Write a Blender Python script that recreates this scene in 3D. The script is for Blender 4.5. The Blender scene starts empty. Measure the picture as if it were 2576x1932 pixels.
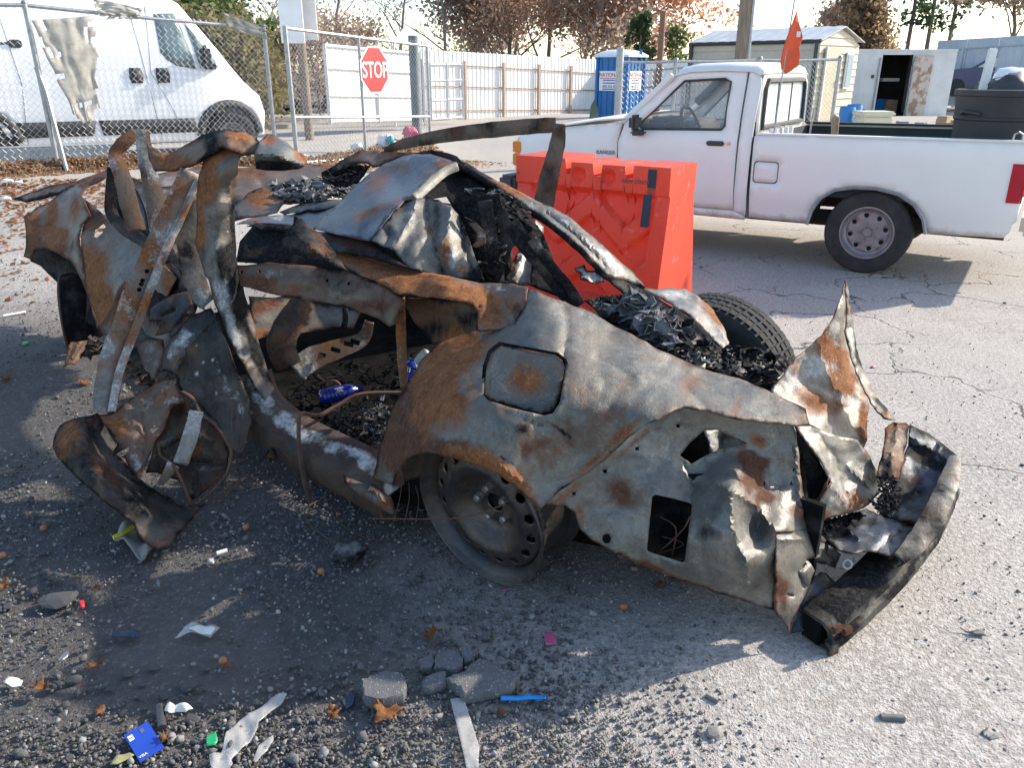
import bpy, bmesh, math, random
import numpy as np
from mathutils import Vector, Matrix, noise
from mathutils.geometry import delaunay_2d_cdt

# ---------------------------------------------------------------- camera, sky, sun, exposure
sc = bpy.context.scene
FPX, CX, CY, HOR, CAMH = 2000.0, 1288.0, 966.0, 178.0, 1.52      # photo pixels (2576 x 1932)
PITCH = math.atan((CY - HOR) / FPX)
cam_d = bpy.data.cameras.new('camera'); cam = bpy.data.objects.new('camera', cam_d)
sc.collection.objects.link(cam); sc.camera = cam
cam.location = (0, 0, CAMH); cam.rotation_euler = (math.pi / 2 - PITCH, 0, 0)
cam_d.sensor_width = 36.0; cam_d.lens = 36.0 * FPX / 2576.0
cam_d.clip_start = 0.05; cam_d.clip_end = 2000
SUNV = Vector((1.58, 0.68, 1.0)).normalized()
world = bpy.data.worlds.new('World'); sc.world = world; world.use_nodes = True
wn = world.node_tree.nodes; wl = world.node_tree.links
sky = wn.new('ShaderNodeTexSky'); sky.sky_type = 'NISHITA'; sky.sun_disc = False
sky.sun_elevation = math.asin(SUNV.z); sky.sun_rotation = math.atan2(SUNV.x, SUNV.y)
sky.air_density = 1.0; sky.dust_density = 0.9; sky.ozone_density = 1.0
bg = wn['Background']; wl.new(sky.outputs[0], bg.inputs[0]); bg.inputs[1].default_value = 0.15
sun_d = bpy.data.lights.new('sun', 'SUN'); sun_d.energy = 3.35; sun_d.angle = math.radians(0.9)
sun_d.color = (1.0, 0.91, 0.78)
sun = bpy.data.objects.new('sun', sun_d); sc.collection.objects.link(sun)
sun.rotation_euler = SUNV.to_track_quat('Z', 'Y').to_euler(); sun.location = (20, 6, 16)
sc.view_settings.view_transform = 'Standard'; sc.view_settings.look = 'None'
sc.view_settings.exposure = 1.18; sc.view_settings.gamma = 1.0
sc.render.film_transparent = False
random.seed(7); rng = np.random.default_rng(7)
C = sc.collection.objects

# ---------------------------------------------------------------- pixel <-> place
SP, CP = math.sin(PITCH), math.cos(PITCH)
def ray(u, v):
    a = (u - CX) / FPX; b = (CY - v) / FPX
    return (a, CP + b * SP, -SP + b * CP)
def PY(u, v, Y):                       # the point seen at (u, v) that stands Y metres ahead
    d = ray(u, v); t = Y / d[1]
    return Vector((d[0] * t, Y, CAMH + d[2] * t))
def PZ(u, v, h=0.0):                   # the point seen at (u, v) at height h
    d = ray(u, v); t = (h - CAMH) / d[2]
    return Vector((d[0] * t, d[1] * t, h))
VIEWS = dict(A1=(0, 0), A2=(600, 0), A3=(1200, 0), A4=(1676, 0), B1=(0, 300), B2=(500, 300), B3=(1000, 300),
             B4=(0, 800), B5=(500, 800), B6=(1000, 800), B7=(1676, 700), B8=(1600, 1050),
             D1=(0, 1257), D2=(800, 1257), D3=(1676, 1257), P=None)
def uv(view, x, y):
    o = VIEWS[view]
    return (x, y) if o is None else (o[0] + x / 2.4578, o[1] + y / 2.4578)
def V(view, pts):
    return [uv(view, p[0], p[1]) + tuple(p[2:]) for p in pts]
def sstep(a, b, x):
    t = min(1.0, max(0.0, (x - a) / (b - a))); return t * t * (3 - 2 * t)
def gz(x, y):                          # height of the lot: a low bank on the left behind the wreck
    bank = 0.36 * sstep(5.5, 9.5, y) * (1 - .5 * sstep(10.4, 12.4, y)) * (1 - sstep(15, 24, y)) * (1 - sstep(-3.6, -0.8, x))
    far = 0.20 * sstep(9, 20, y) * (1 - sstep(24, 29, y)) * sstep(-1.5, 5, x)
    return bank + far + 0.10 * sstep(14, 26, y)

# ---------------------------------------------------------------- materials
MATS = {}
def newmat(name):
    m = bpy.data.materials.new(name); m.use_nodes = True; MATS[name] = m
    return m, m.node_tree.nodes, m.node_tree.links, m.node_tree.nodes['Principled BSDF']
def nnode(N, t, **kw):
    n = N.new(t)
    for k, v in kw.items():
        if k.startswith('i_'): n.inputs[k[2:].replace('_', ' ')].default_value = v
        else: setattr(n, k, v)
    return n
def tcoord(N, L, kind='Object', scale=(1, 1, 1)):
    t = N.new('ShaderNodeTexCoord'); m = N.new('ShaderNodeMapping'); m.inputs['Scale'].default_value = scale
    L.new(t.outputs[kind], m.inputs[0]); return m.outputs[0]
def ntex(N, L, vec, scale, detail=4, rough=0.55, dist=0.0):
    n = N.new('ShaderNodeTexNoise'); n.inputs['Scale'].default_value = scale
    n.inputs['Detail'].default_value = detail; n.inputs['Roughness'].default_value = rough
    n.inputs['Distortion'].default_value = dist
    L.new(vec, n.inputs['Vector']); return n.outputs['Fac']
def ramp(N, L, fac, a, b, ca=(0, 0, 0, 1), cb=(1, 1, 1, 1)):
    r = N.new('ShaderNodeValToRGB'); r.color_ramp.elements[0].position = a; r.color_ramp.elements[1].position = b
    r.color_ramp.elements[0].color = ca; r.color_ramp.elements[1].color = cb
    L.new(fac, r.inputs[0]); return r.outputs[0]
def mix(N, L, fac, a, b, mode='MIX'):
    m = N.new('ShaderNodeMix'); m.data_type = 'RGBA'; m.blend_type = mode
    for s, i in ((fac, 0), (a, 6), (b, 7)):
        if isinstance(s, (int, float)): m.inputs[i].default_value = s
        elif isinstance(s, tuple): m.inputs[i].default_value = s if len(s) == 4 else s + (1,)
        else: L.new(s, m.inputs[i])
    return m.outputs[2]
def math_(N, L, op, a, b=0.0, clamp=False):
    m = N.new('ShaderNodeMath'); m.operation = op; m.use_clamp = clamp
    for s, i in ((a, 0), (b, 1)):
        if isinstance(s, (int, float)): m.inputs[i].default_value = s
        else: L.new(s, m.inputs[i])
    return m.outputs[0]
def bump(N, L, b, h, strength=0.3, dist=0.01):
    n = N.new('ShaderNodeBump'); n.inputs['Strength'].default_value = strength; n.inputs['Distance'].default_value = dist
    L.new(h, n.inputs['Height']); L.new(n.outputs[0], b.inputs['Normal'])
def mat(name, c1, c2=None, scale=6.0, rough=0.6, metal=0.0, bmp=0.0, bscale=None, lo=0.35, hi=0.65, stretch=(1, 1, 1),
        spec=None, c3=None, s3=30, lo3=.6, hi3=.7):
    if name in MATS: return MATS[name]
    m, N, L, b = newmat(name)
    vec = tcoord(N, L, 'Object', stretch)
    c2 = c2 or tuple(x * 0.72 for x in c1)
    f = ramp(N, L, ntex(N, L, vec, scale, 5, 0.6), lo, hi)
    col = mix(N, L, f, c1, c2)
    if c3: col = mix(N, L, ramp(N, L, ntex(N, L, vec, s3, 5, .65), lo3, hi3), col, c3)
    L.new(col, b.inputs['Base Color'])
    b.inputs['Roughness'].default_value = rough; b.inputs['Metallic'].default_value = metal
    if spec is not None: b.inputs['Specular IOR Level'].default_value = spec
    if bmp: bump(N, L, b, ntex(N, L, vec, bscale or scale * 6, 4), bmp)
    return m
def mat_glass(name, col=(0.75, 0.85, 0.85), rough=0.03, alpha=0.25):
    m, N, L, b = newmat(name)
    b.inputs['Base Color'].default_value = col + (1,); b.inputs['Roughness'].default_value = rough
    b.inputs['Alpha'].default_value = alpha; b.inputs['Specular IOR Level'].default_value = 0.8
    return m

# ---------------------------------------------------------------- mesh helpers
def mesh_from(name, verts, faces):
    me = bpy.data.meshes.new(name); me.from_pydata([tuple(v) for v in verts], [], [tuple(f) for f in faces]); me.update()
    return me
def np_mesh(name, co, tris):
    me = bpy.data.meshes.new(name); n = len(tris); k = tris.shape[1]
    me.vertices.add(len(co)); me.vertices.foreach_set('co', np.ascontiguousarray(co, dtype=np.float32).ravel())
    me.loops.add(n * k); me.loops.foreach_set('vertex_index', np.ascontiguousarray(tris, dtype=np.int32).ravel())
    me.polygons.add(n); me.polygons.foreach_set('loop_start', np.arange(0, n * k, k, dtype=np.int32))
    me.polygons.foreach_set('loop_total', np.full(n, k, dtype=np.int32))
    me.update(calc_edges=True); me.validate(); return me
def link(name, me, m=None, parent=None, smooth=False, sharp=None):
    o = bpy.data.objects.new(name, me); C.link(o)
    if m is not None and len(me.materials) == 0: me.materials.append(MATS[m] if isinstance(m, str) else m)
    if parent is not None: o.parent = parent
    if smooth: me.polygons.foreach_set('use_smooth', [True] * len(me.polygons))
    if smooth and sharp: me.set_sharp_from_angle(angle=math.radians(sharp))
    return o
def tag(o, label=None, cat=None, group=None, kind=None):
    if label: o['label'] = label
    if cat: o['category'] = cat
    if group: o['group'] = group
    if kind: o['kind'] = kind
    return o
def thing(name, label, cat, loc=(0, 0, 0), rotz=0.0, group=None):
    o = bpy.data.objects.new(name, None); o.empty_display_size = .1; C.link(o); o.location = loc; o.rotation_euler = (0, 0, rotz)
    return tag(o, label, cat, group)
def copy_tree(o, parent=None):
    c = o.copy(); C.link(c); c.parent = parent
    for ch in o.children: copy_tree(ch, c)
    return c
class MB:
    def __init__(s): s.v = []; s.f = []
    def add(s, vs, fs):
        n = len(s.v); s.v += [Vector(q) for q in vs]; s.f += [tuple(i + n for i in f) for f in fs]; return s
    def box(s, c, d, rz=0.0, bev=0.0, rot=None):
        bm = bmesh.new(); bmesh.ops.create_cube(bm, size=1.0)
        for q in bm.verts: q.co = Vector((q.co.x * d[0], q.co.y * d[1], q.co.z * d[2]))
        if bev: bmesh.ops.bevel(bm, geom=bm.edges[:], offset=min(bev, min(d) * .45), segments=2, affect='EDGES')
        R = rot if rot is not None else Matrix.Rotation(rz, 3, 'Z')
        bm.verts.index_update(); n = len(s.v)
        s.v += [R @ q.co + Vector(c) for q in bm.verts]; s.f += [tuple(w.index + n for w in f.verts) for f in bm.faces]
        bm.free(); return s
    def span(s, a, b, bev=0.0):
        a = Vector(a); b = Vector(b); return s.box((a + b) / 2, [max(abs(x), 1e-4) for x in (b - a)], bev=bev)
    def tube(s, path, r, n=8, caps=True, closed=False, up=None, flat=1.0):
        path = [Vector(q) for q in path]; m = len(path)
        rr = r if isinstance(r, (list, tuple)) else [r] * m
        base = len(s.v); U = None
        for i, q in enumerate(path):
            t = (path[(i + 1) % m] - path[i - 1]) if closed else (path[min(i + 1, m - 1)] - path[max(i - 1, 0)])
            if t.length < 1e-9: t = Vector((0, 0, 1))
            t.normalize()
            if U is None:
                U = Vector(up) if up else (Vector((0, 0, 1)) if abs(t.z) < .9 else Vector((1, 0, 0)))
            U = (U - t * U.dot(t))
            if U.length < 1e-6: U = t.orthogonal()
            U.normalize(); W = t.cross(U)
            for k in range(n):
                a = 2 * math.pi * k / n
                s.v.append(q + U * (math.cos(a) * rr[i]) + W * (math.sin(a) * rr[i] * flat))
        for i in range(m if closed else m - 1):
            j = (i + 1) % m
            for k in range(n):
                s.f.append((base + i * n + k, base + i * n + (k + 1) % n, base + j * n + (k + 1) % n, base + j * n + k))
        if caps and not closed:
            s.f.append(tuple(base + k for k in range(n))[::-1]); s.f.append(tuple(base + (m - 1) * n + k for k in range(n)))
        return s
    def lathe(s, prof, n=24, M=None, a0=0.0, a1=2 * math.pi):
        M = M or Matrix(); base = len(s.v); full = abs(a1 - a0 - 2 * math.pi) < 1e-6; cols = n if full else n + 1
        for i in range(cols):
            a = a0 + (a1 - a0) * i / n
            for r, z in prof: s.v.append(M @ Vector((r * math.cos(a), r * math.sin(a), z)))
        k = len(prof)
        for i in range(n):
            j = (i + 1) % cols
            for q in range(k - 1):
                s.f.append((base + i * k + q, base + j * k + q, base + j * k + q + 1, base + i * k + q + 1))
        return s
    def prism(s, poly, h, M=None):                 # poly (x, y) extruded from z=0 to h, placed by M
        M = M or Matrix(); base = len(s.v); n = len(poly)
        ar = sum(poly[i - 1][0] * poly[i][1] - poly[i][0] * poly[i - 1][1] for i in range(n))
        if ar < 0: poly = poly[::-1]
        for z in (0, h): s.v += [M @ Vector((q[0], q[1], z)) for q in poly]
        s.f.append(tuple(base + i for i in range(n))[::-1]); s.f.append(tuple(base + n + i for i in range(n)))
        for i in range(n): s.f.append((base + i, base + (i + 1) % n, base + n + (i + 1) % n, base + n + i))
        return s
    def sphere(s, c, r, n=8, m=6, scl=(1, 1, 1)):
        prof = [(r * math.sin(math.pi * i / m), -r * math.cos(math.pi * i / m)) for i in range(m + 1)]
        M = Matrix.Translation(c) @ Matrix.Diagonal((scl[0], scl[1], scl[2], 1)); return s.lathe(prof, n, M)
    def build(s, name, m, parent=None, smooth=False, sharp=40, rel=None, bev=0.0):
        vs = s.v if rel is None else [q - rel for q in s.v]
        me = mesh_from(name, vs, s.f)
        if s.f:
            bm = bmesh.new(); bm.from_mesh(me); bmesh.ops.remove_doubles(bm, verts=bm.verts, dist=1e-5)
            bmesh.ops.recalc_face_normals(bm, faces=bm.faces)
            if bev: bmesh.ops.bevel(bm, geom=[e for e in bm.edges if e.is_manifold and e.calc_face_angle(0) > .5], offset=bev, segments=2, affect='EDGES')
            bm.to_mesh(me); bm.free()
        return link(name, me, m, parent, smooth, sharp)
def in_poly(poly, P):
    x, y = P[:, 0], P[:, 1]; r = np.zeros(len(P), bool); n = len(poly); j = n - 1
    for i in range(n):
        xi, yi = poly[i]; xj, yj = poly[j]
        if yi != yj:
            c = ((yi > y) != (yj > y)) & (x < (xj - xi) * (y - yi) / (yj - yi) + xi); r ^= c
        j = i
    return r
def resample(poly, step, closed=True):
    out = []; n = len(poly)
    for i in range(n if closed else n - 1):
        a = poly[i]; b = poly[(i + 1) % n]; d = math.hypot(b[0] - a[0], b[1] - a[1]); k = max(1, int(round(d / step)))
        for q in range(k): out.append((a[0] + (b[0] - a[0]) * q / k, a[1] + (b[1] - a[1]) * q / k))
    return out
def cdt(outer, holes=(), step=10.0, jit=0.25, seed=1, extra=()):
    r = np.random.default_rng(seed); loops = [resample(outer, step)] + [resample(h, step) for h in holes]
    pts = []; edges = []
    for lp in loops:
        b = len(pts); pts += lp; edges += [(b + i, b + (i + 1) % len(lp)) for i in range(len(lp))]
    A = np.array(outer); x0, y0 = A.min(0); x1, y1 = A.max(0)
    gx, gy = np.meshgrid(np.arange(x0, x1, step), np.arange(y0, y1, step * .9)); gx[1::2] += step / 2
    G = np.stack([gx.ravel(), gy.ravel()], 1) + r.uniform(-jit, jit, (gx.size, 2)) * step
    ok = in_poly(outer, G)
    for h in holes: ok &= ~in_poly(h, G)
    G = G[ok]
    if len(G):
        B = np.array(pts); d = np.full(len(G), 1e9)
        for i in range(0, len(B), 64):
            d = np.minimum(d, ((G[:, None, :] - B[None, i:i + 64, :]) ** 2).sum(2).min(1))
        G = G[d > (step * .55) ** 2]
    allp = [Vector(q) for q in pts] + [Vector(q) for q in G]
    vs, es, fs, *_ = delaunay_2d_cdt(allp, edges, [], 0, 1e-6)
    P2 = np.array([tuple(q) for q in vs]); T = np.array([f for f in fs if len(f) == 3])
    cen = P2[T].mean(1); ok = in_poly(outer, cen)
    for h in holes: ok &= ~in_poly(h, cen)
    return P2, T[ok]
def thicken(o, t, off=1.0):
    md = o.modifiers.new('thickness', 'SOLIDIFY'); md.thickness = t; md.offset = off; return o
# ---------------------------------------------------------------- shared materials
mat('galv', (.42, .43, .44), (.30, .31, .32), 20, .45, .75, .1)
mat('wire', (.66, .67, .67), (.50, .52, .52), 12, .5, .35)
mat('white_paint', (.80, .80, .80), (.72, .72, .72), 3, .45)
mat('corr_white', (.86, .85, .82), (.78, .76, .72), 2.5, .5, 0, 0, c3=(.55, .43, .33), s3=9, lo3=.70, hi3=.85)
mat('fence_steel', (.46, .35, .28), (.36, .25, .19), 14, .8, .1, .15)
mat('rust_steel', (.26, .15, .10), (.20, .10, .07), 14, .8, .1, .15)
mat('corr_blue', (.42, .48, .53), (.36, .42, .47), 1.5, .5)
mat('concrete', (.30, .32, .33), (.22, .24, .25), 5, .9, 0, .2)
mat('tyre', (.024, .024, .025), (.045, .043, .04), 12, .88, 0, .25)
mat('black_plastic', (.035, .037, .04), (.06, .06, .062), 9, .55, 0, .05)
mat('wood_pole', (.30, .23, .17), (.17, .13, .10), 9, .9, 0, .3, stretch=(4, 4, .35))
mat('wood_cut', (.42, .29, .18), (.28, .19, .12), 9, .85, 0, .2)
mat('red_sign', (.44, .022, .028), (.38, .02, .025), 3, .5)
mat('white_letter', (.82, .82, .82), (.78, .78, .78), 3, .5)
mat('rag', (.50, .48, .42), (.33, .31, .27), 9, .95, 0, .3)
mat('bark', (.22, .18, .15), (.13, .105, .09), 9, .95, 0, .4, stretch=(3, 3, .6))
mat('bark_grey', (.30, .26, .23), (.19, .16, .145), 9, .95, 0, .3, stretch=(3, 3, .6))
mat_glass('far_glass', (.45, .55, .55), .05, .9)

# ---------------------------------------------------------------- ground: one sheet to the horizon
def spaced(lo, hi, fine, far, f=1.12):
    a = list(np.arange(lo, hi, fine)); d = fine
    while a[-1] < far: d *= f; a.append(a[-1] + d)
    b = []; q = lo; d = fine
    while q > -far: d *= f; q -= d; b.append(q)
    return np.array(b[::-1] + a)
def fbm(x, y, s, o=4):
    return noise.fractal(Vector((x * s, y * s, 3.7)), .9, 2.0, o)
def build_ground():
    xs = spaced(-3.6, 3.6, .035, 900, 1.13); ys = spaced(1.0, 5.6, .035, 900, 1.13); ys = ys[ys > -60]
    X, Y = np.meshgrid(xs, ys); Z = np.zeros_like(X)
    near = (np.abs(X) < 12) & (Y > .5) & (Y < 24)
    for i, j in np.argwhere(near | ((Y > 4) & (Y < 32) & (np.abs(X) < 30))):
        x, y = X[i, j], Y[i, j]; Z[i, j] = gz(x, y)
        if near[i, j]:
            loose = sstep(.6, -.6, x) * .55 + .45
            Z[i, j] += fbm(x, y, .7, 3) * .012 + fbm(x, y, 6.0, 3) * .0035 * loose + (fbm(x, y, 17, 2) * .0028 * loose if y < 6 else 0)
    ny, nx = X.shape; idx = np.arange(nx * ny).reshape(ny, nx)
    q = np.stack([idx[:-1, :-1].ravel(), idx[:-1, 1:].ravel(), idx[1:, 1:].ravel(), idx[1:, :-1].ravel()], 1)
    me = np_mesh('ground', np.stack([X.ravel(), Y.ravel(), Z.ravel()], 1), q)
    m, N, L, b = newmat('lot_ground'); vec = tcoord(N, L, 'Object')
    sep = N.new('ShaderNodeSeparateXYZ'); L.new(vec, sep.inputs[0])
    # soot and loose dark aggregate washed out around and to the left of the wreck
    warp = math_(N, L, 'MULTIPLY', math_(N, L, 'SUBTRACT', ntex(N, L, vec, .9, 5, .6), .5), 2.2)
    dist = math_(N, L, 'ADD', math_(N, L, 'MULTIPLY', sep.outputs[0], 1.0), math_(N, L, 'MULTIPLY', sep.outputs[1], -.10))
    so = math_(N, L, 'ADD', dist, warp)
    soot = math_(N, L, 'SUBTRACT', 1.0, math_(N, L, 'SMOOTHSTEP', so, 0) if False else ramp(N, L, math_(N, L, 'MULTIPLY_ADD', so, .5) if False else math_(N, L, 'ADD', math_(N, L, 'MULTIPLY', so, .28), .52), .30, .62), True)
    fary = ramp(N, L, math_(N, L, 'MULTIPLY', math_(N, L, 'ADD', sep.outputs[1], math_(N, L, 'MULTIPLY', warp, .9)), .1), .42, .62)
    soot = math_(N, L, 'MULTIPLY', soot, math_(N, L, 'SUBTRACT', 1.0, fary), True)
    n1 = ntex(N, L, vec, 2.2, 6, .65); n2 = ntex(N, L, vec, 55, 3, .7); n3 = ntex(N, L, vec, 130, 2, .7)
    pale = mix(N, L, ramp(N, L, n1, .35, .68), (.30, .265, .235), (.385, .35, .315))
    pale = mix(N, L, ramp(N, L, n2, .42, .64), pale, (.50, .465, .425))
    pale = mix(N, L, ramp(N, L, n3, .30, .44), (.17, .155, .145), pale)
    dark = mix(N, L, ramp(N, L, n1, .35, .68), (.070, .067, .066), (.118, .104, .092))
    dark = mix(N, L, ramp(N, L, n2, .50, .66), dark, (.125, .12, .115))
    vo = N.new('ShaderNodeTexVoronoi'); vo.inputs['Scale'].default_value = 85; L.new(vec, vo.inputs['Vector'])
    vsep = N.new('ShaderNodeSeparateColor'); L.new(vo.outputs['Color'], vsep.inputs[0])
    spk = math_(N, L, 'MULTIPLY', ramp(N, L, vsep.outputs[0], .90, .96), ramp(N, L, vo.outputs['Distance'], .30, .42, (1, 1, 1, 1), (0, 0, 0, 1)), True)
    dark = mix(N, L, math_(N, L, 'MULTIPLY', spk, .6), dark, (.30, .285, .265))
    tan = mix(N, L, ramp(N, L, ntex(N, L, vec, .35, 5, .6), .4, .62), (.36, .315, .265), (.30, .275, .245))
    tan = mix(N, L, ramp(N, L, n2, .38, .62), tan, (.45, .41, .36))
    fy2 = ramp(N, L, math_(N, L, 'MULTIPLY', sep.outputs[1], .1), .62, .95)
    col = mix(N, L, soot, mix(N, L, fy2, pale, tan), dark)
    # cracks in the old asphalt on the right
    vc = N.new('ShaderNodeTexVoronoi'); vc.feature = 'DISTANCE_TO_EDGE'; vc.inputs['Scale'].default_value = 1.25
    wv = N.new('ShaderNodeVectorMath'); wv.operation = 'ADD'
    nn = N.new('ShaderNodeTexNoise'); nn.inputs['Scale'].default_value = 3.0; nn.inputs['Detail'].default_value = 5; L.new(vec, nn.inputs['Vector'])
    ws = N.new('ShaderNodeVectorMath'); ws.operation = 'SCALE'; ws.inputs['Scale'].default_value = .55; L.new(nn.outputs['Color'], ws.inputs[0])
    L.new(vec, wv.inputs[0]); L.new(ws.outputs[0], wv.inputs[1]); L.new(wv.outputs[0], vc.inputs['Vector'])
    ck = math_(N, L, 'MULTIPLY', ramp(N, L, vc.outputs['Distance'], .004, .013, (1, 1, 1, 1), (0, 0, 0, 1)),
               math_(N, L, 'MULTIPLY', ramp(N, L, ntex(N, L, vec, .8, 3), .46, .56), ramp(N, L, math_(N, L, 'MULTIPLY', sep.outputs[0], .25), .12, .3)), True)
    col = mix(N, L, math_(N, L, 'MULTIPLY', ck, .85), col, (.06, .055, .05))
    L.new(col, b.inputs['Base Color']); b.inputs['Roughness'].default_value = .95; b.inputs['Specular IOR Level'].default_value = .25
    hgt = math_(N, L, 'ADD', math_(N, L, 'ADD', n2, math_(N, L, 'MULTIPLY', n3, .6)), math_(N, L, 'MULTIPLY', ck, -1.4))
    bump(N, L, b, hgt, .7, .011)
    tag(link('ground', me, m, None, True), kind='structure')
build_ground()

# ---------------------------------------------------------------- chain link
def chainlink(mb, a, b, z0, z1, w=.078, r=.0026):
    a = Vector(a); b = Vector(b); L_ = (b - a).length; n = int(L_ / (w / 2)); d = (b - a) / L_
    for k in range(n):
        x0 = k * w / 2; zb = gz(*(a + d * x0)[:2]) if z0 is None else z0
        lo = zb + .03 if z0 is None else z0; hi = (zb + z1) if z0 is None else z1
        m = int((hi - lo) / (w / 2)) + 1; path = []
        for i in range(m + 1):
            s = x0 + ((i + k) % 2) * (w / 2); z = lo + i * w / 2
            path.append(Vector((a.x + d.x * s, a.y + d.y * s, z)) + Vector((d.y, -d.x, 0)) * (.003 if i % 2 else -.003)
                        + Vector((d.y, -d.x, 0)) * .02 * math.sin(s * 1.7 + z * 1.3))
        mb.tube(path, r, 3, caps=False)
def fence_run(root, pts, h=1.83, mesh_to=None, posts=True):
    rel = root.location
    for i in range(len(pts) - 1):
        a = Vector(pts[i]); b = Vector(pts[i + 1]); mb = MB(); chainlink(mb, a, b, None, h)
        mb.build('chain_link_mesh', 'wire', root, False, rel=rel)
        za = gz(*a[:2]); zb = gz(*b[:2])
        MB().tube([(a.x, a.y, za + h), ((a.x + b.x) / 2, (a.y + b.y) / 2, (za + zb) / 2 + h - .012), (b.x, b.y, zb + h)], .021, 8).build('top_rail', 'galv', root, True, rel=rel)
    if posts:
        for q in pts:
            z = gz(q[0], q[1]); lean = random.uniform(-.01, .02)
            o = MB().tube([(q[0], q[1], z - .2), (q[0] + lean, q[1], z + h + .02)], .03, 10).build('post', 'galv', root, True, rel=rel)
            MB().sphere((q[0] + lean, q[1], z + h + .03), .036, 10, 6, (1, 1, .7)).build('post_cap', 'galv', o, True, rel=rel)
FA = PZ(150, 438, .34); FA = Vector((FA.x, FA.y, 0)); GH = Vector((-3.16, 12.1, 0)); GE = Vector((-1.50, 15.2, 0))
dF = (GH - FA).normalized()
fr = thing('chain_link_fence', 'galvanised chain link fence in front of the white van', 'fence', (FA.x, FA.y, gz(FA.x, FA.y)))
MIDP = FA + dF * ((GH - FA).length - .32)
fence_run(fr, [tuple(FA - dF * 2.3), tuple(FA), tuple(MIDP)], 1.86)
z0 = gz(FA.x, FA.y)
MB().tube([(FA.x + .13, FA.y - .05, z0 - .1), (FA.x + .03, FA.y, z0 + .95), (FA.x - .02, FA.y + .0, z0 + 1.2)], .028, 8).build('brace', 'galv', fr, True, rel=fr.location)
# swing gate
gr = thing('chain_link_gate', 'tube framed chain link gate that carries the red stop sign', 'gate', (GH.x, GH.y, gz(GH.x, GH.y)))
gd = (GE - GH).normalized(); gl = (GE - GH).length
def gpt(s, h):
    q = GH + gd * s; return Vector((q.x, q.y, gz(GH.x, GH.y) * (1 - s / gl) + gz(GE.x, GE.y) * s / gl + h))
for s in (0.0, gl * .46, gl): MB().tube([gpt(s, .02), gpt(s, 1.93)], .024 if s else .034, 8).build('upright', 'galv', gr, True, rel=gr.location)
for h in (.08, .72, 1.90): MB().tube([gpt(0, h), gpt(gl, h)], .022, 8).build('rail', 'galv', gr, True, rel=gr.location)
mb = MB(); chainlink(mb, gpt(0, 0), gpt(gl, 0), gpt(gl * .5, .08).z, gpt(gl * .5, 1.9).z); mb.build('chain_link_mesh', 'wire', gr, False, rel=gr.location)
# end post beside the gate (thick, dark)
q = GE + gd * .02 + Vector((-.26, .1, 0))
gp = MB().tube([(q.x, q.y, gz(q.x, q.y) - .2), (q.x, q.y, gz(q.x, q.y) + 2.05)], .085, 14).build('gate_post', mat('post_dark', (.17, .20, .20), (.10, .12, .12), 8, .6), None, True)
tag(gp, 'thick dark green grey post behind the free end of the gate', 'post')

# stop sign on the gate
def octagon(r): return [(r * math.cos(math.pi / 8 + k * math.pi / 4), r * math.sin(math.pi / 8 + k * math.pi / 4)) for k in range(8)]
sc0 = gpt(gl * .545, 1.44) + Vector((gd.y, -gd.x, 0)) * .04
ang = math.atan2(gd.y, gd.x)
sg = thing('stop_sign', 'red octagonal stop sign hung on the chain link gate', 'sign', sc0, ang)
Mx = Matrix.Rotation(math.pi / 2, 4, 'X')
MB().prism(octagon(.385), .012, Mx).build('border', 'white_letter', sg)
MB().prism(octagon(.355), .005, Matrix.Translation((0, -.0125, 0)) @ Mx).build('face', 'red_sign', sg)
def text_mesh(body, size, m, parent, loc, rot, name='lettering', ext=.002, sx=1.0, align='CENTER'):
    cu = bpy.data.curves.new('txt', 'FONT'); cu.body = body; cu.size = size; cu.align_x = align; cu.align_y = 'CENTER'; cu.extrude = ext; cu.offset = size * .012
    to = bpy.data.objects.new('txt', cu); C.link(to); bpy.context.view_layer.update()
    me = bpy.data.meshes.new_from_object(to.evaluated_get(bpy.context.evaluated_depsgraph_get())); bpy.data.objects.remove(to)
    me.materials.clear(); o = link(name, me, m, parent); o.location = loc; o.rotation_euler = rot; o.scale = (sx, 1, 1); return o
text_mesh('STOP', .34, 'white_letter', sg, (0, -.0205, -.01), (math.pi / 2, 0, 0), sx=.82)

# rags caught on the fence
def cloth(name, corners, m, label, seed, thick=.004, nx=16, ny=20, amp=.05, notch=.25):
    r = random.Random(seed); a, b, c, d = [Vector(q) for q in corners]; vs = []; fs = []
    for j in range(ny + 1):
        for i in range(nx + 1):
            s, t = i / nx, j / ny
            q = (a * (1 - s) + b * s) * (1 - t) + (d * (1 - s) + c * s) * t
            n_ = noise.fractal(Vector((s * 4, t * 2, seed)), 1, 2, 3); q = q + Vector((0, -1, 0)) * amp * n_ + Vector((1, 0, 0)) * amp * .8 * noise.noise(Vector((s * 3, t * 6, seed + 9)))
            vs.append(q)
    for j in range(ny):
        for i in range(nx):
            e = min(i, nx - 1 - i) / nx
            if (e < .2 and noise.noise(Vector((i * .9, j * .45, seed * 3))) > .18 + e) or (j > ny * .75 and noise.noise(Vector((i * .6, j * .3, seed * 5))) > .1): continue
            k = j * (nx + 1) + i; fs.append((k, k + 1, k + nx + 2, k + nx + 1))
    o = link(name, mesh_from(name, vs, fs), m, None, True); thicken(o, thick); return tag(o, label, 'cloth')
MATS['rag'].node_tree.nodes['Principled BSDF'].inputs['Alpha'].default_value = .78
def fp(s, h, out=.05): q = FA + dF * s; return Vector((q.x + dF.y * out, q.y - dF.x * out, gz(q.x, q.y) + h))
cloth('torn_cloth', [fp(.02, 1.70), fp(.72, 1.78), fp(.55, .62), fp(.30, .55)], 'rag', 'torn pale cloth hanging down the fence beside the van', 3)
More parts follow.
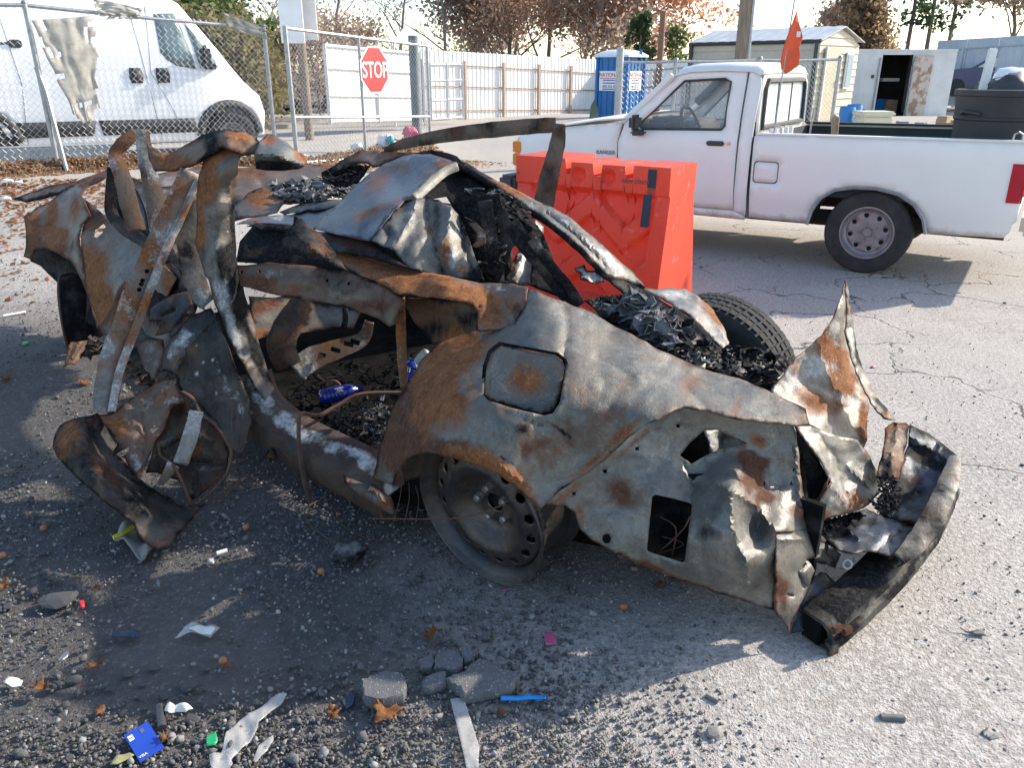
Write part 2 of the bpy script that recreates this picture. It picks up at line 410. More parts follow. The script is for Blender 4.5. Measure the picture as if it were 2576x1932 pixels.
cloth('rag', [fp(.72, 1.97), fp(1.28, 1.90), fp(1.2, 1.78), fp(.75, 1.74)], 'rag', 'crumpled cream rag draped over the fence top rail', 5, amp=.07)
cloth('rag', [fp(2.3, 1.98), fp(2.85, 1.86), fp(2.9, 1.72), fp(2.35, 1.78)], 'rag', 'small pale rag knotted on the rail near the gate', 8, amp=.06)

# concrete kerb beam lying behind the fence
kb = MB(); k0 = PY(-140, 420, 11.0); k1 = PY(300, 412, 11.9)
kb.box(((k0.x + k1.x) / 2, (k0.y + k1.y) / 2, gz(-6, 11) + .11), ((k1 - k0).length, .26, .24), math.atan2(k1.y - k0.y, k1.x - k0.x), .02)
tag(kb.build('kerb_beam', 'concrete', None, False), 'long grey concrete kerb beam on the ground behind the fence', 'kerb')

# ---------------------------------------------------------------- utility poles and boards
def pole(name, u, Y, r, h, label, lean=0.0, m='wood_pole'):
    q = PY(u, 200, Y); g = gz(q.x, Y)
    mb = MB(); mb.tube([(q.x - lean, Y, g - .3), (q.x - lean * .5, Y, g + h * .5), (q.x, Y, g + h)], [r * 1.15, r, r * .9], 12)
    return tag(mb.build(name, m, None, True), label, 'pole'), q, g
pole('utility_pole', 766, 17.5, .085, 9, 'weathered wooden pole carrying white boards behind the gate')
for (u0, u1, v0, v1, lab) in ((709, 752, -70, 108, 'tall white board on the left of the wooden pole'), (762, 788, -60, 100, 'narrow white board on the right of the wooden pole')):
    a = PY(u0, v1, 17.25 if u0 < 740 else 17.75); b_ = PY(u1, v0, a.y)
    tag(MB().span((a.x, a.y - .02, a.z), (b_.x, a.y + .02, b_.z), .006).build('white_board', 'white_paint', None), lab, 'board')
_, q, g = pole('utility_pole', 1853, 15.0, .105, 9, 'tall wooden utility pole with grey conduit behind the pickup cab', -.05)
tag(MB().tube([(q.x + .15, 14.95, g), (q.x + .15, 14.95, g + 9)], .03, 8).build('conduit', 'galv', None, True), 'grey conduit running up beside the tall wooden pole', 'pipe')
q = PY(1652, 250, 24); tag(MB().tube([(q.x, 24, gz(q.x, 24) - .1), (q.x + .03, 24, 3.05)], .085, 10).build('rusty_post', 'rust_steel', None, True), 'slim rusty brown post behind the portable toilet', 'post')

# ---------------------------------------------------------------- white corrugated metal fence
def corr_fence(name, a, b, h, n, label, m, railm, postm='rust_steel', rails=(.16, .51, .82), pitch=.19, amp=.02, h2=None):
    a = Vector(a); b = Vector(b); d = (b - a); L_ = d.length; d /= L_; nrm = Vector((d.y, -d.x, 0)); h2 = h2 or h
    if nrm.y > 0: nrm = -nrm
    root = thing(name, label, 'fence', a)
    for k in range(n):
        mb = MB(); s0 = L_ * k / n; s1 = L_ * (k + 1) / n; cols = []
        s = s0
        while s < s1 - 1e-6:
            for f, o in ((0, 0), (.30, 0), (.36, amp), (.44, amp), (.50, 0)):
                ss = s + f * pitch
                if ss < s1: cols.append((ss, o))
            s += pitch
        cols.append((s1 - .004, 0)); base = len(mb.v)
        for ss, o in cols:
            q = a + d * ss + nrm * o; hh = h + (h2 - h) * ss / L_; zz = a.z + (b.z - a.z) * ss / L_
            mb.v += [Vector((q.x, q.y, zz + .03)), Vector((q.x, q.y, zz + hh + random.uniform(-.004, .004)))]
        for i in range(len(cols) - 1): mb.f.append((2 * i, 2 * i + 2, 2 * i + 3, 2 * i + 1))
        thicken(mb.build('metal_panel', m, root, rel=a), .002)
        for rf in rails:
            hh = (h + (h2 - h) * (k + .5) / n) * rf; q0 = a + d * s0; q1 = a + d * s1
            zz0 = a.z + (b.z - a.z) * k / n; zz1 = a.z + (b.z - a.z) * (k + 1) / n
            MB().tube([q0 + nrm * .05 + Vector((0, 0, zz0 - a.z + hh - 0)), q1 + nrm * .05 + Vector((0, 0, zz1 - a.z + hh))], .022, 4, up=(0, 0, 1)).build('rail', railm, root, rel=a)
    for k in range(n + 1):
        s = L_ * k / n; q = a + d * s + nrm * .11; zz = a.z + (b.z - a.z) * k / n; hh = h + (h2 - h) * k / n
        MB().box((q.x, q.y, zz + hh * .43), (.075, .08, hh * .88), math.atan2(d.y, d.x)).build('post', postm, root, rel=a)
    return root
a = PY(1060, 306, 25.2); b = PY(1500, 288, 32.0)
corr_fence('metal_fence', (a.x, a.y, a.z), (b.x, b.y, b.z), 2.02, 5, 'white corrugated metal fence with rusty posts and rails', 'corr_white', 'fence_steel', 'fence_steel', h2=1.95)
a2 = PY(1506, 288, 32.2); b2 = PY(1790, 292, 30.0)
corr_fence('metal_fence', (a2.x, a2.y, a2.z - .1), (b2.x, b2.y, b2.z), 1.95, 4, 'white corrugated metal fence seen behind the portable toilet', 'corr_white', 'fence_steel', 'fence_steel', h2=1.85)
a3 = PY(2330, 270, 33.0); b3 = PY(2760, 270, 26.5)
corr_fence('metal_fence', (a3.x, a3.y, .25), (b3.x, b3.y, .35), 2.35, 5, 'tall blue grey corrugated fence at the right edge', 'corr_blue', 'corr_blue', 'corr_blue', rails=(.5, .85), pitch=.3)
# white sheet gate behind the stop sign
mat('frame_white', (.70, .70, .70), (.55, .55, .53), 6, .5)
def leaf(name, u0, u1, v0, v1, Y0, Y1, label, sheet=True):
    a = PY(u0, v1, Y0); b = PY(u1, v1 - 6, Y1); top = PY(u0, v0, Y0).z - a.z
    root = thing(name, label, 'gate', a)
    d = (b - a); L_ = Vector((d.x, d.y, 0)).length
    for s in (0, .5, 1): MB().box((d.x * s, d.y * s - .04, d.z * s + top / 2), (.07, .05, top)).build('upright', 'frame_white', root)
    for f in (.03, .36, .7, .97): MB().tube([Vector((0, -.04, top * f)), Vector((d.x, d.y - .04, d.z + top * f))], .035, 4).build('rail', 'frame_white', root)
    if sheet:
        n = int(L_ / .11); mb = MB()
        for i in range(n + 1):
            s = i / n; o = .03 * (i % 2); mb.v += [Vector((d.x * s, d.y * s + o, d.z * s)), Vector((d.x * s, d.y * s + o, d.z * s + top))]
        mb.f = [(2 * i, 2 * i + 2, 2 * i + 3, 2 * i + 1) for i in range(n)]
        thicken(mb.build('metal_sheet', 'corr_white', root), .003)
leaf('sheet_gate', 832, 1060, 108, 312, 19.0, 22.0, 'white sheet metal gate leaf standing behind the stop sign')
leaf('pipe_gate', 1086, 1166, 158, 304, 23.5, 24.4, 'open white pipe frame leaning on the corrugated fence', False)
# pointed white canopy tip behind the gate
cp_ = PY(1018, 66, 24); pts = [PY(985, 106, 23.2), PY(1062, 102, 23.4), PY(1050, 98, 25.5), PY(990, 100, 25.5)]
mb = MB(); mb.add([cp_] + pts, [(0, 1, 2), (0, 2, 3), (0, 3, 4), (0, 4, 1)])
for q in pts: mb.tube([q, (q.x, q.y, gz(q.x, q.y))], .03, 6)
tag(mb.build('canopy_tent', 'white_paint', None), 'pointed white canopy tent top showing over the gate', 'tent')

# chain link stretch behind the pickup
B0 = PY(1553, 300, 12.6); B1_ = Vector((5.2, 13.6, 0))
bf = thing('chain_link_fence', 'chain link fence seen behind the pickup cab and through its windows', 'fence', (B0.x, B0.y, gz(B0.x, B0.y)))
fence_run(bf, [(B0.x, B0.y), (2.45, 12.8), (3.8, 13.2), (5.2, 13.6)], 1.62)
MB().tube([(B0.x, B0.y, 0), (B0.x, B0.y, gz(B0.x, B0.y) + 1.82)], .055, 12).build('corner_post', 'galv', bf, True, rel=bf.location)
MB().tube([(B0.x, B0.y, gz(B0.x, B0.y) + .62), (5.2, 13.6, gz(5.2, 13.6) + .62)], .02, 8).build('rail', 'galv', bf, True, rel=bf.location)
# ---------------------------------------------------------------- portable toilet
mat('toilet_blue', (.015, .16, .42), (.012, .13, .36), 3, .45)
mat('toilet_roof', (.72, .76, .78), (.62, .66, .69), 4, .5)
mat('print_red', (.55, .03, .06)); mat('print_blue', (.08, .09, .28))
q = PY(1556, 302, 26.2); pt = thing('portable_toilet', 'blue portable toilet with white roof and advertising stickers', 'toilet', (q.x, 26.2, q.z), math.radians(-38))
W_, Hh = 1.12, 1.86
mb = MB()
for sx in (-1, 1):
    for sy in (-1, 1): mb.box((sx * W_ * .46, sy * W_ * .46, Hh / 2), (.10, .10, Hh), bev=.02)
mb.build('corner_post', 'toilet_blue', pt)
for k, (ax, s) in enumerate((('x', -1), ('x', 1), ('y', -1), ('y', 1))):
    mb = MB(); n = 5
    for i in range(n):
        c_ = -W_ * .36 + W_ * .72 * i / (n - 1)
        if ax == 'y': mb.box((c_, s * W_ * .452, Hh / 2), (.10, .02, Hh * .92), bev=.004)
        else: mb.box((s * W_ * .452, c_, Hh / 2), (.02, .10, Hh * .92), bev=.004)
    if ax == 'y': mb.box((0, s * W_ * .435, Hh / 2), (W_ * .9, .02, Hh * .98))
    else: mb.box((s * W_ * .435, 0, Hh / 2), (.02, W_ * .9, Hh * .98))
    mb.build('wall_panel', 'toilet_blue', pt)
vs = []
prof = []
mb = MB()
for i in range(9):
    for j in range(9):
        x = -1 + i / 4; y = -1 + j / 4
        mb.v.append(Vector((x * W_ * .54, y * W_ * .54, Hh + .02 + .17 * (1 - max(abs(x), abs(y)) ** 3))))
mb.f = [(i * 9 + j, i * 9 + j + 1, i * 9 + j + 10, i * 9 + j + 9) for i in range(8) for j in range(8)]
mb.box((0, 0, Hh), (W_ * 1.08, W_ * 1.08, .06)); mb.build('roof', 'toilet_roof', pt, True, 35)
MB().tube([(W_ * .48, W_ * .2, Hh - .2), (W_ * .48, W_ * .2, Hh + .18)], .045, 8).build('vent_pipe', 'toilet_blue', pt, True)
def sticker(y, xs, ang, lines):
    pass
# stickers: one on each of the two walls that show
for (loc, rot) in (((-W_ * .02 - .05, -W_ * .47, 1.16), (math.pi / 2, 0, 0)), ((W_ * .47, 0.0, 1.16), (math.pi / 2, 0, math.pi / 2)), ((-W_ * .47, 0.0, 1.16), (math.pi / 2, 0, -math.pi / 2))):
    st = bpy.data.objects.new('sticker', None)
    s_ = MB().box((0, 0, 0), (.72, .56, .006)).build('sticker', 'white_letter', pt); s_.location = loc; s_.rotation_euler = rot
    text_mesh('NATIONAL', .15, 'print_red', s_, (0, .17, .005), (0, 0, 0), 'lettering', .001, .95)
    MB().box((0, .075, .005), (.66, .018, .003)).build('rule', 'print_red', s_)
    text_mesh('800-352-50', .10, 'print_blue', s_, (0, -.16, .005), (0, 0, 0), 'lettering', .001, 1.0)
    for yy in (.02, -.06, -.235): MB().box((0, yy, .005), (.46, .03, .003)).build('small_print', 'print_blue', s_)

# green cone-like board in front of the toilet
q = PY(1494, 303, 24.5); a = q; top = PY(1493, 252, 24.5)
mb = MB(); mb.prism([(-.14, 0), (.14, 0), (.10, .35), (0, .62), (-.11, .4)], .04, Matrix.Translation(q) @ Matrix.Rotation(math.pi / 2, 4, 'X'))
tag(mb.build('green_board', mat('moss_board', (.16, .20, .14), (.10, .13, .09), 5, .8), None), 'dull green board leaning at the foot of the portable toilet', 'board')

# ---------------------------------------------------------------- garden shed
mat('siding', (.52, .46, .37), (.44, .39, .31), 2, .6); mat('siding_end', (.60, .54, .40), (.52, .46, .34), 2, .6)
mat('shed_trim', (.055, .06, .06)); mat('shed_roof', (.62, .60, .56), (.5, .49, .46), 3, .45, .3); mat('shed_door', (.56, .47, .33), (.50, .42, .29), 3, .6)
SC = Vector((7.8, 22.0, .25)); sd = Vector((-.707, .707, 0)); gd2 = Vector((.707, .707, 0))
sh = thing('garden_shed', 'cream siding shed with dark trim and low pitched roof', 'shed', SC)
SL, SW, EH, AP = 3.75, 2.45, 1.98, 2.30
n_s = Vector((-.707, -.707, 0)); n_g = Vector((.707, -.707, 0))
for k in range(10):
    z = k * EH / 10
    vs = [n_s * .03 + Vector((0, 0, z)), sd * SL + n_s * .03 + Vector((0, 0, z)), sd * SL + Vector((0, 0, z + EH / 10)), Vector((0, 0, z + EH / 10)),
          n_s * -.05 + Vector((0, 0, z)), sd * SL + n_s * -.05 + Vector((0, 0, z)), sd * SL + n_s * -.05 + Vector((0, 0, z + EH / 10)), n_s * -.05 + Vector((0, 0, z + EH / 10))]
    F8 = [(0, 1, 2, 3), (4, 7, 6, 5), (0, 4, 5, 1), (3, 2, 6, 7), (0, 3, 7, 4), (1, 5, 6, 2)]
    MB().add(vs, F8).build('siding_board', 'siding', sh)
for k in range(12):
    z = k * .19; zz = z + .19
    def half(z_): return (SW / 2) if z_ <= EH else max(.02, (SW / 2) * (AP - z_) / (AP - EH))
    if z > AP - .02: break
    zz = min(zz, AP)
    vs = []
    for off in (0.03, -.05):
        o0 = n_g * off; o1 = n_g * min(off, 0)
        vs += [gd2 * (SW / 2 - half(z)) + o0 + Vector((0, 0, z)), gd2 * (SW / 2 + half(z)) + o0 + Vector((0, 0, z)), gd2 * (SW / 2 + half(zz)) + o1 + Vector((0, 0, zz)), gd2 * (SW / 2 - half(zz)) + o1 + Vector((0, 0, zz))]
    MB().add(vs, F8).build('siding_board', 'siding_end', sh)
for base in (Vector((0, 0, 0)), sd * SL):
    MB().box(base + n_s * .04 + Vector((0, 0, EH / 2)), (.10, .10, EH), math.radians(45)).build('corner_trim', 'shed_trim', sh)
MB().tube([n_s * .07 + n_g * .1 + Vector((0, 0, EH)), sd * (SL + .05) + n_s * .07 + Vector((0, 0, EH))], .05, 4).build('eave_trim', 'shed_trim', sh)
for side in (0, 1):
    e0 = gd2 * (SW * side) + (gd2 * .08 if side else gd2 * -.08); ap = gd2 * SW / 2
    vs = [e0 + n_g * .12 + Vector((0, 0, EH + .01)), e0 + sd * (SL + .1) + Vector((0, 0, EH + .01)), ap + sd * (SL + .1) + Vector((0, 0, AP + .05)), ap + n_g * .12 + Vector((0, 0, AP + .05))]
    nn = 22; mb = MB()
    for i in range(nn + 1):
        t = i / nn; o = .018 if i % 2 else 0
        mb.v += [vs[0].lerp(vs[1], t) + Vector((0, 0, o)), vs[3].lerp(vs[2], t) + Vector((0, 0, o))]
    mb.f = [(2 * i, 2 * i + 2, 2 * i + 3, 2 * i + 1) for i in range(nn)]
    thicken(mb.build('roof_panel', 'shed_roof', sh), .02)
dr = MB().box(gd2 * .78 + n_g * .06 + Vector((0, 0, .93)), (.86, .05, 1.84), math.radians(45)).build('door', 'shed_door', sh)
MB().box(gd2 * .36 + n_g * .09 + Vector((0, 0, .93)), (.06, .04, 1.86), math.radians(45)).build('door_frame', 'frame_white', sh)
wi = MB().box(gd2 * 1.86 + n_g * .06 + Vector((0, 0, 1.28)), (.42, .04, .92), math.radians(45)).build('window', 'frame_white', sh)
MB().box(gd2 * 1.86 + n_g * .085 + Vector((0, 0, 1.28)), (.32, .02, .80), math.radians(45)).build('pane', 'far_glass', wi)
MB().box(gd2 * 1.16 + n_g * .12 + Vector((0, 0, 1.0)), (.05, .05, .12), math.radians(45)).build('handle', 'shed_trim', dr)

# ---------------------------------------------------------------- white box trailer with open door
mat('trailer_white', (.72, .72, .71), (.62, .61, .58), 2, .5, c3=(.42, .34, .26), s3=4, lo3=.64, hi3=.78)
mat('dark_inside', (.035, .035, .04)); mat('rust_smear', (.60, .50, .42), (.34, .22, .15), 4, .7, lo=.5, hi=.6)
T0 = PY(2120, 296, 26.0); T1 = PY(2376, 290, 26.0); TT = PY(2390, 126, 26.0).z
tr = thing('box_trailer', 'white box trailer with its end door standing open', 'trailer', (T0.x, 26.0, T0.z))
rel = Vector((T0.x, 26.0, T0.z)); th = TT - T0.z
def tb(u0, u1, z0, z1, y0=0.0, y1=.05):
    x0 = PY(u0, 200, 26).x - T0.x; x1 = PY(u1, 200, 26).x - T0.x; return MB().span((x0, y0, z0), (x1, y1, z1), .006)
tb(2120, 2212, 0, th).build('wall_panel', 'trailer_white', tr); tb(2289, 2396, 0, th).build('wall_panel', 'trailer_white', tr)
tb(2212, 2289, th - .12, th).build('door_header', 'trailer_white', tr); tb(2205, 2300, -.06, .03).build('door_sill', 'frame_white', tr)
tb(2120, 2396, th - .03, th + .04, -.03, 3.0).build('roof', 'trailer_white', tr)
tb(2120, 2130, 0, th, .05, 3).build('wall_panel', 'trailer_white', tr); tb(2390, 2396, 0, th, .05, 3).build('wall_panel', 'trailer_white', tr)
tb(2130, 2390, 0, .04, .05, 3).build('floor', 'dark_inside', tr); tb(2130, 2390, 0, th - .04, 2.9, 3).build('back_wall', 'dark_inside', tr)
dr = tb(2291, 2336, .02, th - .14, -.09, -.04).build('door', 'rust_smear', tr)
for z in (.25, .8, 1.5): tb(2286, 2293, z, z + .08, -.11, -.05).build('hinge', 'galv', dr)
tb(2288, 2291, .1, th - .2, -.1, -.06).build('lock_rod', 'galv', tr); tb(2204, 2208, .1, th - .2, -.06, -.02).build('lock_rod', 'galv', tr)
tb(2190, 2197, 1.15, 1.25, -.03, 0).build('latch', 'shed_trim', tr)
for u in (2170, 2350): MB().lathe([(.0, -.1), (.3, -.1), (.34, -.05), (.34, .05), (.3, .1), (0, .1)], 20, Matrix.Translation((PY(u, 200, 26).x - T0.x, .5, -.02)) @ Matrix.Rotation(math.pi / 2, 4, 'X')).build('wheel', 'tyre', tr, True)
for (u, z, sx, sz, m, lab) in ((2222, .3, .3, .45, 'toilet_blue', 'blue box just inside the trailer door'), (2252, .25, .4, .5, 'wood_cut', 'tan crate inside the trailer doorway'), (2240, 1.1, .6, .1, 'frame_white', 'pale shelf board inside the trailer')):
    x = PY(u, 200, 27).x; tag(MB().box((x, 27.2, T0.z + z), (sx, .4, sz), .2, .02).build('stored_box' if 'shelf' not in lab else 'shelf_board', m, None), lab, 'box')

# barrels, bin, junk near the trailer
mat('drum_blue', (.03, .22, .52), (.025, .18, .44), 4, .45)
def drum(u, Y, r, h, m, label):
    q = PY(u, 250, Y); g = gz(q.x, Y); root = thing('barrel', label, 'barrel', (q.x, Y, g))
    pr = [(0, 0), (r * .94, 0), (r, .03), (r * .97, h * .3), (r * 1.02, h * .33), (r * .97, h * .36), (r * .97, h * .64), (r * 1.02, h * .67), (r * .97, h * .7), (r, h - .04), (r * .93, h)]
    MB().lathe(pr, 24).build('shell', m, root, True, 40); MB().lathe([(0, h - .015), (r * .93, h - .015), (r * .95, h + .004), (r * .93, h + .004)], 24).build('lid', m, root, True, 40)
drum(2136, 16.0, .145, .74, 'drum_blue', 'bright blue plastic barrel next to the shed, left one of two')
drum(2153, 16.6, .145, .74, 'drum_blue', 'bright blue plastic barrel next to the white bin, right one of two')
drum(2163, 17.2, .15, .60, 'black_plastic', 'dark barrel half hidden behind the blue ones')
q = PY(2195, 300, 15.6); g = gz(q.x, 15.6)
bt = thing('storage_bin', 'cream plastic storage bin with lid beside blue barrels', 'bin', (q.x, 15.6, g))
mb = MB(); mb.v = [Vector(p) for p in ((-.24, -.2, 0), (.24, -.2, 0), (.24, .2, 0), (-.24, .2, 0), (-.28, -.23, .60), (.28, -.23, .60), (.28, .23, .60), (-.28, .23, .60))]
mb.f = [(3, 2, 1, 0), (4, 5, 6, 7), (0, 1, 5, 4), (1, 2, 6, 5), (2, 3, 7, 6), (3, 0, 4, 7)]
cb = mat('cream_plastic', (.72, .66, .48), (.66, .60, .43), 4, .5); mb.build('tub', cb, bt, bev=.02); MB().box((0, 0, .65), (.62, .52, .09), bev=.03).build('lid', cb, bt)
for k, (u, Y, sx, sz, m, lab) in enumerate(((2255, 19, .7, .12, 'rust_steel', 'low rusty scrap heap in front of the trailer'), (2300, 18, .5, .2, 'concrete', 'grey rubble block below the trailer door'), (2285, 16.4, .3, .13, 'red_sign', 'red bucket lid on the ground by the trailer'), (2375, 18, .5, .25, 'wood_cut', 'brown timber offcuts at the trailer corner'))):
    q = PY(u, 300, Y); mb = MB(); r_ = random.Random(k)
    for i in range(7): mb.box((q.x + r_.uniform(-.5, .5) * sx, Y + r_.uniform(-.2, .2), gz(q.x, Y) + sz * r_.uniform(.1, 1.6)), (sx * r_.uniform(.3, .8), .2, sz * r_.uniform(.3, .7)), r_.uniform(-1, 1), .01)
    tag(mb.build('scrap_heap', m, None), lab, 'scrap')

# ---------------------------------------------------------------- far parked vehicles
mat('car_silver', (.45, .46, .48), (.40, .41, .43), 3, .3, .5); mat('car_navy', (.03, .045, .12), (.03, .04, .1), 3, .25, .2); mat('car_tan', (.46, .40, .30), (.4, .34, .25), 3, .4)
def far_car(name, u, v, Y, m, label, L_=4.3, rz=0.2, kind='sedan', lift=0.0):
    q = PY(u, v, Y); root = thing(name, label, 'car', (q.x, Y, gz(q.x, Y) + lift), rz)
    if kind == 'sedan': prof = [(-2.15, .3), (-2.15, .75), (-1.6, .92), (-.95, .98), (-.35, 1.38), (.55, 1.40), (1.15, .98), (1.95, .88), (2.15, .7), (2.15, .3)]
    else: prof = [(-2.15, .35), (-2.15, .95), (-.5, .98), (-.45, 1.6), (.55, 1.62), (1.05, 1.1), (1.95, 1.02), (2.15, .85), (2.15, .35)]
    prof = [(x * L_ / 4.3, z) for x, z in prof]
    MB().prism(prof, 1.7, Matrix.Translation((0, .85, 0)) @ Matrix.Rotation(math.pi / 2, 4, 'X')).build('body', m, root, bev=.06)
    win = [(-.75, 1.0), (-.3, 1.31), (.5, 1.33), (.95, 1.0)] if kind == 'sedan' else [(-.35, 1.1), (-.35, 1.5), (.5, 1.52), (.85, 1.12)]
    for y in (-.87, .87): MB().prism(win, .02, Matrix.Translation((0, y + .01, 0)) @ Matrix.Rotation(math.pi / 2, 4, 'X')).build('window', 'far_glass', root)
    for x in (-1.35, 1.35):
        for y in (-.8, .8):
            MB().lathe([(0, -.1), (.2, -.1), (.31, -.08), (.31, .08), (.2, .1), (0, .1)], 16, Matrix.Translation((x, y, .31)) @ Matrix.Rotation(math.pi / 2, 4, 'X')).build('wheel', 'tyre', root, True, 40)
far_car('parked_car', 648, 283, 30, 'car_silver', 'silver car parked far off behind the fence, nearer the van', rz=.5)
far_car('parked_car', 712, 280, 32, 'car_navy', 'dark car parked far off behind the fence, nearer the gate', rz=.3)
far_car('parked_car', 2500, 262, 31, 'car_navy', 'dark blue car raised beyond the grey can of the pickup', rz=-.5, lift=.55)
far_car('parked_car', 2540, 236, 34, 'car_tan', 'tan pickup parked in front of the blue grey fence', rz=-.4, kind='truck', lift=.5)
far_car('parked_car', 2440, 268, 35, 'car_silver', 'pale silver car parked next to the trailer', rz=.9)
# low white building strip far left behind the fence
q0 = PY(615, 276, 45); q1 = PY(1010, 276, 45); tag(MB().span((q0.x, 45, 0), (q1.x, 48, q0.z + 1.0), .02).build('low_wall', 'white_paint', None), 'low white wall far behind the gate', 'wall')
# ---------------------------------------------------------------- trees and shrubs
def leafmat(name, c1, c2, c3):
    m, N, L, b = newmat(name); vec = tcoord(N, L, 'Object')
    n = ntex(N, L, vec, .9, 4, .7); n2 = ntex(N, L, vec, 6, 2, .7)
    col = mix(N, L, ramp(N, L, n, .36, .64), c1, c2); col = mix(N, L, ramp(N, L, n2, .5, .68), col, c3)
    L.new(col, b.inputs['Base Color']); b.inputs['Roughness'].default_value = .75; b.inputs['Specular IOR Level'].default_value = .2
    t = N.new('ShaderNodeBsdfTranslucent'); L.new(col, t.inputs[0]); ms = N.new('ShaderNodeMixShader'); ms.inputs[0].default_value = .6
    L.new(b.outputs[0], ms.inputs[1]); L.new(t.outputs[0], ms.inputs[2]); L.new(ms.outputs[0], N['Material Output'].inputs[0])
leafmat('leaf_russet', (.50, .30, .22), (.36, .24, .18), (.58, .38, .27))
leafmat('leaf_brown', (.44, .33, .26), (.32, .25, .20), (.52, .40, .31))
leafmat('leaf_orange', (.62, .27, .15), (.46, .22, .13), (.68, .36, .20))
leafmat('leaf_tan', (.34, .24, .15), (.25, .18, .11), (.42, .30, .19))
leafmat('leaf_green', (.13, .19, .06), (.08, .13, .045), (.21, .25, .09))
leafmat('leaf_pine', (.075, .115, .055), (.05, .08, .04), (.13, .17, .08))
leafmat('leaf_scrub', (.30, .24, .145), (.20, .175, .095), (.20, .22, .09))
def leaf_cloud(centers, radii, per, size, r):
    cs = np.repeat(np.array(centers), per, 0); rr = np.repeat(np.array(radii), per)[:, None]
    off = r.normal(0, .5, (len(cs), 3)) * rr * np.array([1, 1, .8]); p = cs + off; n = len(p)
    a = r.normal(0, 1, (n, 3)); a /= np.linalg.norm(a, axis=1)[:, None]; b = np.cross(a, r.normal(0, 1, (n, 3))); b /= np.linalg.norm(b, axis=1)[:, None]
    s = size * r.uniform(.6, 1.5, (n, 1)); w = s * .55
    co = np.stack([p - a * s, p + b * w, p + a * s, p - b * w], 1).reshape(-1, 3)
    return co, np.arange(n * 4).reshape(n, 4)
def make_tree(name, x, y, h, label, leafm, seed, spread=.45, first=.28, r0=None, levels=3, per=10, size=.10, lr=.55, group=None, barkm='bark', kids=(5, 8), dense=1.0, cat='tree', upw=.35, dz=0.0):
    rd = random.Random(seed); r = np.random.default_rng(seed); g = gz(x, y) + dz; root = thing(name, label, cat, (x, y, g), 0, group)
    r0 = r0 or h * .016; tips = []; trunk = MB(); br = MB()
    def branch(p, d, ln, rad, lev):
        n = 5 if lev else 8; path = [p]; q = p.copy(); dd = d.copy()
        for i in range(n):
            dd = (dd + Vector((rd.gauss(0, .13), rd.gauss(0, .13), rd.gauss(0, .08) + (.05 if lev else 0)))).normalized(); q = q + dd * (ln / n); path.append(q.copy())
        rs = [max(.006, rad * (1 - .72 * i / n)) for i in range(n + 1)]
        (br if lev else trunk).tube(path, rs, 7 if lev == 0 else (5 if lev == 1 else 3), caps=False)
        if lev >= levels: tips.append(path[-1]); tips.append(path[-2]); return
        k = rd.randint(*kids) + (5 if lev == 0 else 0)
        for j in range(k):
            t = (first + (1 - first) * (j + rd.random()) / k) if lev == 0 else rd.uniform(.25, 1)
            i = min(n - 1, int(t * n)); pp = path[i].lerp(path[i + 1], t * n - i)
            ax = (path[i + 1] - path[i]).normalized(); side = Vector((rd.gauss(0, 1), rd.gauss(0, 1), rd.gauss(0, .35) + upw)); side = (side - ax * side.dot(ax) * .6).normalized()
            nd = (ax * rd.uniform(.35, .8) + side).normalized(); nl = ln * (spread * (1.15 - .6 * t) if lev == 0 else rd.uniform(.35, .6))
            branch(pp, nd, nl, rs[i] * rd.uniform(.4, .6), lev + 1)
        if lev: tips.append(path[-1])
    branch(Vector((0, 0, -.2)), Vector((0, 0, 1)), h * .95, r0, 0)
    trunk.build('trunk', barkm, root, True, 80); br.build('branches', barkm, root, True, 80)
    if leafm:
        keep = [t for t in tips if rd.random() < dense]
        co, fa = leaf_cloud([tuple(t) for t in keep], [lr] * len(keep), per, size, r); tag(link('crown', np_mesh('crown', co, fa), leafm, root), kind='stuff') if False else link('crown', np_mesh('crown', co, fa), leafm, root)
    return root
def make_conifer(name, x, y, h, label, seed, leafm='leaf_pine', base=.12, rad=.24, whorls=15, per=8, size=.11, open_=False, group=None):
    rd = random.Random(seed); r = np.random.default_rng(seed); root = thing(name, label, 'tree', (x, y, gz(x, y)), 0, group)
    MB().tube([(0, 0, -.2), (rd.gauss(0, .05), 0, h * .5), (rd.gauss(0, .08), 0, h)], [h * .016, h * .011, .02], 8, caps=False).build('trunk', 'bark', root, True, 80)
    br = MB(); cs = []
    for k in range(whorls):
        t = base + (1 - base) * k / whorls; z = h * t
        for j in range(rd.randint(3, 6)):
            if open_ and rd.random() < .3: continue
            a = rd.uniform(0, 6.28); ln = h * rad * ((1 - t) ** .75 + .06) * rd.uniform(.6, 1.15)
            e = Vector((math.cos(a) * ln, math.sin(a) * ln, z + ln * rd.uniform(-.1, .35))); s = Vector((0, 0, z)); br.tube([s, s.lerp(e, .5) + Vector((0, 0, -.04 * ln)), e], [.03, .02, .008], 3, caps=False)
            m = max(2, int(ln / .22))
            for i in range(m): cs.append(tuple(s.lerp(e, (.35 if not open_ else .6) + (.65 if not open_ else .4) * (i + rd.random()) / m)))
    br.build('branches', 'bark', root, True, 80)
    co, fa = leaf_cloud(cs, [.26 if not open_ else .34] * len(cs), per, size, r); link('crown', np_mesh('crown', co, fa), leafm, root); return root
def at(u, Y): return PY(u, 200, Y).x
G1 = 'autumn trees behind the white fence'
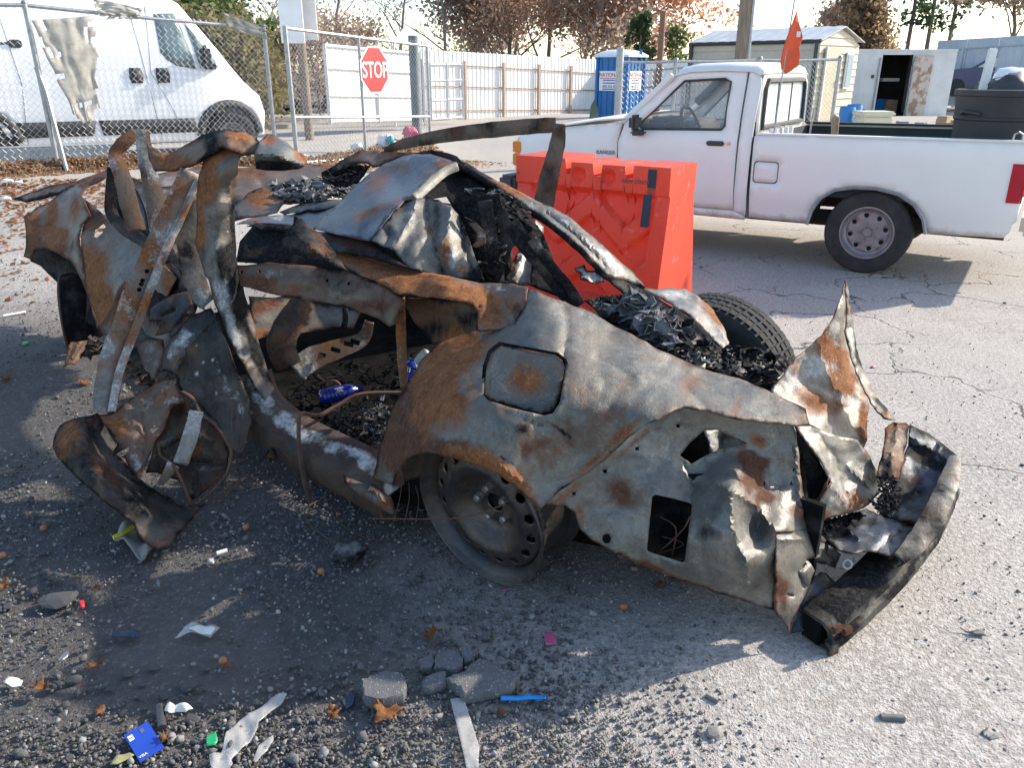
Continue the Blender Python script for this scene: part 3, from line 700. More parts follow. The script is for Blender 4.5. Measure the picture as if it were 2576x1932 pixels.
for i, (u, Y, h, lm, lab) in enumerate((
        (1190, 44, 7.2, 'leaf_brown', 'half bare brown tree at the left end of the autumn trees'),
        (1275, 42, 8.2, 'leaf_russet', 'russet brown tree rising above the middle of the white fence'),
        (1370, 46, 8.8, 'leaf_russet', 'tall dense russet tree left of the orange one'),
        (1440, 41, 7.6, 'leaf_brown', 'dark brown autumn tree standing in front of the russet ones'),
        (1535, 43, 7.8, 'leaf_orange', 'bright orange red tree above the portable toilet'),
        (1315, 50, 8.2, 'leaf_brown', 'brown tree far behind the russet trees'))):
    make_tree('autumn_tree', at(u, Y), Y, h, lab, lm, 20 + i, per=11, size=.10, lr=.85, group=G1, dense=.85, first=.12, spread=.50)
for i, (u, Y, h, lab) in enumerate(((885, 36, 6.4, 'bare grey branching tree above the gate, left one'), (985, 38, 6.2, 'bare grey branching tree above the stop sign'), (1126, 40, 7.5, 'slim bare dark trunk at the end of the autumn trees'), (815, 40, 6.0, 'bare twiggy tree next to the white boards'), (690, 34, 6.5, 'bare leaning tree between the pine and the pole'))):
    make_tree('bare_tree', at(u, Y), Y, h, lab, 'leaf_brown' if i != 2 else None, 50 + i, levels=3, per=2, size=.06, lr=.4, dense=.5, group='bare trees behind the gate', barkm='bark_grey', spread=.40, r0=.10, upw=.6, kids=(4, 6))
make_conifer('pine_tree', at(545, 27), 27, 8.5, 'large green pine behind the nose of the van', 61, 'leaf_green', .2, .30, 15, 14, .13)
make_conifer('pine_tree', at(470, 33), 33, 9.0, 'darker pine just behind the van roof', 62, 'leaf_pine', .2, .26, 14, 9, .14)
make_conifer('evergreen_tree', at(1607, 36), 36, 3.75, 'small dark evergreen right of the portable toilet', 63, 'leaf_pine', .05, .30, 12, 12, .12)
make_conifer('evergreen_tree', at(1698, 37), 37, 3.35, 'loose light evergreen next to the utility pole', 64, 'leaf_green', .05, .36, 10, 9, .12)
for i, (u, Y, h, lab) in enumerate(((2268, 46, 9.0, 'tall thin pine with high tufts above the trailer, left one'), (2318, 48, 9.5, 'tall thin pine with high tufts above the trailer, middle one'), (2368, 46, 8.6, 'tall thin pine with high tufts above the trailer, right one'))):
    make_conifer('tall_pine', at(u, Y), Y, h, lab, 70 + i, 'leaf_pine', .42, .13, 9, 10, .12, True, 'thin pines behind the trailer')
make_tree('autumn_tree', at(2205, 45), 45, 4.9, 'tan leaved tree between the shed and the trailer', 'leaf_tan', 81, per=9, size=.12, lr=.6)
make_tree('autumn_tree', at(2150, 52), 52, 4.8, 'faint brown tree behind the shed roof', 'leaf_brown', 83, per=6, size=.12, lr=.6)
make_tree('autumn_tree', at(2530, 38), 38, 7.5, 'brown tree above the blue grey fence at the right edge', 'leaf_brown', 82, per=8, size=.12, lr=.65, spread=.5)
for i, (u, Y, h, lm, lab) in enumerate(((520, 21, 2.3, 'leaf_scrub', 'tangled green brown shrub beside the van windscreen'), (590, 22, 2.2, 'leaf_scrub', 'brown brush behind the fence next to the van nose'), (655, 23, 2.0, 'leaf_scrub', 'brown brush just left of the gate'), (560, 26, 3.0, 'leaf_green', 'green shrub rising behind the brown brush'), (620, 27, 2.8, 'leaf_brown', 'dry brown shrub under the pine'), (800, 27, 2.6, 'leaf_brown', 'dry shrub behind the wooden pole and gate'), (870, 33, 2.9, 'leaf_brown', 'thin scrub along the fence behind the stop sign'))):
    make_tree('shrub', at(u, Y), Y, h, lab, lm, 90 + i, spread=.75, first=.03, r0=.04, levels=2, per=15, size=.07, lr=.5, kids=(6, 9), group='shrubs behind the fence', cat='shrub', upw=.2)

# ---------------------------------------------------------------- white delivery van
mat('van_white', (.86, .86, .87), (.82, .82, .83), 2, .32)
mat('van_trim', (.05, .052, .055), (.035, .037, .04), 20, .7, 0, .1)
mat_glass('van_glass', (.14, .20, .20), .04, .85); mat('seam', (.12, .12, .13))
vw = PY(60, 425, 12.3)
van = thing('delivery_van', 'white delivery van parked behind the chain link fence', 'van', (vw.x, vw.y, vw.z), math.radians(33)); van.scale = (1.05, 1, 1)
def arc(cx, cz, r, a0, a1, n=12): return [(cx + r * math.cos(math.radians(a0 + (a1 - a0) * i / n)), cz + r * math.sin(math.radians(a0 + (a1 - a0) * i / n))) for i in range(n + 1)]
out = [(-1.55, .42), (-1.55, 2.25), (-1.45, 2.50), (-1.2, 2.56), (1.9, 2.56), (2.22, 2.50), (2.45, 2.36), (3.08, 1.47), (3.30, 1.20), (3.55, .98), (3.62, .70), (3.58, .34), (3.47, .32)]
out += arc(3.0, .38, .48, 0, 180) + [(2.5, .30), (.02, .30)] + arc(-.45, .38, .47, 0, 180) + [(-.95, .36)]
P2, T2 = cdt(out, [], .12, .15, 4); n = len(P2)
def vside(x, z):                                    # tumblehome and a swage line on the side
    o = .03 * sstep(.9, .5, z) + .16 * sstep(1.25, 2.45, z) ** 1.5 + .30 * sstep(2.3, 3.7, x) ** 2 * (1 if z < 1.6 else .8) - .012 * math.exp(-((z - 1.18) / .05) ** 2)
    return o
for nm, y0, sgn in (('side_body', 0.0, 1), ('side_body', 2.02, -1)):
    me = np_mesh('side_body', np.array([[a[0], y0 + sgn * vside(a[0], a[1]), a[1]] for a in P2]), T2); thicken(link('side_body', me, 'van_white', van, True, 40), .02, 0)
lo_ = [p for p in out[:13]]; mb = MB()
for i, (x, z) in enumerate(lo_): mb.v += [Vector((x, vside(x, z) + .005, z)), Vector((x, 2.015 - vside(x, z), z))]
for i in range(len(lo_) - 1):
    if i in (6,): continue
    mb.f.append((2 * i, 2 * i + 1, 2 * i + 3, 2 * i + 2))
mb.build('roof_and_nose', 'van_white', van, True, 50)
x0, z0_, x1, z1_ = 2.45, 2.36, 3.08, 1.47
mb = MB(); mb.add([(x0, vside(x0, z0_) + .05, z0_), (x0, 1.97 - vside(x0, z0_), z0_), (x1, 1.97 - vside(x1, z1_), z1_), (x1, vside(x1, z1_) + .05, z1_)], [(0, 1, 2, 3)]); thicken(mb.build('windscreen', 'van_glass', van), .006)
MB().span((-1.5, .1, .28), (3.4, 1.9, .36)).build('underbody', 'van_trim', van)
def vplate(name, poly, m, off, t, parent=van):
    P_, T_ = cdt(poly, [], .15, .1, 3); me = np_mesh(name, np.array([[a[0], vside(a[0], a[1]) - off, a[1]] for a in P_]), T_); return thicken(link(name, me, m, parent, True, 40), t, 0)
wf = [(2.02, 2.26), (2.02, 1.62), (2.10, 1.50), (2.25, 1.40), (2.62, 1.34), (3.02, 1.38), (2.92, 1.55), (2.40, 2.28)]
wd = vplate('side_window', [(2.08, 2.20), (2.08, 1.64), (2.15, 1.54), (2.28, 1.45), (2.56, 1.40), (2.44, 2.0), (2.36, 2.22)], 'van_glass', .012, .006)
vplate('window_seal', wf, 'van_trim', .004, .008); vplate('quarter_light', [(2.62, 1.42), (2.88, 1.44), (2.86, 1.54), (2.50, 2.08)], 'van_glass', .014, .006)
for poly in ([(.06, .44), (.02, .66), (1.05, .66), (.98, .44)], [(1.12, .44), (1.08, .66), (2.44, .66), (2.46, .44)]): vplate('side_moulding', poly, 'van_trim', .02, .03)
for (cx, r) in ((3.0, .48), (-.45, .47)):
    a_ = arc(cx, .38, r + .07, 0, 180, 16); b_ = arc(cx, .38, r - .05, 180, 0, 16); vplate('arch_cladding', a_ + b_, 'van_trim', .022, .035)
for x in (1.70, 2.07):
    h_ = vplate('door_handle', [(x - .09, 1.20), (x - .11, 1.30), (x - .09, 1.42), (x + .06, 1.42), (x + .09, 1.32), (x + .07, 1.20)], 'van_trim', .02, .03)
for path in ([(.12, .34), (.2, 1.2), (.08, 2.3)], [(1.93, .34), (1.84, 1.2), (1.74, 2.35)], [(1.98, 2.3), (1.90, 1.35), (2.10, .9), (2.30, .34)]):
    pp = []
    for i in range(len(path) - 1):
        for k in range(8): t = k / 8; pp.append((path[i][0] * (1 - t) + path[i + 1][0] * t, path[i][1] * (1 - t) + path[i + 1][1] * t))
    MB().tube([(x, vside(x, z) - .008, z) for x, z in pp], .006, 4).build('door_seam', 'seam', van, rel=None)
MB().tube([(-1.4, vside(0, 1.75) - .01, 1.76), (.25, vside(0, 1.75) - .01, 1.74)], .02, 6).build('door_track', 'seam', van)
MB().box((.22, vside(0, 1.74) - .02, 1.74), (.16, .04, .11), bev=.02).build('track_end', 'van_trim', van)
mi = MB(); mi.box((2.70, -.10, 1.58), (.14, .20, .36), bev=.05).box((2.78, -.0, 1.44), (.20, .16, .08), bev=.03); mi.build('mirror', 'van_trim', van)
def road_wheel(name, root, x, y, r, w, rimr, rimm, out=-1, holes=8, dish=.04):
    M = Matrix.Translation((x, y, r)) @ Matrix.Rotation(-out * math.pi / 2, 4, 'X')      # local +z -> outboard
    wh = MB().lathe([(rimr * .98, -w / 2), (r * .86, -w / 2), (r * .95, -w * .46), (r, -w * .36), (r, w * .36), (r * .95, w * .46), (r * .86, w / 2), (rimr + .012, w * .47), (rimr * .98, w * .40)], 36, M).build(name, 'tyre', root, True, 35)
    MB().lathe([(rimr, w * .42), (rimr * 1.03, w * .47), (rimr * .97, w * .47), (rimr * .93, w * .30), (rimr * .86, w * .22), (rimr * .80, w * .20)], 36, M).build('rim', rimm, wh, True, 35)
    hs = [[(rimr * .66 * math.cos(a0 + 2 * math.pi * k / holes) + rimr * .095 * math.cos(q), rimr * .66 * math.sin(a0 + 2 * math.pi * k / holes) + rimr * .095 * math.sin(q)) for q in np.linspace(0, 2 * math.pi, 8, endpoint=False)] for a0 in (.2,) for k in range(holes)]
    P_, T_ = cdt([(rimr * .815 * math.cos(q), rimr * .815 * math.sin(q)) for q in np.linspace(0, 2 * math.pi, 36, endpoint=False)], hs, rimr * .12, .1, 2)
    me = np_mesh('disc', np.array([tuple(M @ Vector((a[0], a[1], w * .2 - dish * math.exp(-((math.hypot(*a) / rimr - .45) / .12) ** 2)))) for a in P_]), T_); thicken(link('disc', me, rimm, wh, True, 40), .004, 0)
    MB().lathe([(0, w * .34), (rimr * .16, w * .34), (rimr * .19, w * .30), (rimr * .2, w * .1)], 16, M).build('hub_cap', rimm, wh, True, 40)
    MB().lathe([(0, w * .02), (rimr * .9, w * .02), (rimr * .9, -w * .1)], 24, M).build('brake_drum', 'van_trim', wh, True, 40)  # dark disc added so no bright ground shows in the wheel holes
    for k in range(5):
        a = 2 * math.pi * k / 5; MB().lathe([(0, .022), (.011, .022), (.012, 0)], 6, M @ Matrix.Translation((rimr * .33 * math.cos(a), rimr * .33 * math.sin(a), w * .18))).build('lug_nut', rimm, wh)
    return wh
mat('steel_rim', (.30, .28, .28), (.20, .19, .19), 8, .45, .6)
for x in (3.0, -.45):
    road_wheel('wheel', van, x, .12, .36, .22, .21, 'steel_rim'); road_wheel('wheel', van, x, 1.9, .36, .22, .21, 'steel_rim', 1)
# ---------------------------------------------------------------- white pickup
mat('truck_white', (.82, .79, .74), (.78, .75, .70), 2.5, .35, 0, 0, c3=(.60, .53, .44), s3=5, lo3=.68, hi3=.85)
def add_grime(name, z0, z1, colr):
    m = MATS[name]; N = m.node_tree.nodes; L = m.node_tree.links; b = N['Principled BSDF']; old = b.inputs['Base Color'].links[0].from_socket
    vec = tcoord(N, L, 'Object'); sp = N.new('ShaderNodeSeparateXYZ'); L.new(vec, sp.inputs[0])
    zf = math_(N, L, 'ADD', math_(N, L, 'MULTIPLY', math_(N, L, 'SUBTRACT', z1, sp.outputs[2]), 1 / (z1 - z0)), math_(N, L, 'MULTIPLY', math_(N, L, 'SUBTRACT', ntex(N, L, vec, 7, 6, .7), .5), 1.6))
    L.new(mix(N, L, math_(N, L, 'MULTIPLY', ramp(N, L, zf, .55, 1.25), .75), old, colr), b.inputs['Base Color'])
add_grime('truck_white', .34, .52, (.42, .34, .25))
mat('chrome', (.6, .6, .6), (.5, .5, .5), 3, .2, .9); mat('lamp_red', (.45, .01, .03), (.38, .01, .02), 3, .2)
mat('lamp_amber', (.75, .25, .03), (.68, .2, .02), 20, .25); mat('dash', (.10, .10, .11), (.06, .06, .07), 6, .7); mat('bed_liner', (.012, .03, .035), (.02, .035, .04), 5, .7)
mat_glass('clear_glass', (.70, .80, .78), .02, .10); mat_glass('rear_glass', (.86, .93, .91), .05, .80)  # rear pane kept near white to stand for reflected sky
mat('truck_rim_line', (.30, .29, .30)); mat('underside', (.02, .018, .016), (.05, .035, .025), 10, .9)
tw = PZ(2172, 690); TA = math.radians(147)
trk = thing('pickup_truck', 'white two door pickup with orange flag in its bed', 'pickup truck', (tw.x, tw.y, 0), TA); trk.rotation_euler = (0, .009, TA)
def sx(s): return s * (1 + .023 * s) if s > 0 else s
def tl(s, y, h):
    s = sx(s); h = h - .009 * s
    return Vector((tw.x + s * math.cos(TA) - y * math.sin(TA), tw.y + s * math.sin(TA) + y * math.cos(TA), h))
def ty(s, h):                                   # lateral shape of the near side: 0 at the widest
    o = -.105 * sstep(1.0, 1.62, h) ** 1.2 if (h > 1.0 and s > .95) else 0
    o -= .035 * sstep(.62, .36, h) + .025 * sstep(.93, 1.08, h) * (1 if h <= 1.1 else 1)
    o += .006 * math.exp(-((h - .925) / .012) ** 2) * -2.0
    o -= .16 * sstep(2.75, 3.25, s) ** 2
    return o
def tpanel(name, poly, holes=(), m='truck_white', off=0.0, t=.012, step=.06, side=1, parent=None, fn=None):
    P_, T_ = cdt(poly, list(holes), step, .1, 5); f = fn or ty
    co = np.array([[a[0], (f(a[0], a[1]) + off) if side == 1 else (-1.66 - f(a[0], a[1]) - off), a[1]] for a in P_])
    return thicken(link(name, np_mesh(name, co, T_), m, parent or trk, True, 35), t, 0)
door = [(2.105, .80), (2.09, .42), (1.09, .42), (1.10, .98), (1.10, 1.535), (1.60, 1.545), (1.70, 1.50), (2.07, 1.10), (2.11, .95)]
dwin = [(1.955, 1.085), (1.60, 1.455), (1.27, 1.472), (1.222, 1.45), (1.218, 1.10), (1.24, 1.075), (1.90, 1.062)]
wh_r = [(.478, .358)] + [(.455, .47), (.40, .575), (.30, .645), (.16, .675), (.0, .675), (-.16, .645), (-.28, .575), (-.36, .47)] + [(-.394, .362)]
fx = 2.58; wh_f = [(fx + .44 * math.cos(q), .33 + .36 * math.sin(q)) for q in np.linspace(0, math.pi, 10)]
fen = [(2.117, .42), (2.117, .95), (2.09, 1.115), (2.6, 1.06), (3.10, .955), (3.15, .92), (3.16, .62), (3.1, .45)] + [p for p in wh_f if p[1] > .40] + [(2.12, .42)]
bed = [(.957, .37), (.967, 1.03), (.94, 1.045), (0, 1.05), (-.90, 1.05), (-.945, 1.03), (-.955, .60), (-.93, .42), (-.90, .375)] + [p for p in wh_r[::-1]][0:] + [(.49, .365)]
cab = [(1.085, .40), (.985, .38), (.985, 1.04), (.975, 1.42), (1.0, 1.52), (1.085, 1.54)]
gas = [(.94, .67), (.94, .83), (.76, .83), (.76, .67)]
def rrect(x0, x1, z0, z1, r=.02, n=4):
    o = []
    for cx, cz, a in ((x1 - r, z1 - r, 0), (x0 + r, z1 - r, 90), (x0 + r, z0 + r, 180), (x1 - r, z0 + r, 270)):
        o += [(cx + r * math.cos(math.radians(a + 90 * k / n)), cz + r * math.sin(math.radians(a + 90 * k / n))) for k in range(n + 1)]
    return o
for side in (1, -1):
    tpanel('front_fender', fen, side=side); d_ = tpanel('door', door, [dwin], side=side); tpanel('cab_corner', cab, side=side)
    tpanel('bed_side', bed, [rrect(.748, .948, .662, .838, .03)] if side == 1 else [], side=side)
    tpanel('rocker_panel', [(2.10, .415), (2.10, .36), (.99, .345), (.99, .375), (1.09, .415)], side=side)
    tpanel('side_glass', dwin, m='clear_glass', off=-.012, t=.004, step=.2, side=side, parent=d_)
    y = ty(1.3, .965) if side == 1 else -1.66
    yy = .012 if side == 1 else -1.672
    MB().span((1.20, yy - .012, .945), (1.345, yy + .012, .985), .01).build('door_handle', 'black_plastic', d_)
    MB().lathe([(0, .012), (.014, .012), (.016, 0)], 12, Matrix.Translation((1.165, yy - .012 * side, .965)) @ Matrix.Rotation(-side * math.pi / 2, 4, 'X')).build('lock', 'chrome', d_)
    # seal round the door window
    MB().tube([(a[0], (ty(*a) + .004) if side == 1 else (-1.664 - ty(*a)), a[1]) for a in dwin], .011, 5, closed=True).build('window_seal', 'black_plastic', d_)
    arch = [(a[0], (.012 if side == 1 else -1.672), a[1]) for a in wh_r]
    MB().tube(arch, .014, 5).build('arch_lip', 'galv', trk, True)
    # wheel well
    mb = MB()
    yo, yi = (-.02, -.30) if side == 1 else (-1.64, -1.36)
    for a in wh_r: mb.v += [Vector((a[0], yo, a[1])), Vector((a[0], yi, a[1]))]
    mb.f = [(2 * i, 2 * i + 1, 2 * i + 3, 2 * i + 2) for i in range(len(wh_r) - 1)]; mb.build('wheel_well', 'underside', trk)
gasd = tpanel('fuel_door', rrect(.756, .940, .670, .830, .028), off=-.004)
MB().tube([(a[0], -.006, a[1]) for a in rrect(.750, .946, .664, .836, .03)], .005, 4, closed=True).build('gap', 'seam', gasd)
for pth in ([(1.0945, (ty(1, h) if h < 1 else ty(1.1, h)) - .002, h) for h in np.linspace(.42, 1.53, 14)], [(2.112, ty(2.1, h) - .002, h) for h in np.linspace(.42, .95, 8)]): MB().tube(pth, .006, 4).build('door_gap', 'seam', trk)
#, ty(1, h) - .002 if h < 1 else ty(1.1, h) - .002, h) for h in np.linspace(.42, 1.53, 14)], .006, 4)
MB().tube([(s, ty(s, .925) + .004, .925) for s in np.linspace(3.0, 1.0, 24)], .0035, 4).build('body_line', 'truck_rim_line', trk); MB().tube([(s, .001, .925) for s in np.linspace(.94, -.84, 24)], .0035, 4).build('body_line', 'truck_rim_line', trk)
MB().span((.965, -.03, .36), (.985, -.10, 1.03)).build('cab_gap', 'seam', trk)
# hood, cowl, roof, glass
mb = MB(); nn = 12
for i, (s, h) in enumerate(((2.06, 1.145), (2.3, 1.125), (2.7, 1.06), (3.02, .985), (3.13, .94), (3.165, .88), (3.17, .62))):
    for j in range(nn + 1):
        t = j / nn; y = (ty(s, .95) - .0) * (1 - t) + (-1.66 - ty(s, .95)) * t
        mb.v.append(Vector((s + .05 * math.sin(math.pi * t) * (i > 3), y, h + .035 * math.sin(math.pi * t) * (i < 5))))
mb.f = [(i * (nn + 1) + j, i * (nn + 1) + j + 1, (i + 1) * (nn + 1) + j + 1, (i + 1) * (nn + 1) + j) for i in range(6) for j in range(nn)]
thicken(mb.build('hood', 'truck_white', trk, True, 35), .01, 0)
rf = [(.975, 1.50), (.99, 1.555), (1.05, 1.582), (1.3, 1.592), (1.55, 1.585), (1.66, 1.56), (1.72, 1.50)]; mb = MB()
for s, h in rf:
    for j in range(nn + 1):
        t = j / nn; e = min(t, 1 - t); mb.v.append(Vector((s, -.10 * 1.0 + (-1.66 + .20) * t, h - .055 * (1 - sstep(0, .1, e)) * (h > 1.51) + .012 * math.sin(math.pi * t))))
mb.f = [(i * (nn + 1) + j, i * (nn + 1) + j + 1, (i + 1) * (nn + 1) + j + 1, (i + 1) * (nn + 1) + j) for i in range(len(rf) - 1) for j in range(nn)]
thicken(mb.build('roof', 'truck_white', trk, True, 40), .012, 0)
for y in (-.06, -1.60): MB().tube([(2.10, y, 1.11), (1.90, y - .01 * (1 if y < -1 else 1), 1.30), (1.70, y - .035 if y > -1 else y + .035, 1.505)], .030, 6).build('windscreen_pillar', 'truck_white', trk, True)
mb = MB().add([(2.09, -.09, 1.13), (2.13, -.83, 1.13), (2.09, -1.57, 1.13), (1.70, -1.50, 1.505), (1.72, -.83, 1.52), (1.70, -.16, 1.505)], [(0, 1, 4, 5), (1, 2, 3, 4)]); thicken(mb.build('windscreen', 'clear_glass', trk), .005)
MB().tube([(1.98, -1.52, 1.24), (1.74, -1.50, 1.48)], .045, 6, flat=1.0).build('inner_pillar', 'dash', trk)
mb = MB(); bw = [(-.10, 1.04), (-1.56, 1.04), (-1.54, 1.45), (-1.47, 1.535), (-.19, 1.535), (-.12, 1.45)]
hole = [(-.20, 1.09), (-1.46, 1.09), (-1.45, 1.40), (-1.40, 1.455), (-.26, 1.455), (-.21, 1.40)]
P_, T_ = cdt(bw, [hole], .1, .1, 2); thicken(link('cab_back', np_mesh('cab_back', np.array([[.985, a[0], a[1]] for a in P_]), T_), 'truck_white', trk, True, 35), .012, 0)
rw = MB().tube([(.972, a[0], a[1]) for a in hole], .022, 6, closed=True).build('rear_window', 'black_plastic', trk, True)
thicken(MB().add([(.985, a[0], a[1]) for a in hole], [tuple(range(6))]).build('pane', 'rear_glass', rw), .004)
for y in (-.62, -1.04): MB().span((.975, y - .012, 1.09), (.985, y + .012, 1.455)).build('divider', 'black_plastic', rw)
MB().box((.97, -.83, 1.545), (.03, .16, .03), bev=.008).build('brake_lamp', 'black_plastic', trk)
MB().span((.97, -.10, .40), (.985, -1.56, 1.04)).build('cab_lower_back', 'truck_white', trk)
# cabin
MB().span((1.72, -.14, .85), (2.08, -1.52, 1.10), .05).build('dashboard', 'dash', trk)
MB().span((1.80, -.30, 1.06), (1.98, -.72, 1.15), .03).build('instrument_hood', 'dash', trk)
sw = MB().tube([(1.66 + .07 * math.sin(a), -.50 + .19 * math.cos(a), 1.06 + .175 * math.sin(a)) for a in np.linspace(0, 2 * math.pi, 28, endpoint=False)], .014, 7, closed=True).build('steering_wheel', 'black_plastic', trk, True)
mb = MB(); mb.sphere((1.69, -.5, 1.05), .06, 10, 6)
for a in (.2, 2.94, 4.7): mb.tube([(1.69, -.5, 1.05), (1.66 + .07 * math.sin(a), -.50 + .18 * math.cos(a), 1.06 + .165 * math.sin(a))], .014, 5)
mb.tube([(1.69, -.5, 1.05), (1.85, -.5, .98)], .03, 6); mb.build('spokes', 'dash', sw, True)
MB().span((1.12, -.16, .62), (1.26, -1.5, 1.10), .06).span((1.12, -.16, .55), (1.62, -1.5, .72), .06).build('bench_seat', 'dash', trk)
MB().span((1.0, -.12, .42), (2.08, -1.54, .50)).build('cab_floor', 'underside', trk)
# bed
MB().span((-.93, -.06, .58), (.95, -1.60, .62)).build('bed_floor', 'bed_liner', trk)
for y in (-.075, -1.585): MB().span((-.93, y - .008, .60), (.95, y + .008, 1.035)).build('bed_inner_wall', 'bed_liner', trk)
MB().span((.93, -.08, .60), (.95, -1.58, 1.04)).build('bed_front_wall', 'bed_liner', trk)
for y in (-.045, -1.615): MB().span((-.935, y - .045, 1.035), (.955, y + .040, 1.058), .01).build('bed_rail', 'truck_white', trk)
MB().span((-.94, -1.58, 1.055), (.95, -1.52, 1.075), .008).build('rail_cover', 'bed_liner', trk)
MB().span((-.96, -.02, .48), (-.925, -1.64, 1.045), .012).build('tailgate', 'truck_white', trk)
for s in (.80, -.86):
    hk = MB().tube([(s - .03, -.04, 1.058), (s - .025, -.04, 1.10), (s, -.04, 1.115), (s + .025, -.04, 1.10), (s + .03, -.04, 1.058)], .007, 6).build('tie_down_loop', 'galv', trk, True)
for side, y in ((1, .006), (-1, -1.666)):
    MB().span((-.965, y - .05, .62), (-.855, y + .006 * side + (.004 if side == 1 else 0), .915), .012).build('tail_lamp', 'lamp_red', trk)
    mk = MB().span((3.06, y - .14, .80), (3.172, y - .085 if side == 1 else y + .1, .905), .008).span((3.06, y - .14, .675), (3.172, y - .085 if side == 1 else y + .1, .79), .008); mk.build('marker_lamp', 'lamp_amber', trk)
mb = MB().span((-1.12, .0, .40), (-.985, -1.66, .56), .03); mb.build('rear_bumper', 'chrome', trk)
MB().span((3.12, .0, .40), (3.28, -1.66, .585), .03).build('front_bumper', 'black_plastic', trk)
MB().span((3.13, -.25, .63), (3.175, -1.41, .88), .01).build('grille', 'black_plastic', trk)
MB().span((-.9, -.25, .32), (2.9, -.35, .44)).build('frame_rail', 'underside', trk); MB().span((-.9, -1.31, .32), (2.9, -1.41, .44)).build('frame_rail', 'underside', trk)
MB().tube([(.02, -.2, .31), (.02, -1.46, .31)], .05, 8).sphere((.02, -.83, .31), .13).build('rear_axle', 'underside', trk, True)
mat('truck_rim', (.33, .30, .30), (.24, .21, .21), 10, .5, .4)
for s in (.03, fx):
    road_wheel('wheel', trk, s, -.12, .325, .20, .20, 'truck_rim', 1, 8, -.0); road_wheel('wheel', trk, s, -1.54, .325, .20, .20, 'truck_rim', -1, 8, -.0)
mi = MB().box((1.93, .085, 1.12), (.07, .15, .13), bev=.025).box((1.92, .04, 1.035), (.10, .14, .05), bev=.02); mi.build('mirror', 'black_plastic', trk)
MB().tube([(2.08, -.25, 1.15), (1.98, -.55, 1.20)], .008, 5).build('wiper', 'black_plastic', trk)
text_mesh('RANGER', .048, 'truck_rim_line', trk, (2.215, ty(2.2, .85) + .012, .85), (math.pi / 2, 0, math.pi), 'badge', .003, 1.05)
# the panels were laid out a little short: stretch the front to the wheelbase the photo gives
def stretch(o):
    for ch in o.children:
        if ch.name.startswith('wheel') and 'well' not in ch.name: ch.location.x = sx(fx) - fx if max(v.co.x for v in ch.data.vertices) > 1.5 else 0; continue
        if ch.name.startswith('badge'): ch.location.x = sx(ch.location.x); continue
        for v in ch.data.vertices: v.co.x = sx(v.co.x)
        stretch(ch)
stretch(trk)
# --- things carried by the pickup
mat('pvc', (.80, .80, .78), (.72, .72, .70), 6, .45)
for k, y in enumerate((-.15, -.31, -.47, -.62)):
    b_ = tl(.87, y, .62); root = tag(MB().lathe([(.033, .0), (.037, .0), (.037, .465), (.030, .465), (.030, 0)], 14, Matrix.Translation(b_)).build('pvc_pipe', 'pvc', None, True, 40),
        ['white pipe holding the orange flag pole', 'white pipe second from the near bed rail', 'white pipe third from the near bed rail', 'white pipe farthest from the near bed rail'][k], 'pipe', 'white pipes standing in the pickup bed')
mat('flag_orange', (.80, .13, .045), (.72, .10, .04), 6, .8)
fb = tl(.87, -.15, .70); ft = PY(2005, -40, fb.y + .1)
fl = thing('safety_flag', 'orange safety flag on thin pole in the pickup bed', 'flag', fb)
MB().tube([(0, 0, 0), ((ft - fb) * .5 + Vector((-.01, 0, 0))), ft - fb], .007, 6).build('pole', 'galv', fl, True)
outl = V('A4', [(808, 62), (820, 130), (845, 228), (822, 290), (828, 340), (818, 405), (775, 432), (738, 456), (712, 425), (706, 380), (722, 300), (748, 225), (780, 140)])
P_, T_ = cdt(outl, [], 6, .2, 3); co = np.array([tuple(PY(a[0], a[1], fb.y + .08 + .025 * math.sin(a[0] * .11 + a[1] * .018) + .02 * math.sin(a[0] * .05)) - fb) for a in P_])
thicken(link('flag', np_mesh('flag', co, T_), 'flag_orange', fl, True), .003)
tp = PY(2009, 85, fb.y + .03) - fb; MB().box(tp, (.03, .004, .04)).build('flag_tag', 'white_letter', fl)
tag(MB().tube([tl(.70, -.62, .62), tl(.69, -.60, 1.02), tl(.685, -.595, 1.24)], .008, 6).build('antenna_rod', 'galv', None, True), 'thin grey rod standing in the bed behind the rear window', 'rod')
s0 = tl(.42, -.42, .62); s1 = PY(2102, 296, s0.y)
tag(MB().tube([s0, s0.lerp(s1, .7), s1, s1 + Vector((-.02, 0, .012))], [.028, .026, .034, .02], 7).build('wooden_stake', 'wood_cut', None, True, 30), 'splintered wooden stake sticking up out of the bed', 'stake')
mat('can_grey', (.022, .024, .027), (.035, .037, .04), 5, .6); cc = tl(-.70, -.50, .62)
cn = thing('trash_can', 'dark grey round plastic can full of junk in the pickup bed', 'can', cc)
MB().lathe([(0, 0), (.26, 0), (.285, .02), (.315, .55), (.325, .56), (.325, .575), (.32, .58), (.33, .72), (.345, .725), (.345, .765), (.325, .77), (.318, .6), (.27, .03), (0, .03)], 40).build('body', 'can_grey', cn, True, 35)
for a in (0.4, 3.5): MB().tube([(.33 * math.cos(a - .25), .33 * math.sin(a - .25), .60), (.39 * math.cos(a), .39 * math.sin(a), .62), (.33 * math.cos(a + .25), .33 * math.sin(a + .25), .60)], .014, 6).build('handle', 'can_grey', cn, True)
def lump(name, c, r, m, label, cat, seed, scl=(1, 1, 1), n=14, amp=.35):
    mb = MB().sphere((0, 0, 0), 1, n, n // 2 + 2); vs = []
    for q in mb.v:
        d = 1 + amp * noise.fractal(q * 1.6 + Vector((seed, 0, 0)), 1, 2, 3); vs.append(Vector((q.x * scl[0], q.y * scl[1], q.z * scl[2])) * r * d + Vector(c))
    mb.v = vs; return tag(mb.build(name, m, None, True, 50), label, cat)
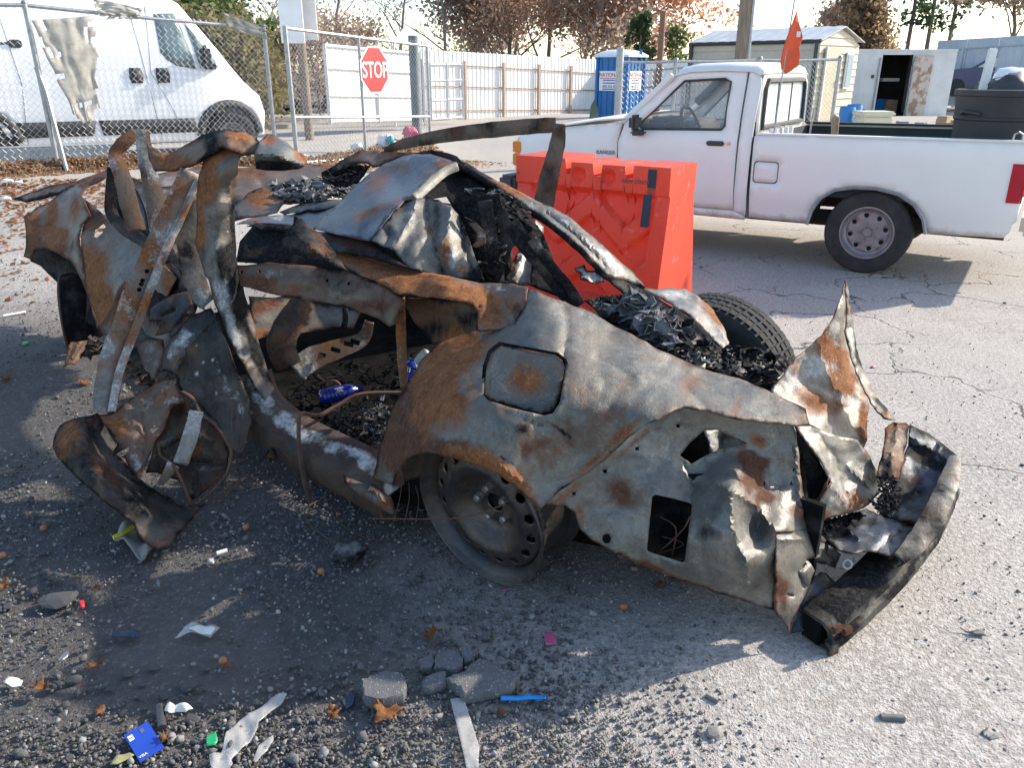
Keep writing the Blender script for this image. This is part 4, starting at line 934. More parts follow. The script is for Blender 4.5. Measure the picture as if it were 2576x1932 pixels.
lump('rubbish_bag', cc + Vector((.0, 0, .74)), .20, 'black_plastic', 'crumpled black bag heaped in the grey can', 'bag', 3, (1.1, 1, .7))
lump('plastic_sheet', cc + Vector((.12, .05, .82)), .17, 'white_paint', 'white crumpled plastic on top of the black bag', 'plastic', 5, (1.3, 1, .6))
lump('jug', cc + Vector((.27, -.06, .79)), .075, 'drum_blue', 'small blue and white jug at the rim of the can', 'jug', 6, (1, 1, 1.2), amp=.1)
tag(MB().box(cc + Vector((-.19, -.02, .82)), (.07, .02, .46), .3, .01, Matrix.Rotation(.06, 3, 'Y')).build('plank', 'pvc', None), 'pale upright board sticking out of the grey can', 'board')
# ---------------------------------------------------------------- orange plastic barrier
m, N, L, b = newmat('barrier_plastic'); vec = tcoord(N, L, 'Object')
col = mix(N, L, ramp(N, L, ntex(N, L, vec, 3, 5, .6), .3, .7), (.82, .15, .085), (.74, .12, .07)); col = mix(N, L, ramp(N, L, ntex(N, L, vec, 9, 6, .7), .60, .74), col, (.78, .40, .36))
col = mix(N, L, math_(N, L, 'MULTIPLY', ramp(N, L, ntex(N, L, tcoord(N, L, 'Object', (3, 3, 14)), 3.5, 6, .75), .60, .70), .5), col, (.30, .07, .06))
L.new(col, b.inputs['Base Color']); b.inputs['Roughness'].default_value = .45
tr_ = N.new('ShaderNodeBsdfTranslucent'); L.new(col, tr_.inputs[0]); ms = N.new('ShaderNodeMixShader'); ms.inputs[0].default_value = .38
L.new(b.outputs[0], ms.inputs[1]); L.new(tr_.outputs[0], ms.inputs[2]); L.new(ms.outputs[0], N['Material Output'].inputs[0])
bw0 = PZ(1480, 752); BA = math.radians(-35)
br_ = thing('plastic_barrier', 'red orange hollow plastic road barrier between wreck and pickup', 'barrier', (bw0.x, bw0.y, 0), BA)
X0, X1 = -.49, .655
def bd(h): return .31 - .15 * min(1, max(0, h / .93)) if h < .80 else .185
def bface(x, h):                               # depth of the front face: recessed field with raised chevrons
    y = -bd(h); fx_ = (x - X0) / (X1 - X0)
    if .09 < fx_ < .91 and .10 < h < .80:
        e = min(sstep(.09, .115, fx_), sstep(.91, .885, fx_), sstep(.10, .13, h), sstep(.80, .77, h)); rec = .05 * e
        t = abs(((fx_ - .30) * 2.3) % 1.0 - .5) * 2; k = (h * 2.9 + t * .62 + .18) % 1.0
        up = sstep(.0, .05, k) * sstep(.50, .45, k)
        y += rec * (1 - .85 * up)
    if h >= .80: y -= .015
    for cx in (.43, .62):
        r_ = math.hypot((fx_ - cx) * 1.085, h - .885)
        if r_ < .05: y += .05 * (1 - (r_ / .05) ** 2) ** .5
    return y
def top(x):
    for a, b_, h in ((-.50, -.095, .985), (-.05, .115, .965), (.175, .345, .962), (.405, .70, .97)):
        if a - .006 <= x <= b_ + .006: return h
    return .885
xs = sorted(set(list(np.linspace(X0, X1, 74)) + [e + o for e in (-.095, -.05, .115, .175, .345, .405) for o in (-.0065, .0065)])); zs = np.linspace(0, 1, 64); mb = MB(); nz = len(zs)
for x in xs:
    tp = top(x)
    for z in zs: h = max(.0, tp * z); hh = min(h, .90) if h > .90 else h; mb.v.append(Vector((x, bface(x, h), h)))
nx = len(xs); mb.f = [(i * nz + j, (i + 1) * nz + j, (i + 1) * nz + j + 1, i * nz + j + 1) for i in range(nx - 1) for j in range(nz - 1)]
o = len(mb.v)
for x in xs:
    tp = top(x)
    for z in zs: h = tp * z; mb.v.append(Vector((x, bd(h) + (.015 if h >= .8 else 0), h)))
mb.f += [(o + i * nz + j, o + i * nz + j + 1, o + (i + 1) * nz + j + 1, o + (i + 1) * nz + j) for i in range(nx - 1) for j in range(nz - 1)]
mb.f += [(i * nz + nz - 1, (i + 1) * nz + nz - 1, o + (i + 1) * nz + nz - 1, o + i * nz + nz - 1) for i in range(nx - 1)]
for i in (0, nx - 1): mb.f += [(i * nz + j, i * nz + j + 1, o + i * nz + j + 1, o + i * nz + j) for j in range(nz - 1)]
mb.build('shell', 'barrier_plastic', br_, True, 32)
for x in (-.28, .02, .36): MB().span((x - .07, -.325, 0), (x + .07, -.24, .045), .01).build('foot', 'barrier_plastic', br_)
mat('tape_dark', (.05, .055, .075), (.04, .045, .06), 4, .6)
tp_ = MB()
for h0, h1, x in ((.955, .80, .535), (.80, .60, .515)): tp_.add([(x - .028, bface(x, h0) - .006, h0), (x + .030, bface(x, h0) - .006, h0), (x + .025, -bd(h1) - .010, h1), (x - .033, -bd(h1) - .010, h1)], [(0, 1, 2, 3)])
thicken(tp_.build('tape_strip', 'tape_dark', br_), .002)
text_mesh('NEW CENTR', .033, 'seam', br_, (.425, -.206, .872), (math.pi / 2, 0, 0), 'lettering', .001, 1.0)
for (x, h) in ((-.47, .87), (-.14, .875), (.18, .855), (.50, .165)): MB().sphere((x, -bd(h) - .012, h), .008, 6, 4).build('rivet', 'seam', br_)
# ---------------------------------------------------------------- burnt metal: r = orange rust, g = soot, b = bare pale metal / ash, a = dark brown scale
def burnt(name, base1, base2, rough=.5, metal=.45):
    m, N, L, b = newmat(name); vec = tcoord(N, L, 'Object')
    at_ = N.new('ShaderNodeAttribute'); at_.attribute_name = 'burn'; se = N.new('ShaderNodeSeparateColor'); L.new(at_.outputs['Color'], se.inputs[0])
    n0 = ntex(N, L, vec, 5, 6, .65, .6); n1 = ntex(N, L, vec, 16, 6, .72, .4); n2 = ntex(N, L, vec, 60, 4, .7); n3 = ntex(N, L, vec, 190, 3, .75)
    st = ntex(N, L, tcoord(N, L, 'Object', (38, 38, 5)), 1.0, 4, .7, .5); cr = ntex(N, L, vec, 9, 8, .8, 1.5)
    def mask(ch, nz, amt=1.1, lo=.30, hi=.72):
        return ramp(N, L, math_(N, L, 'ADD', ch, math_(N, L, 'MULTIPLY', math_(N, L, 'SUBTRACT', nz, .5), amt)), lo, hi)
    def blend(a_, b_, w_=.5): return math_(N, L, 'ADD', math_(N, L, 'MULTIPLY', a_, 1 - w_), math_(N, L, 'MULTIPLY', b_, w_))
    col = mix(N, L, ramp(N, L, n0, .35, .66), base1, base2)
    col = mix(N, L, math_(N, L, 'MULTIPLY', ramp(N, L, cr, .48, .66), .65), col, tuple(x * .45 for x in base2))
    col = mix(N, L, ramp(N, L, blend(n1, n3, .4), .52, .66), col, tuple(min(1, x * 1.5) for x in base1))
    col = mix(N, L, math_(N, L, 'MULTIPLY', ramp(N, L, ntex(N, L, vec, 3.1, 5, .7, 1.0), .45, .70), .55), col, (.155, .112, .075))
    col = mix(N, L, math_(N, L, 'MULTIPLY', ramp(N, L, blend(n2, n3), .56, .66), .7), col, (.05, .045, .042))
    mr = mask(se.outputs[0], blend(blend(n1, st), n2, .4), 1.25, .20, .82)
    rustc = mix(N, L, ramp(N, L, n1, .40, .62), (.21, .088, .036), (.125, .049, .027)); rustc = mix(N, L, ramp(N, L, blend(n2, n3), .50, .62), rustc, (.29, .142, .062)); rustc = mix(N, L, ramp(N, L, cr, .55, .68), rustc, (.085, .04, .025))
    ma = mask(at_.outputs['Alpha'], blend(n1, n2, .4), 1.4); mg = mask(se.outputs[1], blend(blend(n1, n0), st, .35), 1.5); mw = mask(se.outputs[2], blend(n1, blend(n2, n3), .55), 1.8, .36, .66)
    col = mix(N, L, ma, col, mix(N, L, ramp(N, L, n2, .4, .65), (.075, .036, .024), (.125, .064, .042)))
    col = mix(N, L, mr, col, rustc); col = mix(N, L, mw, col, mix(N, L, ramp(N, L, n2, .4, .6), (.30, .30, .285), (.44, .44, .42)))
    col = mix(N, L, mg, col, mix(N, L, ramp(N, L, blend(n3, n2), .48, .62), (.009, .009, .010), (.04, .038, .037)))
    L.new(col, b.inputs['Base Color'])
    oxid = math_(N, L, 'MAXIMUM', math_(N, L, 'MAXIMUM', mr, mg), math_(N, L, 'MAXIMUM', ma, math_(N, L, 'MULTIPLY', mw, .6)))
    me_ = math_(N, L, 'MULTIPLY', math_(N, L, 'SUBTRACT', 1.0, oxid, True), metal); L.new(me_, b.inputs['Metallic'])
    L.new(math_(N, L, 'SUBTRACT', .42, math_(N, L, 'MULTIPLY', oxid, .36)), b.inputs['Specular IOR Level'])
    rr = math_(N, L, 'ADD', math_(N, L, 'MULTIPLY', oxid, .28), math_(N, L, 'ADD', math_(N, L, 'MULTIPLY', blend(n1, n2), .35), rough - .18)); L.new(rr, b.inputs['Roughness'])
    bump(N, L, b, math_(N, L, 'ADD', math_(N, L, 'MULTIPLY', n1, .6), math_(N, L, 'ADD', math_(N, L, 'MULTIPLY', n2, .45), math_(N, L, 'MULTIPLY', n3, .4))), .5, .007)
    return m
burnt('burnt_grey', (.165, .158, .135), (.095, .098, .094), .52, .40)
burnt('burnt_pale', (.225, .215, .19), (.14, .14, .13), .46, .45)
burnt('burnt_blue', (.066, .085, .115), (.042, .054, .07), .34, .6)
burnt('burnt_dark', (.036, .035, .034), (.020, .020, .021), .6, .15)
burnt('burnt_brown', (.16, .115, .085), (.11, .085, .068), .6, .3)
mat('char', (.006, .006, .007), (.030, .028, .027), 11, .9, 0, .6, 40, lo=.48, hi=.66, spec=.08)
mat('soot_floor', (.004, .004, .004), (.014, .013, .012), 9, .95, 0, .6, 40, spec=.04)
mat('char_ash', (.012, .012, .013), (.17, .17, .17), 9, .85, 0, .6, 50, lo=.50, hi=.66, spec=.1)
mat('rust_wire', (.13, .065, .04), (.07, .04, .03), 20, .8, .2)
mat('ash_white', (.42, .42, .41), (.28, .28, .27), 20, .9, 0, .4, 60)

CAR0 = Vector((-.35, 2.9, 0))
car = thing('wrecked_car', 'burnt out and crushed rusty grey car wreck in the middle of the lot', 'car', CAR0)
def tps(ctrl):
    P_ = np.array([(c[0] / 500., c[1] / 500.) for c in ctrl]); z = np.array([c[2] for c in ctrl]); n = len(P_)
    if n < 3: return lambda Q: np.full(len(Q), z.mean())
    def U(a, b):
        d = ((a[:, None, :] - b[None, :, :]) ** 2).sum(2); return np.where(d > 0, .5 * d * np.log(d + 1e-12), 0)
    K = U(P_, P_) + np.eye(n) * 1e-4; A = np.zeros((n + 3, n + 3)); A[:n, :n] = K; A[:n, n] = A[n, :n] = 1; A[:n, n + 1:] = P_; A[n + 1:, :n] = P_.T
    w = np.linalg.lstsq(A, np.concatenate([z, np.zeros(3)]), rcond=None)[0]
    return lambda Q: U(Q / 500., P_) @ w[:n] + w[n] + (Q / 500.) @ w[n + 1:]
def seg_dist(Q, line):
    d = np.full(len(Q), 1e9)
    for a, b in zip(line[:-1], line[1:]):
        a = np.array(a[:2]); b = np.array(b[:2]); ab = b - a; t = np.clip(((Q - a) @ ab) / (ab @ ab + 1e-9), 0, 1); d = np.minimum(d, np.hypot(*(Q - a - t[:, None] * ab).T))
    return d
def noise2(Q, s, seed, o=3): return np.array([noise.fractal(Vector((q[0] * s, q[1] * s, seed)), 1.0, 2.0, o) for q in Q])
CH = dict(r=0, k=1, w=2, d=3)
def sheet(name, outline, ctrl, m, holes=(), creases=(), dents=(), paint=(), step=9, thick=.003, crum=.006, cs=.012, seed=1, parent=None, base=(0, 0, 0, 0), smooth=24, ridged=.006, edge=2.0):
    r = random.Random(seed); ol = [(p[0] + r.uniform(-edge, edge), p[1] + r.uniform(-edge, edge)) for p in resample(outline, step * 2.5)] if edge else outline
    P_, T_ = cdt(ol, list(holes), step, .25, seed); Y = tps(ctrl)(P_)
    lo, hi = min(c[2] for c in ctrl), max(c[2] for c in ctrl); Y = np.clip(Y, lo - .12 * (hi - lo) - .03, hi + .12 * (hi - lo) + .03)
    for (line, amp, w) in creases: Y = Y + amp * np.exp(-seg_dist(P_, line) / w)
    for (u, v, rad, amp) in dents: Y = Y + amp * np.exp(-((P_[:, 0] - u) ** 2 + (P_[:, 1] - v) ** 2) / rad ** 2)
    if crum: Y = Y + crum * noise2(P_, cs, seed * 1.7) * 1.2
    if ridged:
        for q, w in ((.7, 1.0), (1.7, .55)): Y = Y - ridged * 2.2 * w * (np.abs(noise2(P_, cs * q, seed * 3.1 + 5 * q, 1)) - .2)
    co = np.array([tuple(PY(a[0], a[1], y) - CAR0) for a, y in zip(P_, Y)]); me = np_mesh(name, co, T_)
    col = np.tile(np.array(base, float), (len(P_), 1)); wob = noise2(P_, .02, seed + 40) * .35
    for p in paint:
        ch, u, v, ru, rv, st = p[:6]; a = math.radians(p[6]) if len(p) > 6 else 0
        dx = P_[:, 0] - u; dy = P_[:, 1] - v; x_ = dx * math.cos(a) + dy * math.sin(a); y_ = -dx * math.sin(a) + dy * math.cos(a)
        d = np.sqrt((x_ / ru) ** 2 + (y_ / rv) ** 2) * (1 + wob); col[:, CH[ch]] += st * (.55 if ch == 'w' else 1.0) * np.clip(1.35 - d, 0, 1)
    ed = seg_dist(P_, list(ol) + [ol[0]]); nz = [noise2(P_, q, seed * 2.3 + i * 17, 3) for i, q in enumerate((.012, .016, .03, .02))]
    for i, q in enumerate((.28, .26, .22, .28)): col[:, i] += q * nz[i]
    col[:, 3] += .45 * np.exp(-ed / 7); col[:, 1] += (.30 + .5 * nz[1]) * np.exp(-ed / 4); col[:, 2] -= .3 * np.exp(-ed / 6)
    col = np.clip(col, -1, 1); at_ = me.attributes.new('burn', 'FLOAT_COLOR', 'POINT'); at_.data.foreach_set('color', np.ascontiguousarray(col, dtype=np.float32).ravel())
    o = link(name, me, m, parent or car, True, smooth); thicken(o, thick, 0); return o
def strip(name, path, w, m, t=.012, parent=None, lip=.018, base=(0, 0, 0, 0), up=None, seed=0):
    """Folded channel along (u, v, Y) points, w metres wide."""
    pts = [PY(*p[:3]) for p in path]; ws = w if isinstance(w, (list, tuple)) else [w] * len(pts); mb = MB(); n = len(pts); prof = [(-.5, lip), (-.5, 0), (-.18, -.004), (.18, -.004), (.5, 0), (.5, lip)]
    fine = []; wf_ = []
    for i in range(n - 1):
        p0, p1, p2, p3 = pts[max(i - 1, 0)], pts[i], pts[i + 1], pts[min(i + 2, n - 1)]
        for k in range(6):
            q = k / 6; fine.append(.5 * ((2 * p1) + (-p0 + p2) * q + (2 * p0 - 5 * p1 + 4 * p2 - p3) * q * q + (-p0 + 3 * p1 - 3 * p2 + p3) * q ** 3)); wf_.append(ws[i] * (1 - q) + ws[i + 1] * q)
    fine.append(pts[-1]); wf_.append(ws[-1])
    for i, q in enumerate(fine):
        tg = (fine[min(i + 1, len(fine) - 1)] - fine[max(i - 1, 0)]).normalized(); view = (q - Vector((0, 0, CAMH))).normalized() if up is None else Vector(up)
        sd_ = tg.cross(view).normalized(); nr = sd_.cross(tg).normalized()
        if nr.dot(view) < 0: nr = -nr
        jit = 1 + .10 * noise.noise(Vector((i * .5, seed, 0)))
        for a, d in prof: mb.v.append(q + sd_ * (a * wf_[i] * jit) + nr * d - CAR0)
    k = len(prof); mb.f = [(i * k + j, i * k + j + 1, (i + 1) * k + j + 1, (i + 1) * k + j) for i in range(len(fine) - 1) for j in range(k - 1)]
    me = mesh_from(name, mb.v, mb.f); at_ = me.attributes.new('burn', 'FLOAT_COLOR', 'POINT'); at_.data.foreach_set('color', np.array([[base[c] + (.6, .5, .45, .5)[c] * noise.fractal(q * 9 + Vector((seed * 3.3, c * 11, 0)), 1, 2, 3) for c in range(4)] for q in mb.v], dtype=np.float32).ravel())
    o = link(name, me, m, parent or car, True, 40); thicken(o, t * .25, 0); return o
def wires(name, paths, r, m, parent=None, n=5):
    mb = MB()
    for p in paths:
        pts = [PY(*q) for q in p]; f = []
        for i in range(len(pts) - 1):
            p0, p1, p2, p3 = pts[max(i - 1, 0)], pts[i], pts[i + 1], pts[min(i + 2, len(pts) - 1)]
            for k in range(5):
                q = k / 5; f.append(.5 * ((2 * p1) + (-p0 + p2) * q + (2 * p0 - 5 * p1 + 4 * p2 - p3) * q * q + (-p0 + 3 * p1 - 3 * p2 + p3) * q ** 3))
        mb.tube([x for x in f] + [pts[-1]], r, n)
    return mb.build(name, m, parent or car, True, 60, rel=CAR0)
def debris(name, poly, ctrl, n, m, size=(.02, .06), seed=1, jit=.03, tubes=.25, lift=.0, parent=None):
    """A heap of burnt scraps: bent flakes, shards and short tubes on the surface the control points give."""
    r = random.Random(seed); A = np.array(poly); f = tps(ctrl); mb = MB(); k = 0
    while k < n:
        q = (r.uniform(A[:, 0].min(), A[:, 0].max()), r.uniform(A[:, 1].min(), A[:, 1].max()))
        if not in_poly(poly, np.array([q]))[0]: continue
        k += .55; c = PY(q[0], q[1], float(f(np.array([q]))[0]) + r.uniform(-jit, jit)) + Vector((0, 0, lift * r.random())); s = r.uniform(*size) * .62
        R = Matrix.Rotation(r.uniform(0, 6.3), 3, 'Z') @ Matrix.Rotation(r.gauss(0, .38), 3, 'X') @ Matrix.Rotation(r.gauss(0, .38), 3, 'Y')
        if r.random() < tubes * .5:
            a = R @ Vector((s * 1.5, 0, 0)); mb.tube([c - a, c + R @ Vector((0, s * .3, 0)), c + a], s * r.uniform(.06, .16), 4)
        else:
            g = [(-1, -.7), (0, -.9), (1, -.6), (-1.1, .1), (0, 0), (.9, .15), (-.8, .8), (.1, .9), (.8, .7)]
            vs = [R @ Vector((x * s * r.uniform(.6, 1.2), y * s * r.uniform(.4, 1.1), r.gauss(0, .22) * s)) + c for x, y in g]
            mb.add(vs, [(0, 1, 4, 3), (1, 2, 5, 4), (3, 4, 7, 6), (4, 5, 8, 7)])
    o = mb.build(name, m, parent or car, False, rel=CAR0); thicken(o, .003, 0); o['kind'] = 'stuff'; return o
def heap(name, poly, ctrl, n, m='burnt_dark', seed=1, size=(.01, .03), base=(.05, .35, .25, .2), rough=.03):
    """A burnt mass: a lumpy crust with loose flakes and wires on it."""
    o = sheet(name, poly, ctrl, m, step=6, crum=rough * .55, cs=.028, ridged=rough * .5, seed=seed, base=base, smooth=30, edge=4)
    debris('loose_flakes', poly, [(u, v, y - .015) for u, v, y in ctrl], int(n * .55), 'char_ash', size, seed + 1, .015, .25, .012)
    r = random.Random(seed); A = np.array(poly); f = tps(ctrl)
    for k in range(5):
        u = r.uniform(A[:, 0].min(), A[:, 0].max()); v = r.uniform(A[:, 1].min(), A[:, 1].max())
        if not in_poly(poly, np.array([(u, v)]))[0]: continue
        pts = []
        for j in range(4): uu = u + (j - 1.5) * r.uniform(12, 30); vv = v + r.uniform(-18, 18); pts.append((uu, vv, float(f(np.array([(uu, vv)]))[0]) - .03 - r.random() * .02))
        wires('burnt_wire', [pts], r.uniform(.002, .004), 'rust_wire', n=4)
    return o
# ================================================================ the wreck, rear end
SEAM = [(1407, 1235), (1517, 1162), (1610, 1077), (1721, 1025), (1770, 1034), (1839, 1054), (2001, 1072), (2038, 1072)]
UQ = [(939, 1207), (956, 1125), (988, 1028), (1025, 971), (1058, 905), (1102, 868), (1170, 838), (1240, 828), (1297, 812), (1322, 765), (1330, 726), (1400, 752), (1488, 788), (1570, 833), (1680, 890), (1773, 930), (1879, 960), (2001, 1017), (2026, 1027), (2038, 1072)] + SEAM[::-1][1:] + [(1378, 1268), (1360, 1284), (1325, 1247), (1293, 1219), (1244, 1186), (1163, 1158), (1071, 1138), (1041, 1150), (1013, 1168), (994, 1205), (990, 1222)]
fdoor = [uv('B6', *p) for p in ((545, 300), (575, 215), (640, 162), (740, 180), (870, 205), (980, 225), (1025, 260), (1040, 300), (1005, 520), (960, 590), (905, 603), (700, 555), (560, 510), (530, 470))]
qp = sheet('rear_quarter_panel', UQ, [(939, 1207, 2.46), (1025, 971, 2.52), (1102, 868, 2.58), (1240, 828, 2.52), (1074, 1138, 2.13), (1160, 1150, 2.00), (1360, 1284, 1.89), (1150, 1000, 2.16), (1320, 940, 2.13), (1330, 726, 2.56), (1297, 812, 2.43), (1488, 788, 2.50), (1600, 960, 2.13), (1773, 930, 2.33), (1517, 1162, 2.0), (1720, 1025, 2.04), (2001, 1017, 2.14), (2038, 1072, 2.05), (1879, 960, 2.25), (1839, 1054, 2.02), (1407, 1235, 1.96), (1420, 860, 2.27)],
    'burnt_grey', [fdoor], creases=[([(1500, 900), (1585, 945)], .02, 14), ([(1410, 740), (1430, 830), (1415, 900)], .022, 22), ([(1720, 970), (1780, 1030)], .012, 8), ([(1320, 1060), (1400, 1075), (1450, 1140)], .010, 7), ([(990, 1222), (1000, 1180), (1030, 1140), (1075, 1120), (1160, 1135), (1250, 1168), (1330, 1225)], -.018, 12), ([(1040, 1000), (985, 1090), (960, 1180)], -.015, 9)],
    dents=[(1540, 850, 45, .02), (1415, 930, 30, .012), (1660, 930, 60, .012), (1480, 1010, 70, -.012)],
    paint=[('r', 1120, 925, 60, 110, 1.0, 25), ('r', 1090, 1010, 45, 80, .9, 20), ('r', 1170, 890, 80, 35, .8, -25), ('r', 1200, 1150, 110, 22, .9, 18), ('r', 1290, 1210, 70, 22, .9, 40), ('r', 1580, 1080, 60, 10, .8, -40), ('r', 1480, 1170, 60, 9, .7, -40), ('r', 1735, 965, 34, 26, .45), ('r', 1855, 1020, 14, 40, .4, 20), ('r', 1150, 1030, 30, 60, .7, 10), ('d', 1500, 1060, 120, 60, .35, -20), ('d', 1350, 1120, 90, 50, .4, 20), ('r', 1300, 1000, 60, 60, .25),
           ('d', 1010, 1080, 60, 120, .75, 25), ('d', 1060, 960, 30, 60, .6, 30), ('d', 1130, 1125, 120, 30, .6, 10), ('w', 1400, 780, 60, 25, .5, 25), ('w', 1600, 860, 120, 18, .55, 27), ('w', 1850, 965, 150, 14, .5, 20), ('w', 1380, 1090, 30, 20, .6, 30), ('w', 1090, 990, 18, 14, .5), ('k', 1340, 1060, 30, 8, .6, -50), ('k', 1420, 1090, 50, 6, .6, 35), ('k', 1260, 1150, 60, 5, .6, 30), ('k', 1300, 1075, 18, 14, .4), ('w', 1650, 975, 5, 15, .9, 10)], step=9, thick=.003, crum=.005, seed=3, base=(.17, .13, -.05, .14))
sheet('fuel_door', [(1319 + (p[0] - 1319) * .975, 956 + (p[1] - 956) * .975) for p in fdoor], [(1230, 880, 2.19), (1420, 900, 2.13), (1400, 1040, 2.07), (1220, 1000, 2.10), (1310, 950, 2.115)], 'burnt_grey', paint=[('r', 1330, 960, 45, 40, .75), ('w', 1330, 1010, 30, 15, .4), ('k', 1325, 930, 18, 14, .35)], step=9, crum=.003, seed=4, parent=qp, base=(.18, .05, .05, .12), edge=0)
gp_ = [(1300 + (p[0] - 1320) * 1.07 + 20, 955 + (p[1] - 955) * 1.07) for p in fdoor]
sheet('fuel_door_pocket', gp_, [(1230, 880, 2.25), (1420, 900, 2.19), (1400, 1040, 2.13), (1220, 1000, 2.16)], 'char', step=20, seed=5, parent=qp, edge=0)  # pocket kept near black so the door gap reads as shadow
# lower quarter with the open lamp hole and the vent opening
LQ = [(1362, 1272), (1400, 1228), (1510, 1152), (1603, 1068), (1718, 1015), (1770, 1024), (1839, 1044), (1990, 1062), (2003, 1086), (2011, 1172), (2027, 1274), (2031, 1332), (1995, 1338), (1954, 1340), (1950, 1420), (1946, 1534), (1938, 1534), (1836, 1502), (1775, 1481), (1681, 1449), (1600, 1418), (1545, 1390), (1488, 1357), (1460, 1333), (1443, 1288), (1419, 1270)]
lamp = V('B8', [(270, 235), (330, 160), (420, 80), (500, 78), (600, 120), (690, 160), (570, 185), (470, 215), (340, 290)]); vent = V('B8', [(100, 490), (120, 478), (220, 500), (335, 530), (348, 545), (325, 720), (303, 885), (290, 898), (180, 865), (75, 830), (68, 815)])
sq = [V('B6', [(x - 12, y - 10), (x + 11, y - 12), (x + 13, y + 10), (x - 9, y + 13)]) for x, y in ((1733, 667), (1480, 808), (1282, 948), (1090, 1087))]
rd_ = [uv('B6', 1293 + 27 * math.cos(a), 1365 + 30 * math.sin(a)) for a in np.linspace(0, 6.28, 12, endpoint=False)]
sl = [V('B8', [(x - 7, y + 12), (x - 3, y - 10), (x + 9, y - 14), (x + 4, y + 9)]) for x, y in ((980, 245), (974, 325), (957, 410), (790, 412))]
lq = sheet('lower_quarter_panel', LQ, [(1362, 1272, 1.975), (1510, 1152, 2.03), (1718, 1015, 2.09), (1990, 1070, 2.10), (1443, 1288, 2.0), (1545, 1390, 1.96), (1681, 1449, 1.91), (1836, 1502, 1.86), (1946, 1534, 1.83), (1836, 1235, 1.90), (1843, 1330, 1.835), (1882, 1420, 1.80), (1790, 1130, 2.09), (1900, 1180, 2.06), (2011, 1172, 2.07), (2031, 1332, 2.0), (1954, 1340, 1.86), (1690, 1270, 1.95), (1900, 1330, 1.93), (1905, 1270, 1.96), (1780, 1230, 1.99), (1900, 1460, 1.865), (1930, 1240, 2.0)],
    'burnt_pale', [lamp, vent] + sq + [rd_] + sl, creases=[([(1836, 1233), (1843, 1330), (1875, 1410), (1885, 1470)], -.04, 13), ([(1836, 1233), (1900, 1268), (1950, 1335)], -.03, 9), ([(1780, 1205), (1836, 1235)], -.02, 9), ([(2000, 1085), (2005, 1180), (2015, 1290)], -.02, 6), ([(1620, 1100), (1700, 1035)], .010, 8), ([(1720, 1160), (1745, 1215), (1740, 1260)], .02, 12)],
    dents=[(1720, 1290, 50, .014), (1650, 1240, 40, -.010), (1890, 1400, 26, -.028), (1560, 1260, 60, .010), (1800, 1180, 50, .015), (1955, 1215, 40, .02)],
    paint=[('d', 1880, 1150, 38, 28, .9), ('d', 1895, 1210, 40, 50, .8, 20), ('d', 1930, 1250, 30, 26, .7), ('r', 1910, 1110, 26, 20, .7), ('r', 1430, 1240, 60, 14, .7, -38), ('r', 1600, 1110, 60, 10, .7, -42), ('r', 1460, 1290, 14, 40, .6, -20), ('r', 2010, 1290, 20, 20, .7), ('d', 1560, 1240, 60, 50, .5), ('d', 1640, 1430, 90, 16, .5, 20), ('k', 1850, 1330, 4, 4, .1), ('w', 1960, 1300, 50, 25, .5), ('w', 1850, 1250, 10, 60, .5), ('k', 1780, 1340, 30, 24, .35), ('k', 1760, 1250, 18, 10, .3), ('w', 1540, 1330, 40, 20, .4)], step=9, crum=.006, seed=7, base=(.08, .10, .0, .14))
# loose wires showing in the vent opening, dark plates added behind the openings for shade
sheet('vent_dark_plate', [(1480, 1300), (1600, 1200), (1780, 1190), (1850, 1290), (1830, 1480), (1700, 1430), (1520, 1370)], [(1480, 1300, 2.06), (1780, 1190, 2.05), (1830, 1480, 2.03), (1520, 1370, 2.06)], 'char', step=22, seed=8, crum=.004)
sheet('lamp_void_plate', [(1690, 1060), (1800, 1050), (1930, 1090), (1920, 1180), (1720, 1190)], [(1690, 1060, 2.26), (1930, 1090, 2.24), (1920, 1180, 2.24), (1720, 1190, 2.24)], 'char', step=22, seed=8, crum=.004)
wires('loose_wires', [[(1640, 1400, 1.98), (1680, 1370, 1.96), (1720, 1330, 1.98), (1735, 1300, 2.0)], [(1650, 1410, 1.96), (1690, 1405, 1.94), (1725, 1410, 1.95)], [(1660, 1300, 2.02), (1700, 1330, 1.98), (1690, 1400, 1.96)], [(1665, 1350, 2.0), (1720, 1370, 1.98), (1650, 1395, 1.96)]], .0025, 'rust_wire')
sheet('lamp_shell', V('B8', [(420, 80), (500, 75), (620, 120), (700, 165), (600, 200), (460, 230), (440, 150)]), [uv('B8', 430, 90) + (2.14,), uv('B8', 560, 150) + (2.20,), uv('B8', 690, 165) + (2.12,), uv('B8', 460, 225) + (2.13,)], 'burnt_pale', step=7, crum=.012, cs=.03, seed=9, base=(0, 0, .6, 0))
